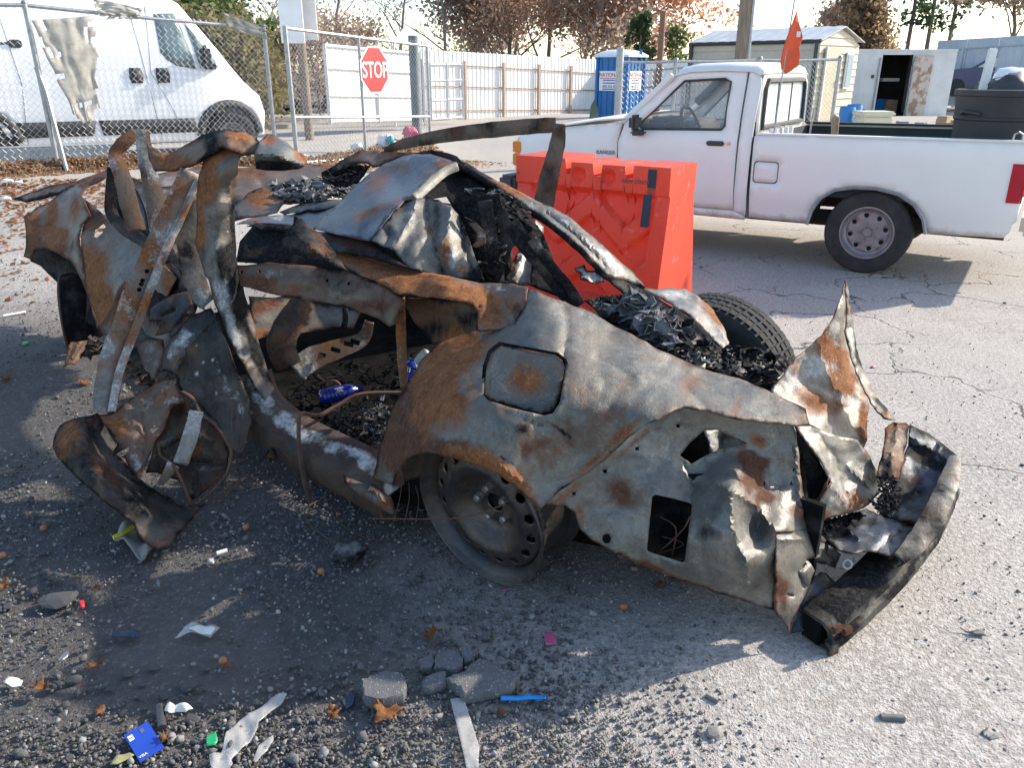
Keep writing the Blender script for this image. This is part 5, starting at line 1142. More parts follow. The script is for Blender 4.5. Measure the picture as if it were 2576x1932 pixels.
# tail corner, plate and bumper
sheet('tail_corner_panel', V('B8', [(865, 715), (960, 705), (1055, 690), (1085, 760), (1118, 850), (1060, 885), (1105, 950), (1070, 1040), (1010, 1170), (955, 1270), (945, 1338), (905, 1260), (850, 1195), (860, 1000)]), [uv('B8', 865, 715) + (1.865,), uv('B8', 1055, 690) + (1.99,), uv('B8', 1118, 850) + (1.97,), uv('B8', 1060, 960) + (1.92,), uv('B8', 955, 1270) + (1.83,), uv('B8', 850, 1195) + (1.825,), uv('B8', 860, 1000) + (1.835,), uv('B8', 960, 950) + (1.88,)], 'burnt_pale',
      creases=[(V('B8', [(1060, 885), (1000, 960), (1030, 1040)]), .03, 10), (V('B8', [(880, 760), (1050, 745)]), -.015, 5), (V('B8', [(868, 720), (858, 1000), (852, 1190)]), -.012, 5)], holes=[V('B8', [(925, 1090), (975, 1098), (972, 1112), (940, 1106)])],
      paint=[('d', 1960, 1480, 30, 60, .6), ('r', 2000, 1350, 20, 14, .5), ('k', 1990, 1520, 20, 40, .3), ('w', 1990, 1350, 40, 14, .4)], step=7, crum=.006, seed=11, base=(.05, .1, .1, .12))
sheet('valance_plate', V('B8', [(1085, 1000), (1140, 960), (1180, 965), (1290, 1078), (1240, 1130), (1160, 1195), (1110, 1270), (1060, 1325), (955, 1338), (1010, 1170)]), [uv('B8', 1085, 1000) + (1.97,), uv('B8', 1180, 965) + (2.02,), uv('B8', 1290, 1078) + (1.97,), uv('B8', 1110, 1270) + (1.875,), uv('B8', 955, 1338) + (1.85,)], 'burnt_blue', step=10, crum=.003, seed=12, base=(0, .30, .05, 0))
def beam():
    path = [PZ(*uv('B8', x, y), h) for x, y, h in ((1115, 1350, .045), (1250, 1240, .07), (1420, 1090, .09), (1560, 950, .11), (1680, 810, .13), (1790, 660, .155), (1870, 500, .165), (1910, 400, .175))]
    prof = [(-.05, .050), (.026, .050), (.040, .038), (.042, .014), (.030, .006), (.030, -.006), (.042, -.014), (.040, -.038), (.026, -.050), (-.05, -.050)]   # (out, up)
    mb = MB(); fine = []
    for i in range(len(path) - 1):
        p0, p1, p2, p3 = path[max(i - 1, 0)], path[i], path[i + 1], path[min(i + 2, len(path) - 1)]
        for k in range(6): q = k / 6; fine.append(.5 * ((2 * p1) + (-p0 + p2) * q + (2 * p0 - 5 * p1 + 4 * p2 - p3) * q * q + (-p0 + 3 * p1 - 3 * p2 + p3) * q ** 3))
    fine.append(path[-1])
    for i, q in enumerate(fine):
        tg = (fine[min(i + 1, len(fine) - 1)] - fine[max(i - 1, 0)]).normalized(); out = Vector((tg.y, -tg.x, 0)).normalized(); up = Vector((0, 0, 1)) * .9 - out * .25
        w = .004 * noise.noise(Vector((i * .4, 0, 0)))
        for a, c in prof: mb.v.append(q + out * (a + w) + up * c - CAR0)
    k = len(prof); mb.f = [(i * k + j, i * k + j + 1, (i + 1) * k + j + 1, (i + 1) * k + j) for i in range(len(fine) - 1) for j in range(k - 1)]
    me = mesh_from('bumper_beam', mb.v, mb.f); at_ = me.attributes.new('burn', 'FLOAT_COLOR', 'POINT'); col = []
    for i in range(len(fine)):
        for j in range(k): col += [0.0, .55 + .3 * (noise.noise(Vector((i * .2, j * .4, 2))) > .1), .08, .35]
    at_.data.foreach_set('color', col); o = link('bumper_beam', me, 'burnt_grey', car, True, 40); thicken(o, .004, 0)
    e = fine[0]; tg = (fine[1] - fine[0]).normalized(); out = Vector((tg.y, -tg.x, 0)).normalized()
    for k_ in range(3): MB().box(e + out * .045 + Vector((0, 0, .04 - .04 * k_)) + tg * (.02 + .05 * (k_ % 2)) - CAR0, (.035, .016, .022), math.atan2(tg.y, tg.x), .003).build('end_clip', 'burnt_dark', o)
    MB().box(e + tg * .03 - out * .02 - CAR0 + Vector((0, 0, 0)), (.06, .06, .08), math.atan2(tg.y, tg.x), .004).build('end_block', 'char', o)
beam()
# crumpled dark sheet along the bumper and boot floor
sheet('boot_floor_sheet', V('B8', [(1075, 640), (1130, 650), (1240, 620), (1350, 590), (1420, 570), (1500, 600), (1680, 650), (1775, 700), (1740, 790), (1650, 870), (1600, 872), (1450, 828), (1330, 852), (1240, 825), (1190, 770), (1130, 720)]), [uv('B8', 1075, 640) + (2.12,), uv('B8', 1350, 590) + (2.28,), uv('B8', 1500, 600) + (2.27,), uv('B8', 1775, 700) + (2.08,), uv('B8', 1640, 870) + (1.985,), uv('B8', 1450, 828) + (1.98,), uv('B8', 1240, 825) + (1.99,), uv('B8', 1400, 700) + (2.13,)], 'burnt_blue',
      creases=[(V('B8', [(1690, 640), (1600, 740), (1480, 830)]), .02, 14), (V('B8', [(1330, 600), (1310, 700), (1390, 760)]), -.02, 10), (V('B8', [(1180, 690), (1300, 740)]), .02, 10)], paint=[('k', 2080, 1325, 40, 20, .9), ('k', 2150, 1315, 60, 16, .7), ('w', 2180, 1350, 60, 30, .45), ('k', 2110, 1340, 30, 16, .6)], step=8, crum=.012, cs=.02, seed=14, base=(0, .38, .05, .1))
sheet('boot_back_sheet', V('B8', [(1690, 50), (1800, 100), (1900, 165), (1985, 240), (1965, 330), (1900, 470), (1830, 590), (1775, 690), (1680, 650), (1560, 620), (1500, 600), (1540, 510), (1610, 400), (1640, 300), (1680, 170)]), [uv('B8', 1690, 50) + (2.58,), uv('B8', 1900, 165) + (2.58,), uv('B8', 1985, 240) + (2.42,), uv('B8', 1900, 470) + (2.22,), uv('B8', 1775, 690) + (2.08,), uv('B8', 1500, 600) + (2.27,), uv('B8', 1610, 400) + (2.38,), uv('B8', 1750, 400) + (2.40,)], 'burnt_blue',
      creases=[(V('B8', [(1700, 120), (1830, 200), (1940, 270)]), -.02, 10), (V('B8', [(1880, 190), (1850, 260)]), -.02, 8), (V('B8', [(1560, 520), (1700, 510), (1760, 480)]), .018, 8)], paint=[('k', 2320, 1150, 70, 16, .9, 30), ('k', 2250, 1230, 60, 60, .45), ('w', 2330, 1170, 40, 8, .8, 35), ('d', 2300, 1210, 30, 20, .5)], step=8, crum=.010, cs=.02, seed=15, base=(0, .42, .05, .05))
strip('boot_sheet_lip', [uv('B8', 1975, 245) + (2.40,), uv('B8', 1940, 380) + (2.28,), uv('B8', 1880, 530) + (2.16,), uv('B8', 1800, 680) + (2.07,), uv('B8', 1720, 790) + (2.01,), uv('B8', 1620, 878) + (1.965,)], [.03, .055, .06, .06, .055, .03], 'burnt_grey', base=(0, .4, .0, .2), lip=.03)
# torn boot lid standing up as a spike
LID = V('B7', [(1105, 5), (1088, 90), (1060, 180), (1030, 245), (960, 350), (880, 430), (800, 490), (640, 690), (700, 780), (860, 1000), (1050, 1060), (1200, 1090), (1240, 1000), (1240, 900), (1256, 790), (1200, 640), (1150, 520), (1120, 430), (1098, 300), (1110, 200), (1118, 120)])
sheet('boot_lid', LID, [uv('B7', 1105, 5) + (2.76,), uv('B7', 1030, 245) + (2.62,), uv('B7', 800, 490) + (2.44,), uv('B7', 640, 690) + (2.34,), uv('B7', 880, 1010) + (2.20,), uv('B7', 1190, 1080) + (2.40,), uv('B7', 1256, 790) + (2.60,), uv('B7', 1120, 430) + (2.70,), uv('B7', 1000, 650) + (2.48,), uv('B7', 1215, 900) + (2.50,)], 'burnt_pale',
      creases=[(V('B7', [(1060, 300), (1110, 640), (1180, 730), (1250, 775)]), -.012, 6), (V('B7', [(1250, 790), (1200, 900), (1220, 1000)]), -.03, 12), (V('B7', [(850, 640), (1000, 700), (1100, 790)]), .012, 16)],
      paint=[('r', 2090, 890, 30, 90, 1.0, -15), ('r', 2120, 960, 40, 50, .9), ('r', 2050, 1010, 60, 30, .7, 20), ('r', 2000, 930, 12, 50, .5), ('r', 2170, 1050, 14, 50, .9), ('w', 2060, 920, 50, 35, .8, 30), ('w', 2095, 830, 24, 30, .9), ('w', 2120, 1000, 40, 14, .8, 25), ('k', 2110, 930, 14, 30, .5), ('k', 2030, 1040, 40, 16, .4), ('w', 2000, 960, 30, 40, .4), ('d', 2170, 1090, 20, 30, .6)], step=7, crum=.006, cs=.018, seed=16, base=(.15, .05, .2, .05))
sheet('torn_edge_strip', V('B7', [(1105, 5), (1125, 90), (1128, 150), (1150, 250), (1165, 340), (1170, 430), (1200, 520), (1230, 580), (1270, 680), (1330, 770), (1385, 840), (1420, 880), (1350, 870), (1280, 800), (1220, 680), (1165, 560), (1130, 450), (1105, 330), (1110, 200)]), [uv('B7', 1105, 5) + (2.60,), uv('B7', 1165, 340) + (2.58,), uv('B7', 1105, 330) + (2.50,), uv('B7', 1230, 580) + (2.55,), uv('B7', 1165, 560) + (2.44,), uv('B7', 1420, 880) + (2.52,), uv('B7', 1280, 800) + (2.36,)], 'burnt_pale', creases=[(V('B7', [(1130, 300), (1180, 560), (1290, 760)]), .02, 6)],
      paint=[('k', 2160, 900, 10, 20, .8, -20), ('k', 2210, 1010, 14, 30, .7, -30), ('r', 2225, 1040, 14, 14, .7), ('w', 2140, 830, 20, 60, .5)], step=6, crum=.012, cs=.03, seed=17, base=(.05, .1, .3, .1))
sheet('boot_side_panel', V('B7', [(790, 900), (890, 905), (1000, 960), (1180, 1000), (1260, 1100), (1325, 1235), (1320, 1330), (1250, 1400), (1190, 1440), (1060, 1470), (925, 1510), (900, 1480), (960, 1350), (1018, 1265), (985, 1190), (900, 1060), (830, 985)]), [uv('B7', 800, 930) + (2.16,), uv('B7', 1180, 1030) + (2.30,), uv('B7', 1325, 1235) + (2.28,), uv('B7', 1190, 1440) + (2.16,), uv('B7', 925, 1510) + (2.06,), uv('B7', 1018, 1265) + (2.10,), uv('B7', 900, 1060) + (2.12,), uv('B7', 1120, 1200) + (2.24,)], 'burnt_pale',
      creases=[(V('B7', [(930, 960), (1050, 1130), (1110, 1330)]), .02, 10), (V('B7', [(1130, 1170), (1250, 1290)]), -.025, 8), (V('B7', [(1030, 1290), (1110, 1400)]), -.018, 8)], paint=[('r', 2150, 1260, 50, 26, .8), ('r', 2070, 1300, 30, 16, .8, -30), ('k', 2190, 1210, 26, 30, .5), ('w', 2100, 1260, 40, 30, .5), ('k', 2150, 1190, 16, 20, .4), ('r', 2180, 1150, 20, 30, .5)], step=7, crum=.008, cs=.02, seed=18, base=(.05, .05, .25, .08))
sheet('boot_void_plate', V('B7', [(820, 975), (870, 985), (1015, 1262), (980, 1330), (880, 1395), (870, 1250)]), [uv('B7', 820, 975) + (2.14,), uv('B7', 1015, 1262) + (2.18,), uv('B7', 880, 1395) + (2.14,)], 'burnt_dark', step=9, seed=19, base=(.1, .6, 0, 0))  # dark sheet added to stand for the shaded gap
sheet('torn_tab', V('B7', [(940, 1350), (1000, 1230), (990, 1330), (960, 1400), (930, 1505), (880, 1480), (885, 1400)]), [uv('B7', 940, 1350) + (2.08,), uv('B7', 1000, 1230) + (2.10,), uv('B7', 930, 1505) + (2.03,)], 'burnt_brown', step=7, seed=20, base=(.6, .2, 0, .2))
st_ = sheet('charred_strap', V('B7', [(1355, 925), (1400, 890), (1480, 895), (1503, 920), (1490, 1000), (1465, 1110), (1440, 1230), (1420, 1265), (1300, 1230), (1330, 1100), (1345, 1000)]), [uv('B7', 1355, 925) + (2.46,), uv('B7', 1500, 920) + (2.50,), uv('B7', 1420, 1265) + (2.25,), uv('B7', 1300, 1230) + (2.22,), uv('B7', 1400, 1060) + (2.34,)], 'burnt_brown', creases=[(V('B7', [(1430, 900), (1400, 1080), (1370, 1240)]), -.02, 10)], paint=[('k', 2230, 1190, 20, 40, .6), ('k', 2260, 1080, 30, 20, .4)], step=7, crum=.012, cs=.03, seed=21, base=(.35, .15, .05, .3))
debris('charred_clump', V('B7', [(1310, 1220), (1430, 1230), (1450, 1300), (1440, 1420), (1390, 1480), (1290, 1430), (1250, 1390), (1330, 1330)]), [uv('B7', 1310, 1220) + (2.2,), uv('B7', 1450, 1300) + (2.22,), uv('B7', 1390, 1480) + (2.1,), uv('B7', 1250, 1390) + (2.1,)], 90, 'char_ash', (.006, .016), 5, .012, .3)
debris('charred_clump', V('B8', [(1120, 660), (1380, 590), (1400, 620), (1280, 660), (1160, 720)]), [uv('B8', 1120, 660) + (2.08,), uv('B8', 1380, 590) + (2.2,), uv('B8', 1160, 720) + (2.05,)], 60, 'char', (.008, .02), 6, .01, .2)
sheet('lower_inner_sheet', V('B8', [(1075, 640), (1110, 690), (1180, 770), (1260, 850), (1230, 930), (1120, 900), (1090, 860), (1075, 760)]), [uv('B8', 1075, 640) + (2.04,), uv('B8', 1260, 850) + (2.02,), uv('B8', 1120, 900) + (1.98,), uv('B8', 1075, 760) + (2.0,)], 'burnt_dark', step=8, crum=.02, cs=.03, seed=22, base=(0, .4, .1, 0))
MB().lathe([(.010, 0), (.016, 0), (.016, .004), (.010, .004), (.010, 0)], 14, Matrix.Translation(PY(*uv('B8', 1305, 908), 1.99) - CAR0) @ Matrix.Rotation(1.2, 4, 'X')).build('tow_ring', 'ash_white', car, True)
# ================================================================ the wreck, wheels
def basis(c, nrm, spin=0.0):
    z = Vector(nrm).normalized(); x = z.orthogonal().normalized() if abs(z.z) > .99 else Vector((0, 0, 1)).cross(z).normalized(); y = z.cross(x)
    return Matrix.Translation(Vector(c) - CAR0) @ Matrix((x, y, z)).transposed().to_4x4() @ Matrix.Rotation(spin, 4, 'Z')
def burnt_mesh(o, base):
    me = o.data; a = me.attributes.new('burn', 'FLOAT_COLOR', 'POINT'); a.data.foreach_set('color', np.tile(np.array(base, dtype=np.float32), len(me.vertices))); return o
burnt('wheel_steel', (.075, .064, .06), (.045, .048, .055), .36, .6)
def steel_wheel(c, nrm, R=.247, spin=0.0, base=(.12, .05, .0, .30)):
    M = basis(c, nrm, spin); root = bpy.data.objects.new('wheel', None); C.link(root); root.parent = car
    burnt_mesh(MB().lathe([(R * .86, -.205), (R, -.20), (R * .97, -.185), (R * .9, -.175), (R * .88, -.13), (R * .84, -.07), (R * .88, -.03), (R * .93, -.018), (R * .965, -.010), (R * .985, .0), (R, .004), (R * 1.005, -.004), (R * .985, -.012)], 64, M).build('rim', 'wheel_steel', root, True, 40), base)
    nh = 16; hs = []
    for k in range(nh):
        a = 2 * math.pi * k / nh; cx, cy = R * .735 * math.cos(a), R * .735 * math.sin(a)
        hs.append([(cx + .0135 * math.cos(q) * math.cos(a) - .0165 * math.sin(q) * math.sin(a), cy + .0135 * math.cos(q) * math.sin(a) + .0165 * math.sin(q) * math.cos(a)) for q in np.linspace(0, 2 * math.pi, 12, endpoint=False)])
    cen = [(.032 * math.cos(q), .032 * math.sin(q)) for q in np.linspace(0, 2 * math.pi, 16, endpoint=False)]
    P_, T_ = cdt([(R * .875 * math.cos(q), R * .875 * math.sin(q)) for q in np.linspace(0, 2 * math.pi, 64, endpoint=False)], hs + [cen], .008, .15, 2)
    def zf(r):
        t = r / R
        return float(np.interp(t, [0, .13, .30, .37, .44, .52, .60, .68, .735, .80, .845, .875], [-.082, -.082, -.080, -.072, -.052, -.030, -.020, -.026, -.034, -.038, -.040, -.060]))
    me = np_mesh('disc', np.array([tuple(M @ Vector((a[0], a[1], zf(math.hypot(*a))))) for a in P_]), T_); d = link('disc', me, 'wheel_steel', root, True, 50); burnt_mesh(d, base); thicken(d, .004, 0)
    for k in range(5):
        a = 2 * math.pi * k / 5 + .35; MM = M @ Matrix.Translation((.0575 * math.cos(a), .0575 * math.sin(a), -.080))
        MB().lathe([(0, .028), (.009, .028), (.013, .022), (.014, .0), (.019, -.001)], 6, MM).build('lug_nut', mat('lug_steel', (.45, .42, .38), (.30, .25, .20), 60, .35, .7), root)
    MB().lathe([(0, -.098), (.031, -.095), (.031, -.115)], 20, M).build('hub', 'char', root, True)
    return root
steel_wheel(PY(1203, 1296, 2.115), (-.63, -.76, -.13), .247, .2)
# brake drum and scorched inner barrel behind it
Mr = basis(PY(1203, 1296, 2.115), (-.63, -.76, -.13)); burnt_mesh(MB().lathe([(0, -.10), (.14, -.10), (.15, -.11), (.15, -.2), (.06, -.22), (.05, -.6)], 32, Mr).build('brake_drum', 'wheel_steel', car, True, 40), (0, .5, 0, .3))
steel_wheel(PY(172, 800, 4.45), (-.93, -.36, .0), .250, .0, (.35, .0, .25, .4))
Mf = basis(PY(172, 800, 4.45), (-.93, -.36, .0)); MB().lathe([(.245, -.205), (.262, -.19), (.265, -.10), (.255, -.012), (.246, -.01)], 40, Mf).build('burnt_tyre', 'char', car, True, 50)
# far rear wheel still wears its tyre
tyc = PY(1808, 930, 3.36); Mt = basis(tyc, (-.66, -.70, -.20))
ty_ = MB().lathe([(.235, .085), (.27, .105), (.315, .098), (.338, .078), (.343, .0), (.338, -.078), (.315, -.098), (.27, -.105), (.235, -.085), (.225, .0), (.235, .085)], 48, Mt).build('tyre', 'tyre', car, True, 40)
mb = MB()
for k in range(56):
    a = 2 * math.pi * k / 56
    for z, s in ((-.052, .018), (-.018, .014), (.018, .014), (.052, .018)):
        A_ = Mt @ Matrix.Rotation(a + (.03 if z > 0 else 0), 4, 'Z') @ Matrix.Translation((.344, 0, z)); n0 = len(mb.v)
        mb.v += [A_ @ Vector((x, y * .014, q * s * .8)) for x in (-.004, .004) for y in (-1, 1) for q in (-1, 1)]; mb.f += [tuple(n0 + i for i in f) for f in ((0, 1, 3, 2), (4, 6, 7, 5), (0, 4, 5, 1), (2, 3, 7, 6), (0, 2, 6, 4), (1, 5, 7, 3))]
mb.build('tread_blocks', 'tyre', ty_)
burnt_mesh(MB().lathe([(0, .02), (.08, .03), (.17, -.01), (.20, -.02), (.235, .085), (.228, .09), (.19, .0), (0, -.0)], 32, Mt).build('rim', 'wheel_steel', ty_, True, 40), (.2, .5, 0, .3))

# ================================================================ the wreck, floor and inside
fl_pts = [Vector((-.45, 2.55, .10)), Vector((-1.45, 3.5, .12)), Vector((-2.1, 4.3, .15)), Vector((-1.1, 5.3, .2)), Vector((.2, 4.1, .2)), Vector((.85, 3.45, .2)), Vector((1.15, 2.75, .18)), (Vector((.75, 2.15, .15)))]
mb = MB(); mb.v = [p - CAR0 for p in fl_pts] + [p - CAR0 - Vector((0, 0, .05)) for p in fl_pts]; n = len(fl_pts)
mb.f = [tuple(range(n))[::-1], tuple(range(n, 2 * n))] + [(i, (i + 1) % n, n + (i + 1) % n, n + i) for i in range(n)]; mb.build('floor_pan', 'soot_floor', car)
debris('burnt_interior_debris', [(690, 1040), (740, 960), (900, 900), (1080, 880), (1060, 960), (1000, 1040), (960, 1130), (800, 1110)], [(690, 1040, 2.95), (740, 960, 3.2), (1080, 880, 3.2), (960, 1130, 2.62), (800, 1110, 2.8)], 110, 'char', (.012, .04), 31, .03, .45, .01)
debris('burnt_interior_debris', [(840, 1050), (960, 1010), (1000, 1060), (950, 1140), (860, 1110)], [(840, 1050, 2.9), (960, 1010, 2.9), (950, 1140, 2.6)], 120, 'char_ash', (.006, .02), 32, .03, .3, .03)
# unseen box under the boot, added to stop sun passing beneath the car
mb = MB(); ub = [(-.02, 2.42), (.25, 2.22), (.75, 2.10), (1.05, 2.42), (.75, 3.15), (.1, 3.2)]; mb.prism(ub, .26, Matrix.Translation((0, 0, .09) - CAR0 if False else Vector((0, 0, .09)) - CAR0)); mb.build('underbody_sun_block', 'char', car, bev=.02)
mb = MB(); fw = [Vector((.0, 2.34, 0)), Vector((.45, 2.18, 0)), Vector((.79, 2.07, 0)), Vector((.89, 1.975, 0))]  # mostly hidden wall added to stop light streaks through the tail
for p in fw: mb.v += [p + Vector((0, 0, .07)) - CAR0, p + Vector((0, 0, .37)) - CAR0]
mb.f = [(2 * i, 2 * i + 2, 2 * i + 3, 2 * i + 1) for i in range(3)]; thicken(mb.build('boot_light_block', 'char', car), .02, 0)
rw_ = random.Random(9)
for k in range(26):
    x, y = rw_.uniform(480, 1230), rw_.uniform(330, 880); yb = 3.25 - (y - 330) * .0010; wires('cabin_wire', [[uv('B5', x + (j - 1.5) * rw_.uniform(30, 90), y + rw_.uniform(-60, 60)) + (yb - rw_.random() * .12,) for j in range(4)]], rw_.uniform(.002, .005), ('rust_wire', 'char', 'char_ash')[k % 3], n=4)
# inner walls added to shut the sun out and keep the cabin dark
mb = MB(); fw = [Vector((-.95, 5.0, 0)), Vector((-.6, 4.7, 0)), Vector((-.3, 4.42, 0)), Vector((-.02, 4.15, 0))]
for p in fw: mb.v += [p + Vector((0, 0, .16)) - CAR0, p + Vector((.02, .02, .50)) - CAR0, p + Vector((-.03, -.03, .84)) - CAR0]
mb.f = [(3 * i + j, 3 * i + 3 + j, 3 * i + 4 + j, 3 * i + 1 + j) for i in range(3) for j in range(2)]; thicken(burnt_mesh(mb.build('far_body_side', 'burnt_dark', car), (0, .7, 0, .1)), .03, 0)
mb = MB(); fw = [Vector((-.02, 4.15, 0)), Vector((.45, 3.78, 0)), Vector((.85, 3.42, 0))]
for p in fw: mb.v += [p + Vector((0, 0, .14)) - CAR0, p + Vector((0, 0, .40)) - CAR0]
mb.f = [(0, 2, 3, 1), (2, 4, 5, 3)]; thicken(burnt_mesh(mb.build('far_side_blocker', 'burnt_dark', car), (0, .7, 0, .1)), .05, 0)  # low panel out of view, added to block sun from the cabin
sheet('cavity_dark_sheet', V('B2', [(230, 880), (250, 760), (330, 660), (560, 650), (760, 720), (1000, 800), (1200, 900), (1400, 1000), (1400, 1150), (1000, 1000), (600, 920)]), [uv('B2', 230, 880) + (3.5,), uv('B2', 330, 660) + (3.75,), uv('B2', 760, 720) + (3.6,), uv('B2', 1200, 900) + (3.3,), uv('B2', 1400, 1150) + (3.1,), uv('B2', 600, 920) + (3.4,)], 'burnt_dark', step=22, crum=.02, seed=33, base=(0, 1, 0, 0))  # black sheet set in so the cavity looks dark
sheet('far_wheelhouse', V('B2', [(1250, 1100), (1500, 1110), (1740, 1150), (1740, 1330), (1600, 1400), (1450, 1390), (1330, 1250)]), [uv('B2', 1250, 1100) + (2.85,), uv('B2', 1740, 1150) + (2.66,), uv('B2', 1600, 1400) + (2.68,), uv('B2', 1330, 1250) + (2.95,), uv('B2', 1500, 1250) + (2.80,)], 'burnt_brown', creases=[(V('B2', [(1560, 1120), (1640, 1250), (1700, 1330)]), .03, 12)], paint=[('r', 1140, 850, 40, 40, .7), ('k', 1090, 830, 50, 30, .6), ('k', 1180, 800, 30, 30, .5)], step=12, crum=.01, seed=34, base=(.35, .2, 0, .3))
sheet('inner_wheelhouse', V('B2', [(1440, 1420), (1500, 1370), (1600, 1350), (1700, 1360), (1640, 1420), (1480, 1530), (1330, 1640), (1290, 1640), (1380, 1500)]), [uv('B2', 1440, 1420) + (2.62,), uv('B2', 1700, 1360) + (2.56,), uv('B2', 1480, 1530) + (2.55,), uv('B2', 1290, 1640) + (2.56,)], 'burnt_brown', step=9, crum=.01, cs=.02, seed=35, base=(.2, .2, .1, .7))
sheet('far_door_inner', V('B2', [(310, 1090), (600, 1110), (900, 1150), (1000, 1190), (960, 1290), (700, 1310), (480, 1335), (340, 1360)]), [uv('B2', 310, 1090) + (3.9,), uv('B2', 900, 1150) + (4.1,), uv('B2', 960, 1290) + (3.8,), uv('B2', 340, 1360) + (3.65,)], 'burnt_grey', paint=[('r', 650, 840, 50, 16, 1), ('r', 700, 770, 60, 16, .6), ('d', 640, 760, 60, 30, .8), ('k', 760, 800, 20, 30, .5)], step=12, crum=.01, seed=36, base=(.1, .32, -.1, .3))
strip('seat_frame', [uv('B2', 600, 1560) + (3.25,), uv('B2', 700, 1480) + (3.3,), uv('B2', 860, 1420) + (3.35,), uv('B2', 1010, 1360) + (3.4,), uv('B2', 1055, 1250) + (3.42,)], [.10, .10, .085, .06, .035], 'burnt_brown', base=(.35, .0, .35, .1), lip=.02)
mb = MB()
for x, y in ((690, 1475), (760, 1450), (850, 1420), (930, 1385), (970, 1372)):
    c = PY(*uv('B2', x, y), 3.33); mb.box(c - CAR0 + Vector((0, -.012, 0)), (.042, .006, .020), .2, .0, Matrix.Rotation(.3, 3, 'Y'))
mb.build('seat_frame_slots', 'char', car)
strip('seat_bolster', [uv('B2', 650, 1120) + (3.3,), uv('B2', 560, 1260) + (3.2,), uv('B2', 510, 1400) + (3.15,), uv('B2', 560, 1530) + (3.15,)], [.09, .11, .12, .10], 'burnt_dark', base=(.15, .3, 0, .4))
strip('seat_hook', [uv('B2', 905, 1170) + (3.35,), uv('B2', 905, 1250) + (3.32,), uv('B2', 890, 1300) + (3.32,)], .022, 'burnt_dark', base=(0, .5, 0, .2), lip=.008)
strip('rust_post', [uv('B2', 1245, 1100) + (2.74,), uv('B2', 1250, 1300) + (2.74,), uv('B2', 1258, 1500) + (2.72,), uv('B2', 1270, 1660) + (2.70,)], [.030, .034, .032, .024], 'burnt_brown', base=(.75, .1, 0, .3), lip=.012)
# ================================================================ the wreck, middle
sheet('cross_beam', V('B2', [(240, 905), (430, 885), (700, 910), (900, 940), (1130, 1010), (1240, 1090), (1275, 1115), (1240, 1210), (1210, 1270), (1180, 1285), (1110, 1230), (900, 1150), (640, 1110), (450, 1080), (262, 1030)]), [uv('B2', 240, 905) + (3.10,), uv('B2', 262, 1030) + (3.02,), uv('B2', 700, 910) + (2.95,), uv('B2', 640, 1110) + (2.88,), uv('B2', 1130, 1010) + (2.80,), uv('B2', 1180, 1285) + (2.68,), uv('B2', 670, 1010) + (2.88,), uv('B2', 1150, 1130) + (2.70,)],
      'burnt_brown', [[uv('B2', x + 9 * math.cos(a), y + 11 * math.sin(a)) for a in np.linspace(0, 6.28, 8, endpoint=False)] for x, y in ((264, 945), (376, 940), (795, 997), (928, 1016))], creases=[(V('B2', [(250, 1000), (640, 1060), (1000, 1130), (1150, 1200)]), .015, 9), (V('B2', [(1155, 1050), (1130, 1180), (1150, 1240)]), .02, 6)],
      paint=[('d', 640, 720, 60, 30, .6), ('r', 720, 730, 80, 24, .35), ('k', 880, 720, 60, 30, .5), ('w', 740, 690, 120, 14, .5), ('k', 800, 690, 30, 24, .4), ('d', 930, 770, 60, 16, .5), ('w', 970, 770, 26, 40, .3)], step=9, crum=.005, seed=41, base=(.1, .05, .1, .35))
sheet('beam_hole_backing', V('B2', [(250, 925), (700, 930), (1000, 985), (1100, 1060), (900, 1120), (640, 1090), (262, 1015)]), [uv('B2', 250, 925) + (3.14,), uv('B2', 700, 930) + (2.99,), uv('B2', 1100, 1060) + (2.82,), uv('B2', 640, 1090) + (2.94,)], 'char', step=18, seed=41, crum=.0)  # dark backing added so the bolt holes read as shade
sheet('parcel_shelf', V('B2', [(840, 820), (1050, 860), (1280, 925), (1500, 965), (1740, 1010), (1900, 1015), (2040, 1040), (2022, 1150), (1950, 1270), (1850, 1300), (1740, 1312), (1725, 1310), (1728, 1190), (1700, 1140), (1450, 1100), (1250, 1090), (1130, 1020), (930, 930)]), [uv('B2', 840, 820) + (3.10,), uv('B2', 1280, 925) + (2.92,), uv('B2', 1740, 1010) + (2.74,), uv('B2', 2040, 1040) + (2.57,), uv('B2', 1950, 1270) + (2.44,), uv('B2', 1728, 1310) + (2.48,), uv('B2', 1700, 1140) + (2.58,), uv('B2', 1250, 1090) + (2.70,), uv('B2', 930, 930) + (2.90,), uv('B2', 1500, 1010) + (2.70,), uv('B2', 1250, 1000) + (2.78,)],
      'burnt_grey', [[uv('B2', 1736 + 9 * math.cos(a), 1158 + 11 * math.sin(a)) for a in np.linspace(0, 6.28, 8, endpoint=False)]], creases=[(V('B2', [(1130, 960), (1400, 1010), (1700, 1060), (1780, 1080)]), -.02, 8), (V('B2', [(1760, 1060), (1830, 1180), (1940, 1260)]), .03, 12), (V('B2', [(1890, 1020), (1900, 1140), (1960, 1220)]), .02, 10)],
      paint=[('r', 930, 660, 90, 26, 1, 15), ('r', 1040, 690, 100, 26, 1, 12), ('r', 1120, 730, 130, 24, 1, 10), ('r', 1020, 730, 80, 14, 1, 15), ('r', 1220, 790, 40, 26, .9), ('d', 1200, 760, 50, 16, .6), ('w', 1190, 715, 90, 16, .7, 8), ('w', 1270, 730, 40, 14, .7), ('k', 1300, 780, 24, 26, .7), ('k', 1010, 655, 60, 10, .4, 12)], step=9, crum=.006, seed=42, base=(.45, .0, .0, .1))
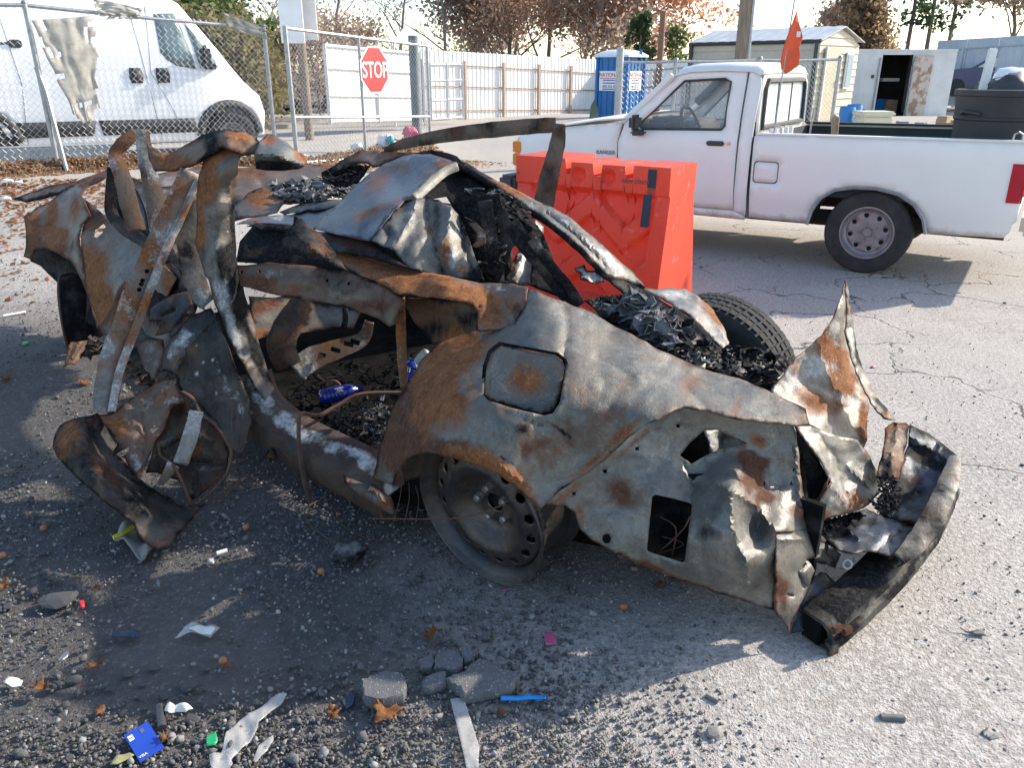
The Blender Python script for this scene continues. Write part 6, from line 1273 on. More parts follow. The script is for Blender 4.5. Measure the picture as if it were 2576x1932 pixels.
sheet('shelf_edge', V('B2', [(300, 660), (380, 638), (560, 650), (730, 690), (900, 725), (1080, 762), (1170, 830), (1240, 880), (1295, 920), (1200, 892), (1050, 852), (840, 818), (700, 750), (560, 695), (400, 680)]), [uv('B2', 300, 660) + (3.45,), uv('B2', 730, 690) + (3.22,), uv('B2', 1080, 762) + (3.02,), uv('B2', 1295, 920) + (2.80,), uv('B2', 840, 818) + (3.05,), uv('B2', 560, 695) + (3.25,)], 'burnt_dark', paint=[('d', 860, 610, 80, 12, .5, 12)], step=9, crum=.004, seed=43, base=(.05, .5, 0, .15))
sheet('bent_flap', V('B2', [(590, 598), (640, 620), (690, 670), (745, 700), (800, 770), (840, 820), (925, 945), (870, 915), (760, 890), (640, 852), (510, 792), (498, 768), (540, 700), (582, 650)]), [uv('B2', 590, 598) + (3.05,), uv('B2', 745, 700) + (2.98,), uv('B2', 925, 945) + (2.84,), uv('B2', 640, 852) + (2.86,), uv('B2', 498, 768) + (2.95,), uv('B2', 700, 780) + (2.86,)], 'burnt_dark', creases=[(V('B2', [(580, 700), (700, 800), (900, 930)]), -.015, 8)], paint=[('r', 785, 625, 12, 14, 1), ('r', 830, 640, 30, 14, 1, 30), ('r', 815, 655, 16, 8, .8), ('d', 800, 600, 40, 8, .6, 50), ('r', 860, 660, 16, 8, .9)], step=7, crum=.008, cs=.02, seed=44, base=(.05, .6, 0, .1))
RS = V('B2', [(720, 680), (770, 610), (830, 560), (900, 480), (1000, 380), (1100, 305), (1200, 250), (1330, 215), (1430, 213), (1550, 250), (1605, 275), (1500, 310), (1420, 370), (1370, 425), (1335, 492), (1280, 502), (1210, 560), (1150, 640), (1070, 752), (980, 742), (850, 708)])
sheet('crumpled_roof_sheet', RS, [uv('B2', 720, 680) + (3.30,), uv('B2', 830, 560) + (3.55,), uv('B2', 1000, 380) + (3.85,), uv('B2', 1200, 250) + (4.00,), uv('B2', 1430, 213) + (3.85,), uv('B2', 1605, 275) + (3.60,), uv('B2', 1370, 425) + (3.35,), uv('B2', 1280, 502) + (3.20,), uv('B2', 1150, 640) + (3.02,), uv('B2', 1070, 752) + (2.95,), uv('B2', 900, 650) + (3.20,), uv('B2', 1100, 480) + (3.42,), uv('B2', 1250, 400) + (3.60,)], 'burnt_blue',
      creases=[(V('B2', [(720, 680), (900, 620), (1050, 560), (1200, 530)]), -.03, 22), (V('B2', [(1330, 215), (1350, 300), (1420, 340)]), -.025, 12), (V('B2', [(850, 560), (1000, 470), (1150, 330)]), .03, 20), (V('B2', [(1000, 700), (1080, 640), (1180, 570)]), .03, 14), (V('B2', [(1400, 230), (1500, 290)]), -.02, 10), (V('B2', [(1180, 420), (1300, 330), (1370, 290)]), .02, 14)],
      paint=[('r', 960, 450, 60, 30, .45, -30), ('r', 1000, 510, 70, 10, .5, -15), ('r', 920, 540, 40, 12, .55, -20), ('r', 1020, 420, 20, 16, .5), ('k', 1080, 460, 30, 30, .4), ('w', 1090, 400, 30, 14, .4), ('r', 1110, 410, 20, 8, .6)], step=9, crum=.014, cs=.011, seed=45, base=(.13, .0, .08, .0))
sheet('roof_front_edge', V('B2', [(900, 240), (1000, 190), (1100, 195), (1200, 205), (1340, 205), (1430, 195), (1440, 215), (1330, 220), (1200, 252), (1130, 290), (1080, 300), (1040, 270), (960, 280), (860, 320), (820, 310)]), [uv('B2', 900, 240) + (4.3,), uv('B2', 1200, 210) + (4.15,), uv('B2', 1430, 200) + (3.95,), uv('B2', 1130, 290) + (4.0,), uv('B2', 820, 310) + (4.2,)], 'burnt_brown', paint=[('k', 880, 410, 40, 16, .6), ('r', 1000, 385, 40, 10, .7)], step=8, crum=.025, cs=.02, seed=46, base=(.2, .1, .1, .4))
heap('burnt_harness', V('B2', [(760, 330), (900, 260), (1060, 290), (980, 400), (850, 420), (760, 380)]), [uv('B2', 760, 330) + (4.4,), uv('B2', 1060, 290) + (4.1,), uv('B2', 850, 420) + (4.1,)], 50, 'char', 47, (.012, .03), rough=.06)
GP = V('B2', [(1070, 752), (1120, 680), (1170, 620), (1240, 530), (1290, 500), (1400, 488), (1480, 500), (1560, 540), (1610, 590), (1650, 680), (1690, 790), (1720, 880), (1770, 990), (1640, 985), (1500, 965), (1400, 950), (1300, 920), (1240, 860), (1180, 800)])
sheet('crumpled_seat_back', GP, [uv('B2', 1070, 752) + (2.93,), uv('B2', 1240, 530) + (3.18,), uv('B2', 1400, 488) + (3.20,), uv('B2', 1560, 540) + (3.12,), uv('B2', 1650, 680) + (3.02,), uv('B2', 1770, 990) + (2.82,), uv('B2', 1500, 965) + (2.84,), uv('B2', 1300, 920) + (2.86,), uv('B2', 1380, 700) + (2.99,), uv('B2', 1190, 730) + (2.93,), uv('B2', 1480, 780) + (2.90,)], 'burnt_grey',
      creases=[(V('B2', [(1340, 520), (1300, 640), (1200, 790)]), -.05, 16), (V('B2', [(1130, 660), (1180, 720), (1150, 790)]), .03, 10), (V('B2', [(1400, 500), (1420, 640), (1470, 800), (1510, 950)]), .05, 14), (V('B2', [(1560, 560), (1540, 700), (1500, 760)]), -.04, 12), (V('B2', [(1600, 620), (1640, 800), (1700, 960)]), .04, 12)],
      paint=[('w', 1030, 550, 40, 60, .6, 20), ('w', 1140, 610, 24, 70, .8), ('r', 1120, 640, 14, 40, .7), ('r', 1165, 680, 20, 20, .7), ('r', 1080, 580, 10, 12, .7), ('k', 1190, 690, 30, 20, .8), ('k', 1100, 560, 14, 60, .5), ('k', 1170, 560, 16, 70, .6), ('w', 1150, 670, 26, 20, .7), ('k', 980, 580, 16, 26, .4)], step=7, crum=.018, cs=.018, seed=48, base=(.05, .12, .05, .05))
strip('hinge_arm', [uv('B2', 1335, 490) + (3.2,), uv('B2', 1420, 410) + (3.3,), uv('B2', 1520, 325) + (3.4,), uv('B2', 1600, 290) + (3.45,)], .035, 'burnt_grey', base=(0, .1, .15, 0), lip=.012)
# dark sheet added for the void between seat back and far roof rail
sheet('cabin_void_sheet', V('B3', [(90, 500), (200, 380), (350, 285), (520, 380), (760, 540), (900, 700), (960, 860), (1080, 1060), (1000, 1100), (780, 1010), (540, 1000), (460, 800), (400, 620), (300, 480)]), [uv('B3', 350, 300) + (3.75,), uv('B3', 90, 500) + (3.4,), uv('B3', 760, 540) + (3.45,), uv('B3', 960, 860) + (3.3,), uv('B3', 1080, 1060) + (3.15,), uv('B3', 540, 1000) + (3.1,), uv('B3', 300, 480) + (3.5,)], 'burnt_dark', holes=[V('B3', [(660, 830), (790, 740), (830, 900), (820, 1020), (660, 1000)])], step=14, crum=.03, cs=.02, seed=49, base=(0, .9, 0, 0))
debris('burnt_trim', V('B3', [(430, 420), (640, 440), (800, 560), (840, 680), (700, 720), (640, 900), (540, 960), (470, 760), (440, 560)]), [uv('B3', 430, 420) + (3.3,), uv('B3', 800, 560) + (3.2,), uv('B3', 540, 960) + (3.0,), uv('B3', 700, 720) + (3.1,)], 70, 'char_ash', (.015, .05), 50, .06, .6)
sheet('seat_bracket', V('B3', [(440, 640), (490, 630), (540, 700), (545, 770), (500, 795), (450, 790), (470, 760), (495, 740), (490, 700)]), [uv('B3', 440, 640) + (3.02,), uv('B3', 540, 700) + (3.0,), uv('B3', 450, 790) + (2.98,)], 'burnt_brown', step=6, seed=51, base=(.3, .0, .4, .3))
for i, (pa, w, y0) in enumerate((([(620, 560), (680, 700), (650, 850), (590, 990)], .05, 3.1), ([(540, 500), (560, 640), (580, 800), (560, 960)], .05, 3.05), ([(450, 480), (560, 510), (640, 500)], .055, 3.15), ([(700, 640), (780, 760), (900, 900), (1010, 1040), (1110, 1150)], .06, 2.95), ([(830, 740), (920, 870), (1060, 1040), (1130, 1150)], .035, 2.92))):
    strip('charred_strut', [uv('B3', *p) + (y0 - .02 * k,) for k, p in enumerate(pa)], w, 'burnt_dark', base=(.05, .7, .15, .1), lip=.02, seed=i)
sheet('far_inner_panel', V('B3', [(655, 990), (700, 890), (760, 800), (820, 720), (850, 620), (900, 660), (900, 780), (880, 900), (840, 1020), (760, 1030)]), [uv('B3', 655, 990) + (3.15,), uv('B3', 760, 800) + (3.3,), uv('B3', 850, 620) + (3.45,), uv('B3', 900, 780) + (3.4,), uv('B3', 840, 1020) + (3.2,)], 'burnt_pale', paint=[('d', 1290, 670, 20, 40, .8), ('r', 1330, 660, 12, 50, .6), ('w', 1320, 640, 20, 60, .7)], creases=[(V('B3', [(720, 980), (790, 800)]), -.03, 8)], step=7, crum=.015, cs=.02, seed=52, base=(.1, 0, .5, .1))
# ================================================================ far side: roof rail, far door frame, far quarter
RR = V('B3', [(200, 195), (330, 225), (500, 330), (700, 435), (900, 535), (1050, 608), (1200, 735), (1350, 875), (1450, 955), (1525, 1048), (1440, 1012), (1340, 985), (1270, 962), (1150, 835), (1050, 745), (950, 660), (750, 520), (600, 425), (380, 295), (240, 215)])
sheet('far_roof_rail', RR, [uv('B3', 200, 195) + (3.95,), uv('B3', 500, 330) + (3.70,), uv('B3', 900, 535) + (3.35,), uv('B3', 1200, 735) + (3.10,), uv('B3', 1525, 1048) + (2.98,), uv('B3', 1270, 962) + (2.90,), uv('B3', 950, 660) + (3.12,), uv('B3', 600, 425) + (3.46,), uv('B3', 380, 295) + (3.66,)], 'burnt_grey', creases=[(V('B3', [(360, 265), (600, 395), (900, 580), (1100, 730), (1280, 920)]), .03, 7), (V('B3', [(300, 240), (700, 460), (1000, 620), (1300, 880)]), -.02, 10)],
      paint=[('r', 1230, 460, 90, 10, .8, 28), ('r', 1310, 495, 40, 10, .7, 30), ('k', 1300, 530, 130, 12, .9, 33), ('k', 1420, 610, 110, 14, .8, 40), ('k', 1180, 440, 100, 12, .9, 28), ('w', 1450, 590, 130, 20, .6, 38), ('w', 1540, 680, 60, 26, .8, 40), ('k', 1110, 395, 60, 16, .7, 20), ('r', 1545, 660, 14, 10, .5)], step=7, crum=.006, cs=.018, seed=53, base=(.08, .12, .05, .08), thick=.02)
sheet('torn_rail_end', V('B3', [(1085, 925), (1150, 900), (1170, 935), (1230, 930), (1260, 965), (1285, 1000), (1230, 1018), (1170, 1000), (1130, 985), (1130, 960)]), [uv('B3', 1085, 925) + (2.92,), uv('B3', 1230, 930) + (2.93,), uv('B3', 1285, 1000) + (2.9,), uv('B3', 1170, 1000) + (2.88,)], 'burnt_pale', step=6, crum=.02, cs=.04, seed=54, base=(0, .05, .5, 0))
sheet('drain_channel', V('B3', [(1270, 975), (1400, 1000), (1500, 1045), (1610, 1105), (1800, 1215), (1900, 1310), (2020, 1455), (1975, 1455), (1880, 1360), (1760, 1255), (1560, 1150), (1420, 1110), (1340, 1030)]), [uv('B3', 1270, 975) + (2.92,), uv('B3', 1610, 1105) + (2.84,), uv('B3', 2020, 1455) + (2.58,), uv('B3', 1760, 1255) + (2.68,), uv('B3', 1420, 1110) + (2.80,)], 'burnt_dark', creases=[(V('B3', [(1400, 1030), (1700, 1180), (1960, 1420)]), .02, 6)], paint=[('w', 1720, 790, 60, 5, .7, 38)], step=7, crum=.004, seed=55, base=(0, .55, .1, .1))
sheet('far_quarter_skin', V('B3', [(1500, 1045), (1600, 1050), (1780, 1045), (1850, 1090), (1950, 1180), (2015, 1280), (2050, 1390), (2120, 1430), (2212, 1440), (2300, 1500), (2270, 1600), (2120, 1540), (2030, 1450), (1900, 1305), (1800, 1212), (1620, 1105)]), [uv('B3', 1500, 1045) + (2.98,), uv('B3', 1780, 1045) + (3.10,), uv('B3', 2015, 1280) + (2.85,), uv('B3', 2212, 1440) + (2.75,), uv('B3', 2270, 1600) + (2.6,), uv('B3', 2030, 1450) + (2.62,), uv('B3', 1800, 1212) + (2.76,)], 'burnt_pale', creases=[(V('B3', [(1850, 1090), (1960, 1260), (2080, 1440)]), -.03, 10)], paint=[('r', 1795, 790, 14, 50, .8, -30), ('r', 1720, 740, 30, 20, .3), ('r', 1870, 890, 24, 10, .7), ('w', 1700, 740, 60, 16, .4), ('k', 1860, 880, 20, 14, .4)], step=7, crum=.010, cs=.018, seed=56, base=(.15, 0, .3, .05))
heap('burnt_boot_mass', V('B3', [(1160, 1120), (1340, 1090), (1560, 1130), (1760, 1240), (1900, 1380), (2000, 1470), (1900, 1540), (1700, 1440), (1500, 1330), (1300, 1250)]), [uv('B3', 1160, 1120) + (2.75,), uv('B3', 1560, 1130) + (2.75,), uv('B3', 2000, 1470) + (2.5,), uv('B3', 1500, 1330) + (2.56,), uv('B3', 1700, 1440) + (2.46,)], 170, 'burnt_dark', 57, (.012, .045))
debris('ash_flakes', V('B3', [(1400, 1130), (1540, 1140), (1560, 1240), (1700, 1300), (1720, 1380), (1560, 1360), (1400, 1240)]), [uv('B3', 1400, 1130) + (2.70,), uv('B3', 1540, 1140) + (2.68,), uv('B3', 1720, 1380) + (2.5,), uv('B3', 1400, 1240) + (2.62,)], 70, mat('ash_grey', (.16, .16, .165), (.07, .07, .075), 20, .85, .1, .5, 50), (.03, .08), 58, .03, .05, .04)
heap('burnt_boot_mass', V('B7', [(240, 440), (500, 440), (780, 520), (690, 620), (560, 660), (440, 610), (250, 560)]), [uv('B7', 240, 440) + (2.6,), uv('B7', 780, 520) + (2.75,), uv('B7', 560, 660) + (2.42,), uv('B7', 250, 560) + (2.45,)], 90, 'burnt_dark', 59, (.012, .05))
sheet('boot_floor_pan', V('B7', [(-300, 130), (100, 250), (360, 450), (520, 430), (800, 500), (640, 700), (400, 640), (200, 560), (0, 470), (-250, 330)]), [uv('B7', -300, 130) + (2.85,), uv('B7', 360, 450) + (2.75,), uv('B7', 800, 500) + (2.85,), uv('B7', 640, 700) + (2.55,), uv('B7', 0, 470) + (2.52,), uv('B7', -250, 330) + (2.66,)], 'burnt_dark', step=14, crum=.02, cs=.02, seed=60, base=(0, .8, .05, 0))
sheet('pale_bracket', V('B3', [(1735, 1480), (1800, 1425), (1860, 1420), (1905, 1470), (1900, 1555), (1820, 1530)]), [uv('B3', 1735, 1480) + (2.44,), uv('B3', 1860, 1420) + (2.48,), uv('B3', 1900, 1555) + (2.4,)], 'burnt_pale', step=7, crum=.003, seed=61, base=(0, 0, .25, 0))
sheet('scrap_fold', V('B7', [(500, 530), (530, 460), (570, 500), (660, 560), (760, 600), (700, 640), (580, 590)]), [uv('B7', 500, 530) + (2.6,), uv('B7', 570, 500) + (2.66,), uv('B7', 760, 600) + (2.66,), uv('B7', 580, 590) + (2.55,)], 'burnt_pale', step=6, crum=.02, cs=.03, seed=62, base=(.2, 0, .5, 0))
FD = [uv('A2', x, y) for x, y in ((905, 935), (1000, 895), (1200, 828), (1400, 800), (1600, 778), (1800, 760), (1960, 745))]
strip('far_door_frame', [FD[0] + (4.35,), FD[1] + (4.25,), uv('A2', 1200, 850) + (4.1,), uv('A2', 1400, 820) + (3.98,), uv('A2', 1600, 798) + (3.88,), uv('A2', 1800, 780) + (3.8,), uv('A2', 1965, 770) + (3.74,)], [.03, .045, .06, .066, .068, .066, .06], 'burnt_brown', base=(.15, .35, .1, .4), lip=.035)
strip('far_door_post', [uv('A2', 1985, 765) + (3.72,), uv('A2', 1975, 870) + (3.70,), uv('A2', 1945, 1000) + (3.68,), uv('A2', 1915, 1120) + (3.66,), uv('A2', 1890, 1250) + (3.64,), uv('A2', 1870, 1360) + (3.62,)], [.05, .065, .075, .085, .09, .09], 'burnt_brown', base=(.25, .3, .1, .45), lip=.04)
# ================================================================ the wreck, B pillar, door and front end
BP = V('B1', [(1262, 235), (1290, 190), (1375, 165), (1440, 180), (1500, 205), (1475, 265), (1460, 380), (1448, 500), (1452, 650), (1455, 800), (1470, 920), (1500, 1040), (1540, 1180), (1590, 1330), (1625, 1470), (1670, 1600), (1720, 1720), (1640, 1740), (1560, 1640), (1500, 1520), (1450, 1420), (1390, 1290), (1330, 1140), (1290, 1000), (1235, 860), (1210, 760), (1222, 600), (1222, 420), (1245, 310)])
sheet('door_pillar', BP, [uv('B1', 1262, 235) + (3.20,), uv('B1', 1500, 205) + (3.18,), uv('B1', 1375, 300) + (3.10,), uv('B1', 1222, 500) + (3.17,), uv('B1', 1448, 500) + (3.17,), uv('B1', 1340, 550) + (3.06,), uv('B1', 1212, 780) + (3.12,), uv('B1', 1455, 800) + (3.15,), uv('B1', 1340, 820) + (3.03,), uv('B1', 1330, 1140) + (3.02,), uv('B1', 1520, 1120) + (3.08,), uv('B1', 1430, 1130) + (2.97,), uv('B1', 1500, 1520) + (2.90,), uv('B1', 1640, 1500) + (2.96,), uv('B1', 1680, 1700) + (2.88,)],
      'burnt_grey', creases=[(V('B1', [(1310, 500), (1300, 800), (1340, 1050)]), .012, 6), (V('B1', [(1420, 400), (1405, 800), (1450, 1050), (1540, 1300)]), -.012, 7)],
      paint=[('r', 530, 400, 26, 50, .9), ('r', 520, 470, 26, 60, .8), ('r', 555, 380, 30, 24, .7), ('d', 545, 360, 30, 20, .9), ('r', 505, 560, 14, 110, .7), ('k', 585, 600, 14, 120, .9), ('k', 560, 660, 20, 60, .8), ('k', 600, 740, 24, 80, .9), ('w', 560, 480, 22, 110, .5), ('w', 565, 770, 26, 110, .9, -10), ('w', 590, 840, 20, 60, .9, -10), ('w', 605, 910, 14, 50, .9), ('k', 640, 880, 20, 110, .9, -20), ('k', 515, 640, 10, 60, .4)], step=7, crum=.004, seed=71, base=(.22, .05, .05, .15), thick=.006)
sheet('near_roof_rail', V('B1', [(915, 155), (950, 180), (1010, 215), (1080, 205), (1150, 165), (1250, 110), (1330, 80), (1410, 66), (1520, 84), (1605, 140), (1590, 205), (1500, 218), (1440, 200), (1375, 180), (1290, 225), (1240, 260), (1180, 290), (1080, 312), (955, 315), (930, 250)]), [uv('B1', 915, 155) + (3.45,), uv('B1', 1080, 205) + (3.36,), uv('B1', 1330, 80) + (3.24,), uv('B1', 1520, 84) + (3.22,), uv('B1', 1605, 140) + (3.20,), uv('B1', 1500, 218) + (3.14,), uv('B1', 1290, 225) + (3.14,), uv('B1', 1080, 312) + (3.24,), uv('B1', 1150, 230) + (3.25,), uv('B1', 1400, 130) + (3.13,)],
      'burnt_brown', creases=[(V('B1', [(940, 220), (1050, 260), (1200, 210), (1380, 110), (1540, 130)]), -.02, 10)], paint=[('r', 430, 410, 60, 20, .8), ('k', 530, 355, 24, 30, .6), ('r', 600, 340, 40, 20, .7), ('w', 500, 345, 40, 14, .5, -25), ('w', 400, 385, 40, 10, .5), ('r', 545, 380, 16, 30, .8), ('w', 580, 375, 20, 14, .5), ('k', 640, 370, 14, 20, .4)], step=7, crum=.006, cs=.02, seed=72, base=(.3, .05, .1, .25), thick=.012)
sheet('rail_end_box', V('B1', [(1605, 140), (1650, 95), (1700, 105), (1745, 130), (1840, 205), (1905, 232), (1890, 265), (1870, 290), (1800, 310), (1730, 318), (1660, 312), (1590, 300), (1575, 215)]), [uv('B1', 1605, 140) + (3.18,), uv('B1', 1650, 95) + (3.32,), uv('B1', 1905, 232) + (3.28,), uv('B1', 1730, 318) + (3.12,), uv('B1', 1590, 300) + (3.12,), uv('B1', 1720, 215) + (3.06,)], 'burnt_grey', creases=[(V('B1', [(1590, 215), (1720, 225), (1870, 280)]), -.045, 9), (V('B1', [(1650, 100), (1640, 200)]), .01, 6)], paint=[('r', 675, 350, 26, 16, .9), ('r', 765, 395, 20, 14, 1), ('k', 700, 415, 50, 16, .8), ('k', 660, 410, 30, 20, .5), ('r', 640, 360, 10, 20, .6)], step=6, crum=.004, seed=73, base=(.1, .1, .1, .05), thick=.006)
strip('door_glass_channel', [uv('B1', 845, 85) + (3.65,), uv('B1', 770, 140) + (3.62,), uv('B1', 712, 215) + (3.60,), uv('B1', 735, 290) + (3.58,), uv('B1', 770, 400) + (3.56,), uv('B1', 800, 530) + (3.54,), uv('B1', 850, 690) + (3.52,)], [.045, .055, .05, .065, .07, .075, .07], 'burnt_brown', base=(.3, .2, .15, .3), lip=.04)
strip('window_post', [uv('B1', 880, 60) + (3.55,), uv('B1', 895, 200) + (3.54,), uv('B1', 925, 350) + (3.52,), uv('B1', 965, 520) + (3.50,), uv('B1', 985, 640) + (3.48,), uv('B1', 965, 745) + (3.46,)], [.05, .062, .068, .075, .075, .04], 'burnt_brown', base=(.2, .1, .4, .35), lip=.03, seed=3)
strip('dark_channel', [uv('B1', 705, 300) + (3.66,), uv('B1', 690, 450) + (3.66,), uv('B1', 690, 580) + (3.64,), uv('B1', 760, 670) + (3.6,), uv('B1', 850, 730) + (3.56,), uv('B1', 950, 800) + (3.5,)], .05, 'burnt_dark', base=(.05, .5, .1, .1), lip=.03)
sheet('inner_door_skin', V('B1', [(800, 350), (840, 420), (890, 520), (930, 680), (960, 760), (860, 700), (830, 560), (800, 440)]), [uv('B1', 800, 350) + (3.7,), uv('B1', 890, 520) + (3.66,), uv('B1', 960, 760) + (3.6,), uv('B1', 830, 560) + (3.66,)], 'burnt_blue', step=8, crum=.006, seed=74, base=(0, .1, .25, 0))
strip('belt_moulding', [uv('B1', 1185, 320) + (3.22,), uv('B1', 1075, 560) + (3.16,), uv('B1', 985, 760) + (3.10,), uv('B1', 880, 1000) + (3.03,), uv('B1', 780, 1270) + (2.95,), uv('B1', 700, 1480) + (2.88,), uv('B4', 640, 590) + (2.74,)], [.080, .085, .088, .09, .092, .092, .08], 'burnt_pale', base=(.62, -.3, .30, .25), lip=.022, seed=5)
strip('belt_moulding_edge', [uv('B1', 1225, 370) + (3.20,), uv('B1', 1120, 610) + (3.14,), uv('B1', 1030, 800) + (3.08,), uv('B1', 930, 1050) + (3.0,), uv('B1', 830, 1320) + (2.92,), uv('B4', 740, 330) + (2.84,), uv('B4', 690, 580) + (2.73,)], [.022, .026, .028, .028, .028, .028, .024], 'burnt_pale', base=(.5, -.3, .45, .1), lip=.03, seed=6)
MB().sphere((0, 0, 0), .001).v
mb = MB()
for x, y in ((915, 935), (888, 992), (868, 1050), (880, 1015), (770, 1310)): mb.lathe([(0, -.006), (.008, -.006), (.008, .004)], 8, Matrix.Translation(PY(*uv('B1', x, y), 3.02 - (y - 935) * .0002) - CAR0 + Vector((0, -.01, 0))) @ Matrix.Rotation(math.pi / 2, 4, 'X'))
mb.build('moulding_clips', 'char', car)
strip('pillar_side_channel', [uv('B1', 1175, 480) + (3.22,), uv('B1', 1160, 700) + (3.18,), uv('B1', 1185, 900) + (3.12,), uv('B1', 1240, 1080) + (3.06,), uv('B1', 1290, 1140) + (3.04,)], [.06, .085, .085, .075, .05], 'burnt_grey', base=(0, .45, .15, .05), lip=.04)
# sill
def sill():
    path = [PY(*uv('B5', 300, 440), 2.93), PY(*uv('B5', 340, 600), 2.84), PY(*uv('B5', 470, 730), 2.76), PY(*uv('B5', 640, 840), 2.68), PY(*uv('B5', 830, 930), 2.58), PY(*uv('B5', 990, 1010), 2.51), PY(*uv('B5', 1110, 1090), 2.45), PY(*uv('B5', 1190, 1180), 2.40)]
    prof = [(-.10, .085), (-.05, .075), (-.01, .06), (.035, .035), (.045, .0), (.04, -.05), (.015, -.085), (-.05, -.085)]; mb = MB(); f = []
    for i in range(len(path) - 1):
        for k in range(6): f.append(path[i].lerp(path[i + 1], k / 6))
    f.append(path[-1]); f = [sum((f[max(0, min(len(f) - 1, i + k))] for k in range(-3, 4)), Vector()) / 7 for i in range(len(f))]; col = []
    for i, q in enumerate(f):
        tg = (f[min(i + 1, len(f) - 1)] - f[max(i - 1, 0)]).normalized(); h = Vector((tg.x, tg.y, 0)).normalized(); out = Vector((-h.y, h.x, 0)); out = out if out.y < 0 else -out
        sc_ = 1 - .3 * sstep(.85, 1, i / (len(f) - 1))
        for j, (a, c) in enumerate(prof): mb.v.append(q + out * a * sc_ + Vector((0, 0, c * sc_ + .003 * noise.noise(Vector((i * .3, j, 0))))) - CAR0); col += [.2 if j > 4 else 0, .25 if j > 2 else .05, .52 + .6 * noise.noise(Vector((i * .35, j * .7, 4))) if j in (1, 2) else -.3, .45]
    k = len(prof); mb.f = [(i * k + j, i * k + j + 1, (i + 1) * k + j + 1, (i + 1) * k + j) for i in range(len(f) - 1) for j in range(k - 1)]
    me = mesh_from('sill', mb.v, mb.f); at_ = me.attributes.new('burn', 'FLOAT_COLOR', 'POINT'); at_.data.foreach_set('color', col); thicken(link('sill', me, 'burnt_dark', car, True, 45), .004, 0)
sill()
sheet('sill_end', V('B5', [(890, 910), (1010, 840), (1080, 830), (1110, 900), (1080, 1010), (1100, 1060), (1180, 1100), (1228, 1235), (1130, 1180), (1000, 1110), (900, 1020)]), [uv('B5', 890, 910) + (2.55,), uv('B5', 1010, 840) + (2.58,), uv('B5', 1080, 1010) + (2.46,), uv('B5', 1228, 1235) + (2.36,), uv('B5', 900, 1020) + (2.46,)], 'burnt_grey', creases=[(V('B5', [(900, 1000), (1100, 1080), (1220, 1220)]), -.03, 9)], paint=[('r', 970, 1270, 26, 16, .8), ('k', 940, 1230, 20, 16, .4), ('w', 900, 1170, 30, 10, .5)], step=7, crum=.01, cs=.02, seed=75, base=(.15, .1, .1, .4))
# hanging front door shell
sheet('door_outer_skin', V('B4', [(328, 790), (345, 720), (372, 665), (440, 632), (520, 612), (600, 590), (640, 640), (705, 720), (720, 840), (800, 925), (880, 1012), (1000, 1085), (1150, 1165), (1270, 1155), (1210, 1215), (1140, 1300), (1045, 1412), (985, 1430), (930, 1420), (860, 1340), (820, 1272), (720, 1190), (600, 1100), (500, 1010), (430, 945), (360, 860)]), [uv('B4', 328, 790) + (2.66,), uv('B4', 372, 665) + (2.76,), uv('B4', 600, 590) + (2.76,), uv('B4', 480, 760) + (2.58,), uv('B4', 640, 740) + (2.70,), uv('B4', 720, 840) + (2.66,), uv('B4', 560, 950) + (2.42,), uv('B4', 800, 925) + (2.58,), uv('B4', 700, 1130) + (2.33,), uv('B4', 1000, 1085) + (2.52,), uv('B4', 860, 1340) + (2.26,), uv('B4', 985, 1430) + (2.245,), uv('B4', 1045, 1412) + (2.27,), uv('B4', 1000, 1260) + (2.34,), uv('B4', 1270, 1155) + (2.52,), uv('B4', 850, 1130) + (2.40,), uv('B4', 430, 945) + (2.54,)],
      'burnt_dark', creases=[(V('B4', [(560, 700), (620, 850), (800, 1000), (1000, 1120), (1130, 1180)]), .05, 14), (V('B4', [(540, 660), (530, 780), (640, 960), (820, 1110), (930, 1220)]), -.03, 14)], paint=[('r', 175, 1095, 34, 40, 1), ('r', 160, 1110, 24, 50, .8), ('r', 150, 1150, 12, 40, .7, -40), ('d', 250, 1180, 120, 16, .8, 40), ('w', 400, 1360, 20, 8, .5), ('r', 400, 1370, 18, 8, .5), ('d', 210, 1060, 40, 16, .6), ('k', 330, 1250, 120, 30, .3, 35)], step=7, crum=.006, cs=.015, seed=76, base=(.1, .45, .0, .25), thick=.004)
sheet('door_inner_panel', V('B4', [(612, 600), (700, 588), (770, 530), (880, 455), (970, 400), (1040, 375), (1085, 372), (1102, 440), (1138, 520), (1060, 545), (1040, 600), (1015, 680), (955, 770), (925, 850), (900, 910), (862, 1005), (800, 925), (770, 870), (700, 850), (722, 790), (690, 700), (640, 650)]), [uv('B4', 612, 600) + (2.745,), uv('B4', 770, 530) + (2.78,), uv('B4', 970, 400) + (2.84,), uv('B4', 1102, 440) + (2.78,), uv('B4', 1015, 680) + (2.68,), uv('B4', 862, 1005) + (2.50,), uv('B4', 700, 850) + (2.62,), uv('B4', 690, 700) + (2.68,), uv('B4', 850, 700) + (2.66,)],
      'burnt_brown', [V('B4', [(715, 845), (770, 810), (795, 795), (798, 830), (750, 862)]), V('B4', [(810, 892), (822, 880), (830, 905), (820, 920)]), V('B4', [(925, 690), (955, 660), (982, 680), (945, 720)]), V('B4', [(1012, 465), (1025, 462), (1028, 480), (1015, 482)])], creases=[(V('B4', [(700, 620), (850, 560), (1000, 450)]), -.02, 10), (V('B4', [(880, 600), (900, 760), (870, 950)]), .02, 10)],
      paint=[('w', 330, 1060, 40, 40, .3), ('w', 370, 1020, 50, 24, .4), ('r', 300, 1070, 40, 30, .5), ('d', 270, 1060, 30, 16, .7), ('w', 340, 1160, 20, 50, .6), ('k', 300, 1130, 16, 26, .5), ('r', 400, 1000, 40, 20, .3), ('w', 440, 1010, 20, 30, .5)], step=6, crum=.010, cs=.025, seed=77, base=(.35, .08, .12, .3))
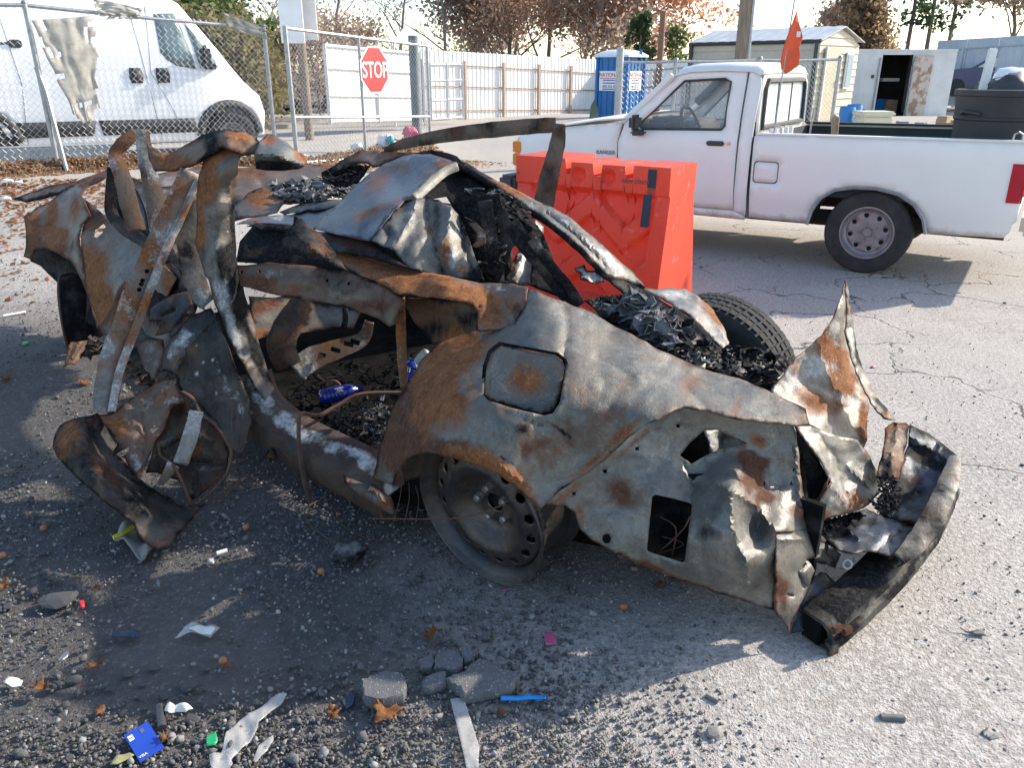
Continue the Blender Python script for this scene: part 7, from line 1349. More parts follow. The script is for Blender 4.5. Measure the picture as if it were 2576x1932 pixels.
sheet('door_black_panel', V('B4', [(975, 340), (1010, 240), (1060, 120), (1130, 40), (1180, -10), (1240, -40), (1310, -60), (1345, 0), (1370, 80), (1420, 210), (1470, 330), (1510, 430), (1570, 590), (1555, 650), (1535, 710), (1500, 790), (1450, 835), (1400, 760), (1340, 650), (1260, 570), (1200, 500), (1110, 440), (1090, 360), (1030, 330)]), [uv('B4', 975, 340) + (2.86,), uv('B4', 1130, 40) + (2.95,), uv('B4', 1310, -60) + (2.97,), uv('B4', 1420, 210) + (2.86,), uv('B4', 1570, 590) + (2.74,), uv('B4', 1450, 835) + (2.68,), uv('B4', 1200, 500) + (2.76,), uv('B4', 1240, 250) + (2.84,), uv('B4', 1150, 200) + (2.82,), uv('B4', 1400, 500) + (2.80,)],
      'burnt_dark', creases=[(V('B4', [(1270, 60), (1160, 170), (1095, 310)]), -.03, 7), (V('B4', [(1380, 100), (1480, 380), (1550, 600)]), -.02, 8)], paint=[('w', 440, 870, 30, 60, .55, 20), ('w', 460, 840, 20, 30, .5), ('r', 445, 900, 14, 16, .7), ('w', 560, 950, 16, 70, .6, -20), ('w', 600, 1010, 12, 50, .6, -15), ('w', 530, 850, 16, 30, .5), ('w', 510, 910, 5, 6, 1), ('w', 535, 905, 5, 6, 1), ('w', 497, 940, 6, 7, 1), ('w', 545, 990, 6, 7, 1), ('w', 495, 868, 5, 7, 1)], step=7, crum=.006, cs=.015, seed=78, base=(0, .3, .12, .05))
wires('door_frame_loop', [[uv('B4', *p) + (y,) for p, y in zip(((1130, 455), (1200, 505), (1240, 590), (1330, 660), (1400, 760), (1430, 830), (1410, 940), (1370, 1010), (1290, 1090), (1190, 1160), (1155, 1080), (1100, 960), (1060, 900), (990, 850), (980, 780)), (2.75, 2.73, 2.71, 2.69, 2.66, 2.64, 2.6, 2.57, 2.54, 2.52, 2.54, 2.57, 2.59, 2.62, 2.63))]], .006, 'rust_wire', n=6)
sheet('door_hollow_back', V('B4', [(960, 770), (1040, 590), (1120, 480), (1240, 600), (1340, 680), (1420, 830), (1390, 960), (1280, 1060), (1190, 1130), (1100, 1000), (980, 960), (900, 960)]), [uv('B4', 960, 770) + (2.72,), uv('B4', 1120, 480) + (2.86,), uv('B4', 1420, 830) + (2.72,), uv('B4', 1190, 1130) + (2.58,), uv('B4', 900, 960) + (2.60,)], 'burnt_dark', creases=[(V('B4', [(1000, 800), (1150, 700), (1300, 760)]), -.04, 9), (V('B4', [(1000, 950), (1180, 880), (1380, 900)]), .04, 9), (V('B4', [(1150, 560), (1200, 800), (1190, 1080)]), -.03, 8)], paint=[('r', 480, 1130, 30, 20, .7), ('w', 520, 1180, 20, 14, .5)], step=8, crum=.02, cs=.02, seed=79, base=(.15, .15, .12, .35))
strip('silver_bar', [uv('B4', 1215, 575) + (2.70,), uv('B4', 1180, 720) + (2.66,), uv('B4', 1115, 905) + (2.6,)], [.045, .052, .05], 'burnt_pale', base=(0, 0, .35, 0), lip=.01)
strip('silver_bar_end', [uv('B4', 1075, 905) + (2.59,), uv('B4', 990, 1030) + (2.55,)], [.045, .02], 'burnt_brown', base=(.2, 0, .5, .1), lip=.01)
sheet('bent_bracket', V('B4', [(438, 148), (540, 138), (515, 200), (470, 290), (430, 285), (385, 316), (418, 225)]), [uv('B4', 438, 148) + (3.1,), uv('B4', 540, 138) + (3.14,), uv('B4', 470, 290) + (3.04,), uv('B4', 385, 316) + (3.0,)], 'burnt_brown', creases=[(V('B4', [(490, 150), (425, 290)]), -.02, 6)], step=6, seed=80, base=(.4, .0, .4, .2))
debris('crushed_hinge_scrap', V('B4', [(540, 150), (700, 70), (720, 220), (880, 300), (960, 380), (820, 400), (760, 330), (680, 260), (560, 230)]), [uv('B4', 540, 150) + (3.2,), uv('B4', 700, 70) + (3.3,), uv('B4', 960, 380) + (3.0,), uv('B4', 680, 260) + (3.1,)], 40, mat('scrap_rust', (.16, .10, .07), (.06, .05, .045), 14, .7, .4, .3), (.025, .055), 81, .04, .2)
sheet('hinge_strap', V('B1', [(680, 1280), (690, 1180), (720, 1080), (770, 1000), (800, 1030), (760, 1060), (730, 1140), (715, 1250), (735, 1380), (710, 1390)]), [uv('B1', 680, 1280) + (3.3,), uv('B1', 770, 1000) + (3.42,), uv('B1', 800, 1030) + (3.4,), uv('B1', 735, 1380) + (3.2,)], 'burnt_brown', step=6, seed=82, base=(.4, .1, .1, .5))
sheet('crushed_inner_shell', V('B1', [(930, 1170), (1060, 1090), (1170, 1065), (1190, 1150), (1130, 1230), (1060, 1310), (960, 1340), (1000, 1240), (920, 1250)]), [uv('B1', 930, 1170) + (3.15,), uv('B1', 1170, 1065) + (3.18,), uv('B1', 1190, 1150) + (3.08,), uv('B1', 960, 1340) + (3.02,)], 'burnt_dark', [V('B1', [(985, 1210), (1085, 1160), (1090, 1185), (1000, 1225)])], step=8, crum=.015, cs=.02, seed=83, base=(.1, .35, .15, .2))
sheet('crushed_lower_shell', V('B1', [(840, 1390), (930, 1350), (1010, 1360), (1020, 1450), (960, 1640), (900, 1560)]), [uv('B1', 840, 1390) + (3.05,), uv('B1', 1010, 1360) + (3.02,), uv('B1', 960, 1640) + (2.9,)], 'burnt_brown', step=8, crum=.01, seed=84, base=(.1, .1, .3, .3))
# crushed sheet that closes the side between the front door and the pillar
sheet('crushed_side_sheet', V('B1', [(610, 1290), (700, 1150), (860, 960), (1000, 880), (1110, 900), (1190, 1000), (1230, 1120), (1180, 1300), (1090, 1480), (1000, 1660), (860, 1640), (740, 1500)]), [uv('B1', 610, 1290) + (3.62,), uv('B1', 860, 960) + (3.62,), uv('B1', 1110, 900) + (3.5,), uv('B1', 1230, 1120) + (3.2,), uv('B1', 1090, 1480) + (3.05,), uv('B1', 1000, 1660) + (2.98,), uv('B1', 740, 1500) + (3.2,)], 'burnt_brown', creases=[(V('B1', [(760, 1180), (900, 1300), (1000, 1500)]), .05, 10), (V('B1', [(900, 1000), (1000, 1150), (1150, 1200)]), -.05, 10)], paint=[('k', 420, 760, 50, 60, .7), ('k', 330, 880, 60, 30, .6), ('w', 370, 870, 20, 50, .4)], step=9, crum=.03, cs=.02, seed=95, base=(.15, .25, .05, .4))
sheet('bulkhead', V('B1', [(690, 330), (720, 320), (960, 420), (1200, 400), (1225, 480), (1240, 900), (1120, 960), (960, 850), (800, 720), (700, 640), (660, 480)]), [uv('B1', 690, 330) + (4.5,), uv('B1', 1200, 400) + (4.3,), uv('B1', 1240, 900) + (3.7,), uv('B1', 960, 850) + (3.8,), uv('B1', 700, 640) + (4.3,)], 'burnt_brown', creases=[(V('B1', [(760, 500), (1000, 560), (1200, 540)]), -.06, 10), (V('B1', [(800, 640), (1000, 720), (1200, 720)]), .06, 10)], paint=[('w', 400, 480, 50, 12, .6), ('w', 440, 520, 40, 10, .5), ('k', 430, 590, 60, 24, .8), ('k', 320, 520, 30, 50, .7), ('r', 350, 450, 40, 10, .5)], step=10, crum=.04, cs=.02, seed=96, base=(.1, .25, .1, .35))
# front door skin, fender, bonnet
sheet('front_door_skin', V('B1', [(500, 470), (530, 490), (610, 560), (640, 585), (700, 640), (820, 730), (945, 825), (1020, 900), (1090, 980), (1040, 1090), (960, 1180), (860, 1250), (720, 1300), (615, 1300), (560, 1130), (520, 920), (497, 730), (515, 660), (560, 600)]), [uv('B1', 500, 470) + (4.35,), uv('B1', 640, 585) + (4.15,), uv('B1', 945, 825) + (3.66,), uv('B1', 1090, 980) + (3.40,), uv('B1', 860, 1250) + (3.40,), uv('B1', 615, 1300) + (3.66,), uv('B1', 500, 730) + (4.06,), uv('B1', 700, 900) + (3.74,), uv('B1', 560, 1100) + (3.80,)],
      'burnt_grey', [V('B1', [(582, 725), (590, 680), (640, 645), (655, 665), (630, 710), (600, 738)])], creases=[(V('B1', [(500, 730), (520, 920), (610, 1290)]), .02, 5), (V('B1', [(640, 600), (780, 720), (920, 830)]), -.02, 8)], paint=[('r', 235, 690, 40, 90, .8, -15), ('r', 250, 780, 36, 60, .9), ('r', 340, 780, 60, 24, .5), ('r', 255, 570, 10, 14, .9), ('r', 425, 700, 20, 40, .6), ('w', 270, 720, 14, 60, .4, -20), ('k', 245, 585, 14, 16, .5), ('w', 210, 510, 24, 20, .6, 40)], step=8, crum=.006, seed=85, base=(.25, .08, .0, .28))
sheet('front_fender', V('B1', [(145, 605), (230, 550), (320, 495), (360, 465), (400, 440), (470, 405), (560, 370), (640, 330), (690, 305), (705, 325), (640, 370), (590, 400), (540, 420), (500, 470), (525, 492), (560, 590), (510, 660), (495, 730), (518, 920), (560, 1130), (610, 1292), (600, 1295), (555, 1110), (510, 1000), (465, 915), (400, 848), (300, 800), (220, 812), (200, 868), (145, 852), (165, 790), (160, 690)]), [uv('B1', 145, 605) + (4.62,), uv('B1', 320, 495) + (4.80,), uv('B1', 470, 405) + (4.95,), uv('B1', 690, 305) + (4.80,), uv('B1', 500, 470) + (4.40,), uv('B1', 495, 730) + (4.08,), uv('B1', 610, 1292) + (3.68,), uv('B1', 465, 915) + (4.04,), uv('B1', 300, 800) + (4.28,), uv('B1', 145, 852) + (4.52,), uv('B1', 330, 660) + (4.42,)],
      'burnt_grey', creases=[(V('B1', [(340, 480), (320, 600), (320, 700)]), .03, 12), (V('B1', [(200, 820), (300, 790), (400, 835), (480, 920)]), -.02, 7), (V('B1', [(440, 430), (460, 560), (480, 680)]), .02, 12), (V('B1', [(560, 400), (600, 480), (640, 580)]), .04, 10)], paint=[('r', 132, 530, 12, 50, 1), ('r', 125, 590, 14, 30, .9), ('r', 160, 590, 24, 20, .8), ('r', 80, 560, 20, 40, .6), ('r', 200, 770, 10, 50, .6, -20), ('d', 90, 590, 30, 40, .5), ('d', 240, 470, 40, 30, .6), ('w', 165, 560, 10, 40, .5), ('k', 215, 490, 12, 14, .7), ('r', 190, 520, 14, 40, .5), ('d', 110, 620, 60, 20, .4)], step=8, crum=.008, seed=86, base=(.32, .05, -.05, .32))
sheet('wheel_arch_liner', V('B1', [(175, 800), (300, 785), (430, 840), (510, 960), (580, 1120), (605, 1290), (440, 1210), (350, 1010), (250, 905), (190, 880)]), [uv('B1', 175, 800) + (4.72,), uv('B1', 430, 840) + (4.5,), uv('B1', 605, 1290) + (4.1,), uv('B1', 350, 1010) + (4.62,)], 'burnt_dark', step=12, crum=.01, seed=87, base=(.1, .6, 0, .2))
sheet('bonnet_edge', V('A1', [(82, 1232), (200, 1185), (330, 1150), (480, 1125), (560, 1085), (640, 1060), (695, 1035), (690, 1052), (600, 1095), (470, 1160), (330, 1212), (160, 1247)]), [uv('A1', 82, 1232) + (5.5,), uv('A1', 330, 1150) + (5.45,), uv('A1', 695, 1035) + (5.3,), uv('A1', 330, 1212) + (5.2,)], 'burnt_brown', step=7, crum=.01, seed=88, base=(.2, .1, .15, .3), thick=.012)
# engine bay seen past the pillars
sheet('radiator_support', V('A2', [(0, 1040), (130, 1030), (145, 1080), (140, 1130), (20, 1150), (-200, 1150), (-260, 1110), (-230, 1060)]), [uv('A2', 0, 1040) + (5.5,), uv('A2', 145, 1080) + (5.4,), uv('A2', -230, 1060) + (5.4,), uv('A2', 20, 1150) + (5.3,)], 'burnt_pale', [[uv('A2', x + 20 * math.cos(a), y + 16 * math.sin(a)) for a in np.linspace(0, 6.28, 10, endpoint=False)] for x, y in ((20, 1085), (100, 1065))], step=7, crum=.006, seed=89, base=(.05, 0, .3, .05))
sheet('engine_bay_shelf', V('A1', [(930, 1080), (1100, 1050), (1300, 1030), (1500, 1040), (1700, 1030), (1900, 1010), (2040, 1020), (2000, 1080), (1960, 1140), (2000, 1200), (1800, 1260), (1500, 1260), (1200, 1270), (1560, 1330), (1400, 1390), (1100, 1400), (980, 1330)]), [uv('A1', 930, 1080) + (5.6,), uv('A1', 1300, 1395) + (4.25,), uv('A1', 2040, 1020) + (5.2,), uv('A1', 2000, 1200) + (4.5,), uv('A1', 980, 1280) + (4.6,), uv('A1', 1500, 1150) + (5.0,)], 'burnt_brown', creases=[(V('A1', [(950, 1130), (1300, 1110), (1700, 1110)]), -.05, 8), (V('A1', [(980, 1220), (1300, 1200)]), .05, 8)], paint=[('w', 470, 450, 60, 14, .7), ('w', 420, 480, 40, 10, .6), ('k', 720, 480, 60, 16, .7), ('r', 640, 440, 60, 10, .6), ('k', 560, 500, 60, 12, .6)], step=10, crum=.03, cs=.014, seed=90, base=(.15, .15, .25, .3))
sheet('firewall_panel', V('A2', [(-40, 1290), (60, 1190), (150, 1155), (230, 1190), (285, 1250), (240, 1310), (120, 1345), (0, 1350)]), [uv('A2', -40, 1290) + (4.3,), uv('A2', 150, 1155) + (4.5,), uv('A2', 285, 1250) + (4.3,), uv('A2', 120, 1345) + (4.1,)], 'burnt_grey', paint=[('r', 650, 500, 50, 20, .7), ('d', 640, 480, 40, 14, .5)], step=8, crum=.008, seed=91, base=(.2, .05, 0, .1))
sheet('scuttle_panel', V('A2', [(-10, 1385), (60, 1350), (200, 1330), (330, 1325), (450, 1290), (560, 1270), (600, 1280), (560, 1340), (480, 1420), (300, 1400), (140, 1390)]), [uv('A2', -10, 1385) + (3.95,), uv('A2', 330, 1325) + (4.0,), uv('A2', 600, 1280) + (3.95,), uv('A2', 480, 1420) + (3.5,), uv('A2', 140, 1390) + (3.7,)], 'burnt_blue', paint=[('r', 640, 555, 30, 8, .8), ('w', 690, 545, 40, 10, .6)], step=8, crum=.008, seed=92, base=(.1, 0, .25, 0))
sheet('bay_side_sheet', V('A2', [(250, 1310), (420, 1250), (620, 1230), (660, 1240), (590, 1290), (420, 1300), (280, 1330)]), [uv('A2', 250, 1310) + (4.15,), uv('A2', 620, 1230) + (4.2,), uv('A2', 420, 1300) + (4.0,)], 'burnt_grey', step=9, crum=.01, seed=93, base=(0, .3, .1, .1))
debris('engine_parts', V('A2', [(200, 1180), (440, 1130), (660, 1120), (720, 1150), (680, 1220), (520, 1240), (260, 1240)]), [uv('A2', 200, 1180) + (4.6,), uv('A2', 660, 1120) + (4.7,), uv('A2', 680, 1220) + (4.3,), uv('A2', 260, 1240) + (4.3,)], 220, mat('engine_metal', (.17, .18, .18), (.07, .065, .06), 18, .55, .5, .3), (.02, .06), 94, .06, .5, .03)
wires('fuel_rail', [[uv('A2', 440, 1142) + (4.5,), uv('A2', 560, 1135) + (4.5,), uv('A2', 660, 1128) + (4.5,)], [uv('A2', 460, 1162) + (4.45,), uv('A2', 570, 1158) + (4.45,)], [uv('A2', 500, 1190) + (4.4,), uv('A2', 620, 1185) + (4.4,)]], .018, 'engine_metal', n=8)
wires('engine_wires', [[uv('A2', 230, 1110) + (4.7,), uv('A2', 240, 1170) + (4.6,), uv('A2', 275, 1230) + (4.5,), uv('A2', 290, 1250) + (4.45,)], [uv('A2', 280, 1245) + (4.4,), uv('A2', 380, 1250) + (4.35,), uv('A2', 470, 1215) + (4.3,), uv('A2', 490, 1230) + (4.3,)]], .009, 'engine_metal')
# cables trailing on the ground and inside
wires('rusty_cable', [[uv('B5', *p) + (y,) for p, y in zip(((1250, 460), (1000, 470), (860, 540), (740, 600), (640, 590), (620, 640), (622, 800), (650, 1000), (690, 1140)), (2.9, 2.85, 2.8, 2.74, 2.66, 2.62, 2.60, 2.58, 2.60))]], .008, 'rust_wire')
wires('thin_cable', [[tuple(uv('B5', x, y)) + (PZ(*uv('B5', x, y), .012).y,) for x, y in ((900, 1050), (700, 1150), (655, 1210), (710, 1300), (850, 1390), (1000, 1405), (1040, 1400))], [tuple(uv('B5', x, y)) + (PZ(*uv('B5', x, y), .01).y,) for x, y in ((850, 1190), (870, 1260), (980, 1340), (1120, 1380))], [tuple(uv('B5', x, y)) + (PZ(*uv('B5', x, y), .03).y,) for x, y in ((1230, 1250), (1300, 1040), (1370, 920))], [uv('B5', 1050, 1240) + (2.3,), uv('B5', 1400, 1245) + (2.1,), uv('B5', 1650, 1230) + (2.05,), uv('B5', 1900, 1150) + (2.05,)]], .0022, 'rust_wire')
for k in range(4):
    wires('frayed_wire', [[uv('B4', 1290, 1140) + (2.5,), uv('B4', 1400 + 20 * k, 1090 - 25 * k) + (2.52,), uv('B4', 1520 - 6 * k, 970 + 22 * k) + (2.55,)]], .0016, 'rust_wire'); wires('frayed_wire', [[uv('B4', 1440 + 25 * k, 540) + (2.7,), uv('B4', 1430 + 35 * k, 680) + (2.68,), uv('B4', 1460 + 10 * k, 830) + (2.64,)]], .0016, 'rust_wire'); wires('frayed_wire', [[uv('B5', 1260 + 40 * k, 1000 + 20 * k) + (2.34,), uv('B5', 1240 + 60 * k, 1130) + (2.34,), uv('B5', 1200 + 70 * k, 1270) + (2.3,)]], .0016, 'rust_wire')
# ================================================================ loose ground: gravel, stones, leaves
ICO = None
def ico():
    bm = bmesh.new(); bmesh.ops.create_icosphere(bm, subdivisions=1, radius=1.0); v = np.array([tuple(q.co) for q in bm.verts]); f = np.array([[w.index for w in x.verts] for x in bm.faces]); bm.free(); return v, f
def rand_rot(r, n):
    q = r.normal(0, 1, (n, 4)); q /= np.linalg.norm(q, axis=1)[:, None]; w, x, y, z = q.T
    return np.stack([1 - 2 * (y * y + z * z), 2 * (x * y - z * w), 2 * (x * z + y * w), 2 * (x * y + z * w), 1 - 2 * (x * x + z * z), 2 * (y * z - x * w), 2 * (x * z - y * w), 2 * (y * z + x * w), 1 - 2 * (x * x + y * y)], 1).reshape(n, 3, 3)
def stone_mat():
    m, N, L, b = newmat('stone'); a = N.new('ShaderNodeAttribute'); a.attribute_name = 'tone'; vec = tcoord(N, L, 'Object')
    n = ntex(N, L, vec, 90, 4, .7); col = mix(N, L, math_(N, L, 'MULTIPLY', ramp(N, L, n, .35, .7), .5), a.outputs['Color'], (.03, .03, .03)); col = mix(N, L, math_(N, L, 'MULTIPLY', ramp(N, L, ntex(N, L, vec, 260, 2, .8), .62, .70), .55), col, (.38, .37, .35))
    L.new(col, b.inputs['Base Color']); b.inputs['Roughness'].default_value = .92; bump(N, L, b, n, .5, .004)
stone_mat()
def gravel(n, seed):
    r = np.random.default_rng(seed); v0, f0 = ico(); xs = []; ys = []
    while len(xs) < n:
        y = 1.0 + 6.5 * r.random(20000) ** 1.9; x = r.uniform(-1.05, 1.05, 20000) * (y * .72 + .15)
        cl = np.array([noise.noise(Vector((a * 1.4, b * 1.4, 5))) for a, b in zip(x, y)])
        left = 1 / (1 + np.exp((x - .25 + .5 * cl) * 4)); front = 1 / (1 + np.exp((y - 1.75) * 7)); p = np.clip((.05 + .75 * left * (.55 + cl) + .45 * front * (.6 + cl) * np.where(x > .3, .35, 1)), 0, 1) * np.clip(1.6 - y * .2, .08, 1)
        k = r.random(20000) < p; xs += list(x[k]); ys += list(y[k])
    x = np.array(xs[:n]); y = np.array(ys[:n]); cl = np.array([noise.noise(Vector((a * 2.3, b * 2.3, 11))) for a, b in zip(x, y)])
    s = .0022 + .0045 * r.random(n) ** 2.2 + np.where(r.random(n) < .05 * (.6 + cl) * (x < .4), r.uniform(.002, .008, n), 0); s *= np.where(x > .6, .75, 1.0)
    sc_ = s[:, None] * r.uniform(.5, 1.5, (n, 3)); R = rand_rot(r, n); zz = np.array([gz(a, b) for a, b in zip(x, y)])
    co = np.einsum('nij,nkj->nki', R, v0[None] * sc_[:, None, :] * r.uniform(.62, 1.3, (n, 12, 1))); co += np.stack([x, y, zz + s * .45 + .003], 1)[:, None, :]
    F_ = (f0[None] + np.arange(n)[:, None, None] * 12).reshape(-1, 3); me = np_mesh('gravel', co.reshape(-1, 3), F_)
    t = r.random(n); lt = np.where(x > .2, .62, .0); tone = np.where((t < .80 - lt)[:, None], r.uniform(.07, .15, (n, 1)) * np.array([1, .98, .96]), np.where((t < .93)[:, None], r.uniform(.16, .34, (n, 1)) * np.array([1, .94, .86]), r.uniform(.26, .42, (n, 1)) * np.array([1, .98, .94])))
    col = np.concatenate([tone, np.ones((n, 1))], 1); at_ = me.attributes.new('tone', 'FLOAT_COLOR', 'POINT'); at_.data.foreach_set('color', np.repeat(col, 12, 0).astype(np.float32).ravel())
    tag(link('gravel', me, 'stone', None), 'fine loose gravel scattered over the lot', 'gravel', None, 'stuff')
gravel(48000, 3)
def rock_mesh(seed, tone, flat=.6, rough=.35, sub=2):
    bm = bmesh.new(); bmesh.ops.create_icosphere(bm, subdivisions=sub, radius=1.0); r = random.Random(seed)
    cuts = [(Vector((r.gauss(0, 1), r.gauss(0, 1), r.gauss(0, 1))).normalized(), r.uniform(.5, .8)) for _ in range(7)]
    for v in bm.verts:
        q = v.co.copy()
        for n_, d in cuts:
            e = q.dot(n_) - d
            if e > 0: q -= n_ * e * .85
        q *= 1 + rough * .35 * noise.fractal(q * 2 + Vector((seed, 0, 0)), 1, 2, 2); v.co = Vector((q.x, q.y, q.z * flat))
    me = bpy.data.meshes.new('stone'); bm.to_mesh(me); bm.free(); at_ = me.attributes.new('tone', 'FLOAT_COLOR', 'POINT'); at_.data.foreach_set('color', np.tile(np.array(tone + (1,), dtype=np.float32), len(me.vertices)))
    me.materials.append(MATS['stone']); return me
dark_rocks = [rock_mesh(i, (.075, .075, .078)) for i in range(5)]; pale_rocks = [rock_mesh(20 + i, (.30, .28, .25), .7) for i in range(4)]
def put_rock(u, v, s, meshes, seed, label, group, name='loose_stone'):
    r = random.Random(seed); q = PZ(u, v, 0); o = bpy.data.objects.new(name, r.choice(meshes)); C.link(o); o.location = (q.x, q.y, gz(q.x, q.y) + s * .30); o.scale = (s * r.uniform(.85, 1.2), s * r.uniform(.8, 1.1), s * r.uniform(.7, 1)); o.rotation_euler = (r.gauss(0, .15), r.gauss(0, .15), r.uniform(0, 6.28)); return tag(o, label, 'stone', group)
GD, GP_ = 'dark stones among the gravel', 'pale pebbles among the gravel'
LD, LP = 'dark asphalt stone lying loose among the gravel in the foreground', 'pale rounded pebble lying on the dark gravel'
D = [(280, 460, 60), (350, 510, 55), (910, 480, 55), (460, 1130, 75), (355, 1090, 50), (790, 1090, 65), (950, 1050, 60), (1170, 1170, 85), (320, 890, 45), (1190, 1370, 75), (410, 1280, 60), (230, 800, 55), (620, 280, 38), (430, 1610, 50), (60, 670, 65), (1050, 1470, 60), (860, 1230, 40), (260, 340, 45), (300, 330, 40), (1430, 870, 40), (1820, 1030, 60), (1010, 1230, 55), (700, 1180, 40), (560, 1180, 38), (1270, 1060, 42), (880, 1150, 38), (1480, 590, 30), (120, 560, 34), (80, 820, 40), (640, 940, 36), (760, 1330, 42), (520, 1370, 38)]
for i, (x, y, s) in enumerate(D): put_rock(*uv('D1', x, y), s / 2.4578 / 2000 * 2.2 * .62, dark_rocks, i, LD, GD)
for i, (x, y, s) in enumerate([(545, 427, 34), (860, 390, 22), (742, 787, 26), (485, 780, 28), (675, 757, 24), (820, 780, 22), (1197, 1020, 30), (1340, 975, 32), (1670, 1182, 36), (740, 1510, 38), (1230, 1535, 40), (1135, 1420, 36), (688, 882, 18), (100, 198, 20), (1705, 85, 26), (1125, 740, 18), (1485, 565, 28), (1150, 1520, 24), (2140, 1085, 30), (560, 1545, 22), (240, 1580, 24)]): put_rock(*uv('D1', x, y), s / 2.4578 / 2000 * 2.2 * .6, pale_rocks, 50 + i, LP, GP_, 'pale_pebble')
o = put_rock(*uv('D1', 370, 645), .05, dark_rocks[2:3], 90, 'broad flat dark stone at the left with a red scrap beside it', None); o.rotation_euler = (0, 0, .3); o.scale = (.07, .045, .035); o.location.z = .012
put_rock(*uv('D3', 305, 1470), .024, pale_rocks, 91, 'round white stone alone on the sunlit ground', None, 'pale_pebble')
for i, (x, y, s) in enumerate([(1520, 705, 14), (1905, 735, 18), (2090, 155, 26), (2200, 1160, 22)]): put_rock(*uv('B7', x, y), s / 2.4578 / 2000 * 3.0 * .8, dark_rocks, 95 + i, 'small dark stone on the pale sunlit asphalt', 'dark stones on the sunlit asphalt')
# broken asphalt slabs
def slab(poly, h, label, seed, tilt=(0, 0)):
    P_ = [PZ(*uv('D2', *p), h) for p in poly]; c = sum(P_, Vector()) / len(P_); r = random.Random(seed); mb = MB(); ring = resample([(p.x, p.y) for p in P_], .012); n = len(ring)
    for lv, (z, s) in enumerate(((h, .93), (h * .93, 1.0), (h * .5, 1.02), (h * .1, .97), (0, .9))):
        for p in ring: d = Vector((p[0], p[1], 0)) - Vector((c.x, c.y, 0)); k = s + r.uniform(-.05, .05); mb.v.append(Vector((c.x + d.x * k, c.y + d.y * k, z + (r.uniform(-.004, .004) if lv else r.uniform(-.0015, .0015)) + tilt[0] * d.x + tilt[1] * d.y)))
    for l in range(4): mb.f += [(l * n + i, l * n + (i + 1) % n, (l + 1) * n + (i + 1) % n, (l + 1) * n + i) for i in range(n)]
    mb.f.append(tuple(range(n))); mb.f.append(tuple(range(4 * n, 5 * n))[::-1]); me = mesh_from('asphalt_slab', mb.v, mb.f); bm = bmesh.new(); bm.from_mesh(me); bmesh.ops.recalc_face_normals(bm, faces=bm.faces); bm.to_mesh(me); bm.free()
    tag(link('asphalt_slab', me, 'asphalt_chunk', None, True, 30), label, 'asphalt', 'broken asphalt slabs in the foreground')
def asphalt_mat():
    m, N, L, b = newmat('asphalt_chunk'); vec = tcoord(N, L, 'Object'); v_ = N.new('ShaderNodeTexVoronoi'); v_.inputs['Scale'].default_value = 170; L.new(vec, v_.inputs['Vector']); s_ = N.new('ShaderNodeSeparateColor'); L.new(v_.outputs['Color'], s_.inputs[0])
    sp = math_(N, L, 'MULTIPLY', ramp(N, L, s_.outputs[0], .62, .95), ramp(N, L, v_.outputs['Distance'], .25, .45, (1, 1, 1, 1), (0, 0, 0, 1)), True); col = mix(N, L, sp, mix(N, L, ntex(N, L, vec, 40, 4), (.085, .087, .09), (.15, .15, .15)), (.36, .36, .35)); L.new(col, b.inputs['Base Color']); b.inputs['Roughness'].default_value = .9
    bump(N, L, b, math_(N, L, 'ADD', ntex(N, L, vec, 120, 4, .7), sp), .6, .004)
asphalt_mat()
slab([(790, 1100), (900, 1060), (1000, 975), (1110, 1020), (1240, 1090), (1190, 1150), (1130, 1165), (900, 1205), (870, 1160)], .040, 'largest broken asphalt slab, next to the blue stick', 1)
slab([(270, 1110), (340, 1080), (430, 1055), (520, 1070), (545, 1140), (530, 1200), (400, 1240), (280, 1220)], .045, 'left broken asphalt slab above the big dry leaf', 2)
slab([(722, 980), (750, 935), (850, 930), (900, 985), (890, 1030), (840, 1055), (720, 1030)], .032, 'small broken asphalt slab behind the largest one', 3)
slab([(640, 1110), (700, 1080), (790, 1070), (790, 1130), (700, 1160), (640, 1150)], .030, 'dark broken lump between the asphalt slabs', 4, (.1, .1))
slab([(880, 940), (930, 915), (965, 940), (960, 990), (905, 1000)], .028, 'smallest broken asphalt piece at the back of the slabs', 5)
slab([(620, 990), (700, 950), (720, 1000), (700, 1040), (640, 1040)], .026, 'dark rough asphalt lump left of the small slab', 6)

# leaves
leafmat('dry_leaf', (.36, .17, .075), (.26, .12, .055), (.46, .25, .12)); leafmat('dry_leaf_pale', (.46, .32, .21), (.36, .23, .14), (.58, .42, .30))
LOBES = [(0, -1.25), (.03, -.75), (.28, -.62), (.62, -.66), (.34, -.28), (.80, .02), (.40, .12), (.56, .55), (.26, .48), (0, 1.0), (-.26, .50), (-.60, .5), (-.38, .1), (-.82, -.04), (-.36, -.30), (-.58, -.68), (-.26, -.60), (-.03, -.75)]
def leaf_mesh(seed, curl):
    r = random.Random(seed); P_, T_ = cdt([(x * r.uniform(.85, 1.1), y) for x, y in LOBES], [], .22, .1, seed)
    return np_mesh('dry_leaf', np.array([[a[0], a[1], curl * (abs(a[0]) ** 1.3 * 1.2 + .35 * a[1] * a[1]) + .25 * curl * math.sin(a[1] * 5 + seed)] for a in P_]), T_)
lm_ = [leaf_mesh(i, c) for i, c in enumerate((.5, .8, -.6, .9))]
for i_ in lm_: i_.materials.append(MATS['dry_leaf'])
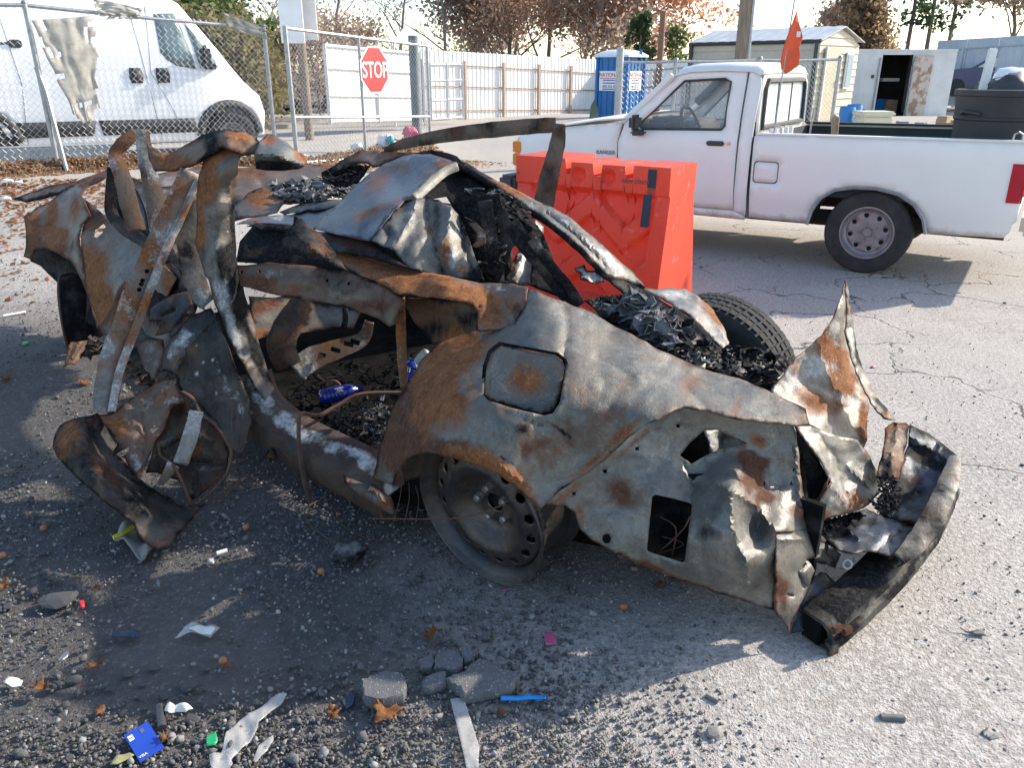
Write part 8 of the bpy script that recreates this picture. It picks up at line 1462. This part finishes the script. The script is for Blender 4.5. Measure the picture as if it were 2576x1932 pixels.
def put_leaf(view, x, y, s, lab, seed, h=.012):
    q = PZ(*uv(view, x, y), 0); o = bpy.data.objects.new('dry_leaf', lm_[seed % 4]); C.link(o); r = random.Random(seed); o.location = (q.x, q.y, gz(q.x, q.y) + h + s * .18); o.scale = (s, s, s); o.rotation_euler = (r.gauss(0, .25), r.gauss(0, .25), r.uniform(0, 6.28)); o.modifiers.new('thickness', 'SOLIDIFY').thickness = .02; tag(o, lab, 'leaf', 'dry oak leaves on the ground')
for i, a in enumerate((('D2', 420, 1360, .055, 'large curled orange leaf in front of the left asphalt slab'), ('D2', 1140, 1345, .016, 'tiny orange leaf below the blue stick'), ('D2', 90, 1345, .026, 'pointed orange leaf left of the large curled leaf'), ('D2', 710, 880, .036, 'brown leaf flattened behind the small asphalt slab'), ('D1', 600, 1060, .030, 'narrow brown leaf on the left gravel'), ('D1', 1405, 1075, .022, 'small orange leaf under the acorn on the gravel'), ('D1', 630, 1325, .022, 'small orange leaf above the blue card'), ('D1', 30, 565, .026, 'brown leaf at the left edge'), ('B4', 510, 425, .050, 'orange leaf below the bent bracket by the front wheel'), ('B4', 45, 400, .05, 'rusty leaf at the far left in the shade'), ('B4', 1685, 865, .036, 'orange leaf beneath the car sill'), ('D1', 1040, 1515, .022, 'tan leaf beside the blue card'), ('D1', 1640, 1860, .03, 'leaf at the bottom edge'), ('D1', 605, 572, .018, 'orange leaf fragment near the red scrap'), ('D2', 2120, 540, .02, 'brown leaf in the shadow of the tail'), ('D1', 260, 1200, .028, 'curled brown leaf left on the dark stones'), ('D1', 2060, 1345, .022, 'orange star shaped leaf on the tan patch'))):
    if a[1] < 2300 and not (a[0] == 'D1' and a[2] > 1700): put_leaf(*a, seed=i)
def litter(n, seed, zone, m, name, label, s0=.035, lay=.10):
    r = np.random.default_rng(seed); P_ = []
    while len(P_) < n:
        x, y, d = zone(r)
        P_.append((x, y, gz(x, y) + .01 + d * lay * r.random()))
    P_ = np.array(P_); n = len(P_); R = rand_rot(r, n); R2 = R.copy(); s = s0 * r.uniform(.6, 1.3, (n, 1, 1))
    base = np.array([[0, -1, .12], [.62, 0, .25], [0, 1, .12], [-.62, 0, .25], [0, 0, -.12]]); tilt = np.array([1, 1, .55])
    co = np.einsum('nij,nkj->nki', R, base[None] * s) * tilt + P_[:, None, :]; f = np.array([[0, 1, 4], [1, 2, 4], [2, 3, 4], [3, 0, 4]]); F_ = (f[None] + np.arange(n)[:, None, None] * 5).reshape(-1, 3)
    tag(link(name, np_mesh(name, co.reshape(-1, 3), F_), m, None), label, 'leaves', None, 'stuff')
def z1(r):
    t = r.random() ** .8; s = -2.4 + 5.2 * r.random(); q = FA + dF * s; o = .12 - abs(r.normal(0, .85)); w = max(0, 1 + o)
    return q.x - dF.y * -o * 1.0, q.y + dF.x * o, w
def z2(r):
    s = r.random() ** .8 * gl; q = GH + gd * s; o = .25 - abs(r.normal(0, .55)) * (.5 + .8 * s / gl); return q.x + gd.y * -o, q.y + gd.x * o, max(0, .6 + o) * (1 + 2.2 * (s / gl) ** 2)
def z3(r): return r.uniform(-6.0, -2.9), 9.3 - abs(r.normal(0, 1.5)), .1
litter(11000, 5, z1, 'dry_leaf_pale', 'leaf_litter', 'drift of dry leaves along the foot of the fence', .045, .16)
litter(6500, 6, z2, 'dry_leaf_pale', 'leaf_litter', 'drift of dry leaves and rubbish under the gate', .045, .16)
litter(2200, 7, z3, 'dry_leaf', 'leaf_litter', 'scattered dry leaves on the left of the lot', .035, .02)
for i, (s, o, h, r_, m_, lab, cat) in enumerate(((2.75, -.35, .30, .17, 'white_paint', 'white plastic bag in the leaf drift under the gate', 'bag'), (3.2, -.2, .46, .13, 'pink_plastic', 'pink plastic bag on top of the leaf drift', 'bag'), (2.45, -.1, .34, .08, 'teal_plastic', 'small teal wrapper next to the white bag', 'wrapper'), (1.95, -.55, .09, .10, 'white_paint', 'white cup lying in the leaves below the gate', 'cup'), (1.3, -.75, .08, .12, 'white_paint', 'flat white litter at the front of the leaf drift', 'wrapper'), (2.3, -.6, .25, .10, 'white_paint', 'pale crumpled wrapper among the leaves', 'wrapper'))):
    if m_ not in MATS: mat(m_, {'pink_plastic': (.6, .12, .2), 'teal_plastic': (.03, .35, .38)}[m_])
    q = GH + gd * s; lump('litter_' + cat, Vector((q.x - gd.y * o * -1, q.y + gd.x * o, gz(q.x, q.y) + h)), r_, m_, lab, cat, 20 + i, (1, .8, .8), amp=.5)
for i, (u, v, r_) in enumerate(((25, 478, .05), (50, 480, .04), (15, 505, .04))): q = PZ(u, v, .3); lump('litter_wrapper', Vector((q.x, q.y, gz(q.x, q.y) + .06)), r_, 'white_paint', ['white litter at the far left in the leaves', 'small pale litter beside the white scrap at left', 'lowest white scrap at the left edge'][i], 'wrapper', 40 + i, (1.3, .8, .5), amp=.5)

# ================================================================ litter in the foreground
def flat(name, view, pts, m, label, cat, t=.002, h=.010, warp=.004, seed=1, step=6):
    ol = V(view, pts); P_, T_ = cdt(ol, [], step, .1, seed); co = []
    for a in P_: q = PZ(a[0], a[1], h); co.append((q.x, q.y, h + warp * noise.noise(Vector((a[0] * .03, a[1] * .03, seed)))))
    o = link(name, np_mesh(name, np.array(co), T_), m, None, True, 40); thicken(o, t); return tag(o, label, cat)
mat('card_blue', (.02, .07, .42), (.018, .06, .36), 9, .35); mat('pink_tag', (.50, .11, .22), (.42, .09, .18), 9, .5); mat('blue_plastic', (.02, .25, .62), (.02, .2, .5), 9, .4); mat('green_plastic', (.02, .34, .13), (.02, .28, .1), 9, .4)
m_, N, L, b = newmat('clear_plastic'); b.inputs['Base Color'].default_value = (.62, .60, .57, 1); b.inputs['Alpha'].default_value = .38; b.inputs['Roughness'].default_value = .25
mat('grey_cloth', (.30, .28, .25), (.22, .20, .18), 20, .95, 0, .3); mat('yellow_edge', (.60, .55, .04)); mat('paper_white', (.70, .68, .62), (.6, .58, .52), 9, .8); mat('silver_foil', (.4, .4, .4), (.3, .3, .3), 20, .3, .8); mat('acorn', (.36, .16, .07), (.26, .11, .05), 20, .5); mat('dark_card', (.02, .028, .05), (.03, .04, .06), 9, .35); mat('red_scrap', (.6, .02, .03)); mat('lead_grey', (.16, .16, .16), (.10, .10, .10), 30, .6, .3)
cpt = V('D1', [(777, 1460), (932, 1388), (1002, 1530), (852, 1622)]); cw = [PZ(p[0], p[1], .018) for p in cpt]; cc_ = sum(cw, Vector()) / 4
ex = ((cw[1] - cw[0]) + (cw[2] - cw[3])) / 2; ey = ((cw[0] - cw[3]) + (cw[1] - cw[2])) / 2; ca = math.atan2(ex.y, ex.x)
cd = thing('payment_card', 'blue payment card lying on the gravel', 'card', cc_, ca); cd.rotation_euler = (.16, -.08, ca); wx, wy = ex.length, ey.length
MB().box((0, 0, 0), (wx, wy, .0012), bev=.0004).build('card_body', 'card_blue', cd)
MB().box((-wx * .33, wy * .30, .0012), (wx * .20, wy * .17, .0006)).build('badge', 'white_letter', cd); text_mesh('CLEO', wx * .07, 'card_blue', cd, (-wx * .33, wy * .30, .002), (0, 0, 0), 'lettering', .0002)
MB().box((wx * .14, wy * .33, .0012), (wx * .15, wy * .13, .0006)).build('chip', 'silver_foil', cd); text_mesh('VISA', wx * .17, 'white_letter', cd, (-wx * .28, -wy * .36, .0012), (0, 0, 0), 'lettering', .0002)
flat('pink_tag', 'D2', [(1393, 826), (1462, 820), (1474, 895), (1410, 902)], 'pink_tag', 'pink plastic tag with a hole on the shaded ground', 'tag', .002, .010)
flat('blue_strip', 'D2', [(1128, 1218), (1260, 1212), (1408, 1208), (1412, 1228), (1260, 1238), (1132, 1240)], 'blue_plastic', 'bright blue plastic strip beside the largest asphalt slab', 'strip', .005, .018)
flat('clear_strip', 'D2', [(818, 1232), (900, 1222), (945, 1360), (998, 1530), (990, 1660), (920, 1660), (880, 1480)], 'clear_plastic', 'clear plastic strip reaching the bottom edge below the slab', 'plastic', .003, .016, .006)
flat('torn_plastic', 'D1', [(1755, 1198), (1775, 1212), (1740, 1260), (1640, 1340), (1600, 1380), (1590, 1430), (1540, 1500), (1440, 1600), (1400, 1680), (1300, 1660), (1370, 1550), (1400, 1450), (1480, 1360), (1600, 1290), (1690, 1230)], 'clear_plastic', 'long torn clear plastic piece in the foreground', 'plastic', .002, .016, .012)
flat('plastic_shard', 'D1', [(1690, 1455), (1692, 1490), (1640, 1560), (1580, 1625), (1566, 1610), (1600, 1520)], 'clear_plastic', 'leaf shaped clear plastic shard beside the torn piece', 'plastic', .002, .014)
flat('plastic_curl', 'D1', [(1290, 1560), (1350, 1550), (1420, 1590), (1440, 1640), (1400, 1690), (1330, 1680), (1300, 1640)], 'clear_plastic', 'white curled plastic at the bottom edge', 'plastic', .002, .02, .02)
flat('green_tab', 'D1', [(1280, 1462), (1335, 1440), (1346, 1490), (1330, 1515), (1278, 1522)], 'green_plastic', 'small green plastic tab near the blue card', 'tab', .004, .016)
flat('green_leaf', 'D1', [(680, 1640), (720, 1585), (800, 1560), (830, 1580), (780, 1610), (720, 1640)], mat('pale_green', (.30, .29, .13), (.24, .23, .1), 9, .6), 'pale yellow green leaf at the corner of the blue card', 'leaf', .001, .014, .006)
flat('dark_card', 'D1', [(690, 812), (720, 808), (860, 804), (862, 842), (850, 852), (726, 850), (680, 846)], 'dark_card', 'small dark glossy card on the gravel', 'card', .003, .014)
sa = flat('clear_sachet', 'D1', [(1082, 852), (1140, 780), (1200, 765), (1300, 775), (1362, 790), (1300, 852), (1230, 822), (1180, 820)], 'clear_plastic', 'clear sachet with a white slip on the gravel', 'sachet', .002, .018, .012)
fs = flat('white_slip', 'D1', [(1165, 800), (1240, 770), (1335, 800), (1300, 838), (1210, 812)], 'paper_white', 'white paper slip inside the clear sachet', 'paper', .002, .024, .01)
flat('white_paper', 'D1', [(1008, 1300), (1050, 1252), (1085, 1285), (1150, 1270), (1195, 1300), (1150, 1325), (1090, 1312), (1050, 1325)], 'paper_white', 'crumpled white paper scrap behind the dark tube', 'paper', .002, .026, .02, 3)
flat('white_splash', 'D1', [(18, 1130), (60, 1100), (110, 1094), (138, 1115), (125, 1145), (70, 1155)], 'paper_white', 'white torn scrap at the left edge of the gravel', 'paper', .002, .016, .01)
flat('foil_scrap', 'D1', [(358, 990), (400, 940), (426, 938), (420, 965), (380, 996)], 'silver_foil', 'shiny silver foil scrap on the left gravel', 'foil', .003, .014)
flat('red_scrap', 'D1', [(490, 630), (520, 622), (522, 660), (498, 668)], 'red_scrap', 'red plastic scrap beside the broad flat stone', 'scrap', .004, .02, .01)
flat('pink_scrap', 'B7', [(1262, 545), (1290, 532), (1300, 545), (1275, 552)], 'pink_tag', 'tiny pink scrap on the sunlit asphalt behind the wreck', 'scrap', .003, .008)
flat('pink_scrap', 'D2', [(1142, 550), (1165, 540), (1172, 556), (1150, 565)], 'pink_tag', 'tiny pink scrap below the rear wheel', 'scrap', .003, .008)
flat('metal_plate', 'D3', [(1945, 1440), (1990, 1408), (2070, 1468), (2000, 1488)], 'lead_grey', 'small grey metal plate at the lower right', 'plate', .006, .012)
flat('metal_flake', 'D3', [(1818, 798), (1870, 812), (1930, 805), (1978, 815), (1975, 842), (1900, 832)], 'lead_grey', 'bent grey metal flake on the sunlit gravel', 'scrap', .003, .012, .008)
flat('rubber_flap', 'D1', [(2115, 1250), (2150, 1180), (2200, 1200), (2180, 1260), (2140, 1285)], 'dark_card', 'black plastic corner piece left of the slabs', 'plastic', .006, .018, .012)
def rod(name, view, a, b_, r_, m, label, cat, h=.012, n=10):
    p0 = PZ(*uv(view, *a), h); p1 = PZ(*uv(view, *b_), h); return tag(MB().tube([p0, p0.lerp(p1, .5), p1], r_, n).build(name, m, None, True, 40), label, cat)
rod('cable_stub', 'D3', (1325, 1350), (1470, 1357), .010, 'lead_grey', 'short grey round stub on the sunlit ground', 'stub', .010); rod('cable_stub', 'D3', (245, 1212), (320, 1255), .006, 'lead_grey', 'thin grey stub in the lower sunlit gravel', 'stub', .008)
rod('metal_tube', 'D1', (988, 1280), (1003, 1415), .011, mat('tube_metal', (.12, .12, .13), (.07, .06, .055), 20, .45, .6), 'dark metal tube standing in the gravel by the card', 'tube', .016)
rod('pen', 'B1', (20, 1215), (160, 1190), .008, 'white_letter', 'white pen lying in the shade by the front wheel', 'pen', .012); rod('white_butt', 'D1', (1340, 335), (1405, 315), .008, 'paper_white', 'short white butt on the ground below the door', 'butt', .01)
for x, y, vw_, lab in ((270, 182, 'D1', 'brown acorn left of the hanging door'), (20, 350, 'D1', 'brown acorn at the left edge'), (1380, 1005, 'D1', 'brown acorn in the middle of the gravel'), (1985, 450, 'D1', 'dark brown acorn below the rusty cable'), (1888, 668, 'D2', 'brown acorn in the shade behind the wheel'), (1520, 178, 'D1', 'reddish acorn by the door edge')):
    q = PZ(*uv(vw_, x, y), .01); tag(MB().sphere((q.x, q.y, .014), .012, 10, 8, (1, 1, .9)).build('acorn', 'acorn', None, True), lab, 'acorn', 'acorns on the ground')
q = PZ(*uv('B1', 160, 1395), .0); tag(MB().lathe([(0, .012), (.018, .012), (.02, .0)], 12, Matrix.Translation((q.x, q.y, .004))).build('bottle_top', 'green_plastic', None, True), 'green bottle cap in the shade left of the front wheel', 'cap')
# grey rag with a yellow edge under the door
rg = flat('grey_rag', 'D1', [(698, 232), (735, 180), (790, 150), (830, 175), (860, 230), (945, 300), (905, 330), (870, 358), (820, 300), (770, 255), (720, 250)], 'grey_cloth', 'grey crumpled rag with a yellow edge under the hanging door', 'cloth', .006, .022, .03, 2, 5)
mb = MB(); mb.tube([PZ(*uv('D1', x, y), .035) for x, y in ((700, 236), (750, 215), (825, 168))], .010, 4); mb.build('yellow_border', 'yellow_edge', rg)
q = PZ(*uv('B5', 930, 1455), .03); lump('burnt_motor', Vector((q.x, q.y, .035)), .045, 'char_ash', 'small charred motor lump on the ground under the car', 'motor', 60, (1.3, .9, .6), 20, .5)
# bottles inside the wreck
m_, N, L, b = newmat('bottle_blue'); b.inputs['Base Color'].default_value = (.006, .014, .16, 1); b.inputs['Roughness'].default_value = .16; b.inputs['Specular IOR Level'].default_value = .7; b.inputs['Coat Weight'].default_value = .4
def bottle(p0, p1, label, r_=.034):
    p0 = Vector(p0); p1 = Vector(p1); d = p1 - p0; L_ = d.length; root = thing('plastic_bottle', label, 'bottle', p0); z = d.normalized(); x = z.orthogonal().normalized(); y = z.cross(x); M = Matrix((x, y, z)).transposed().to_4x4()
    pr = [(0, 0), (r_ * .7, 0), (r_, .012)]
    for k in range(6): t = .06 + .5 * k / 6; pr += [(r_ * 1.0, L_ * t), (r_ * .94, L_ * (t + .02)), (r_, L_ * (t + .05))]
    pr += [(r_, L_ * .66), (r_ * .85, L_ * .75), (r_ * .5, L_ * .86), (r_ * .36, L_ * .9), (r_ * .36, L_ * .93)]; MB().lathe(pr, 20, M).build('body', 'bottle_blue', root, True, 50); MB().lathe([(r_ * .42, L_ * .92), (r_ * .42, L_ * .995), (0, L_)], 16, M).build('cap', 'bottle_blue', root, True, 40)
    n_ = Vector((-.1, -.75, .65)); n_ = (n_ - z * n_.dot(z)).normalized(); w_ = z.cross(n_)
    lb = MB()
    for k, o in enumerate((-.010, -.003, .005)): lb.box(n_ * (r_ * .985) + z * (L_ * .45) + w_ * o, (L_ * (.20, .12, .16)[k], .0022, .003), 0, 0, Matrix((z, w_, n_)).transposed())
    lb.build('label_print', 'paper_white', root)
bottle(PY(*uv('B5', 745, 495), 3.02), PY(*uv('B5', 1012, 437), 3.10), 'deep blue plastic bottle lying on the burnt floor of the wreck')
bottle(PY(*uv('B5', 1300, 400), 2.95), PY(*uv('B5', 1322, 250), 3.0), 'deep blue plastic bottle propped behind the rusty post in the wreck')
tag(MB().lathe([(0, 0), (.02, 0), (.022, .004), (.022, .05), (.019, .055), (0, .052)], 16, Matrix.Translation(PY(*uv('B5', 1360, 275), 2.85)) @ Matrix.Rotation(.7, 4, 'Y')).build('small_can', 'ash_white', None, True, 40), 'small pale can at the wheelhouse beside the upright bottle', 'can')
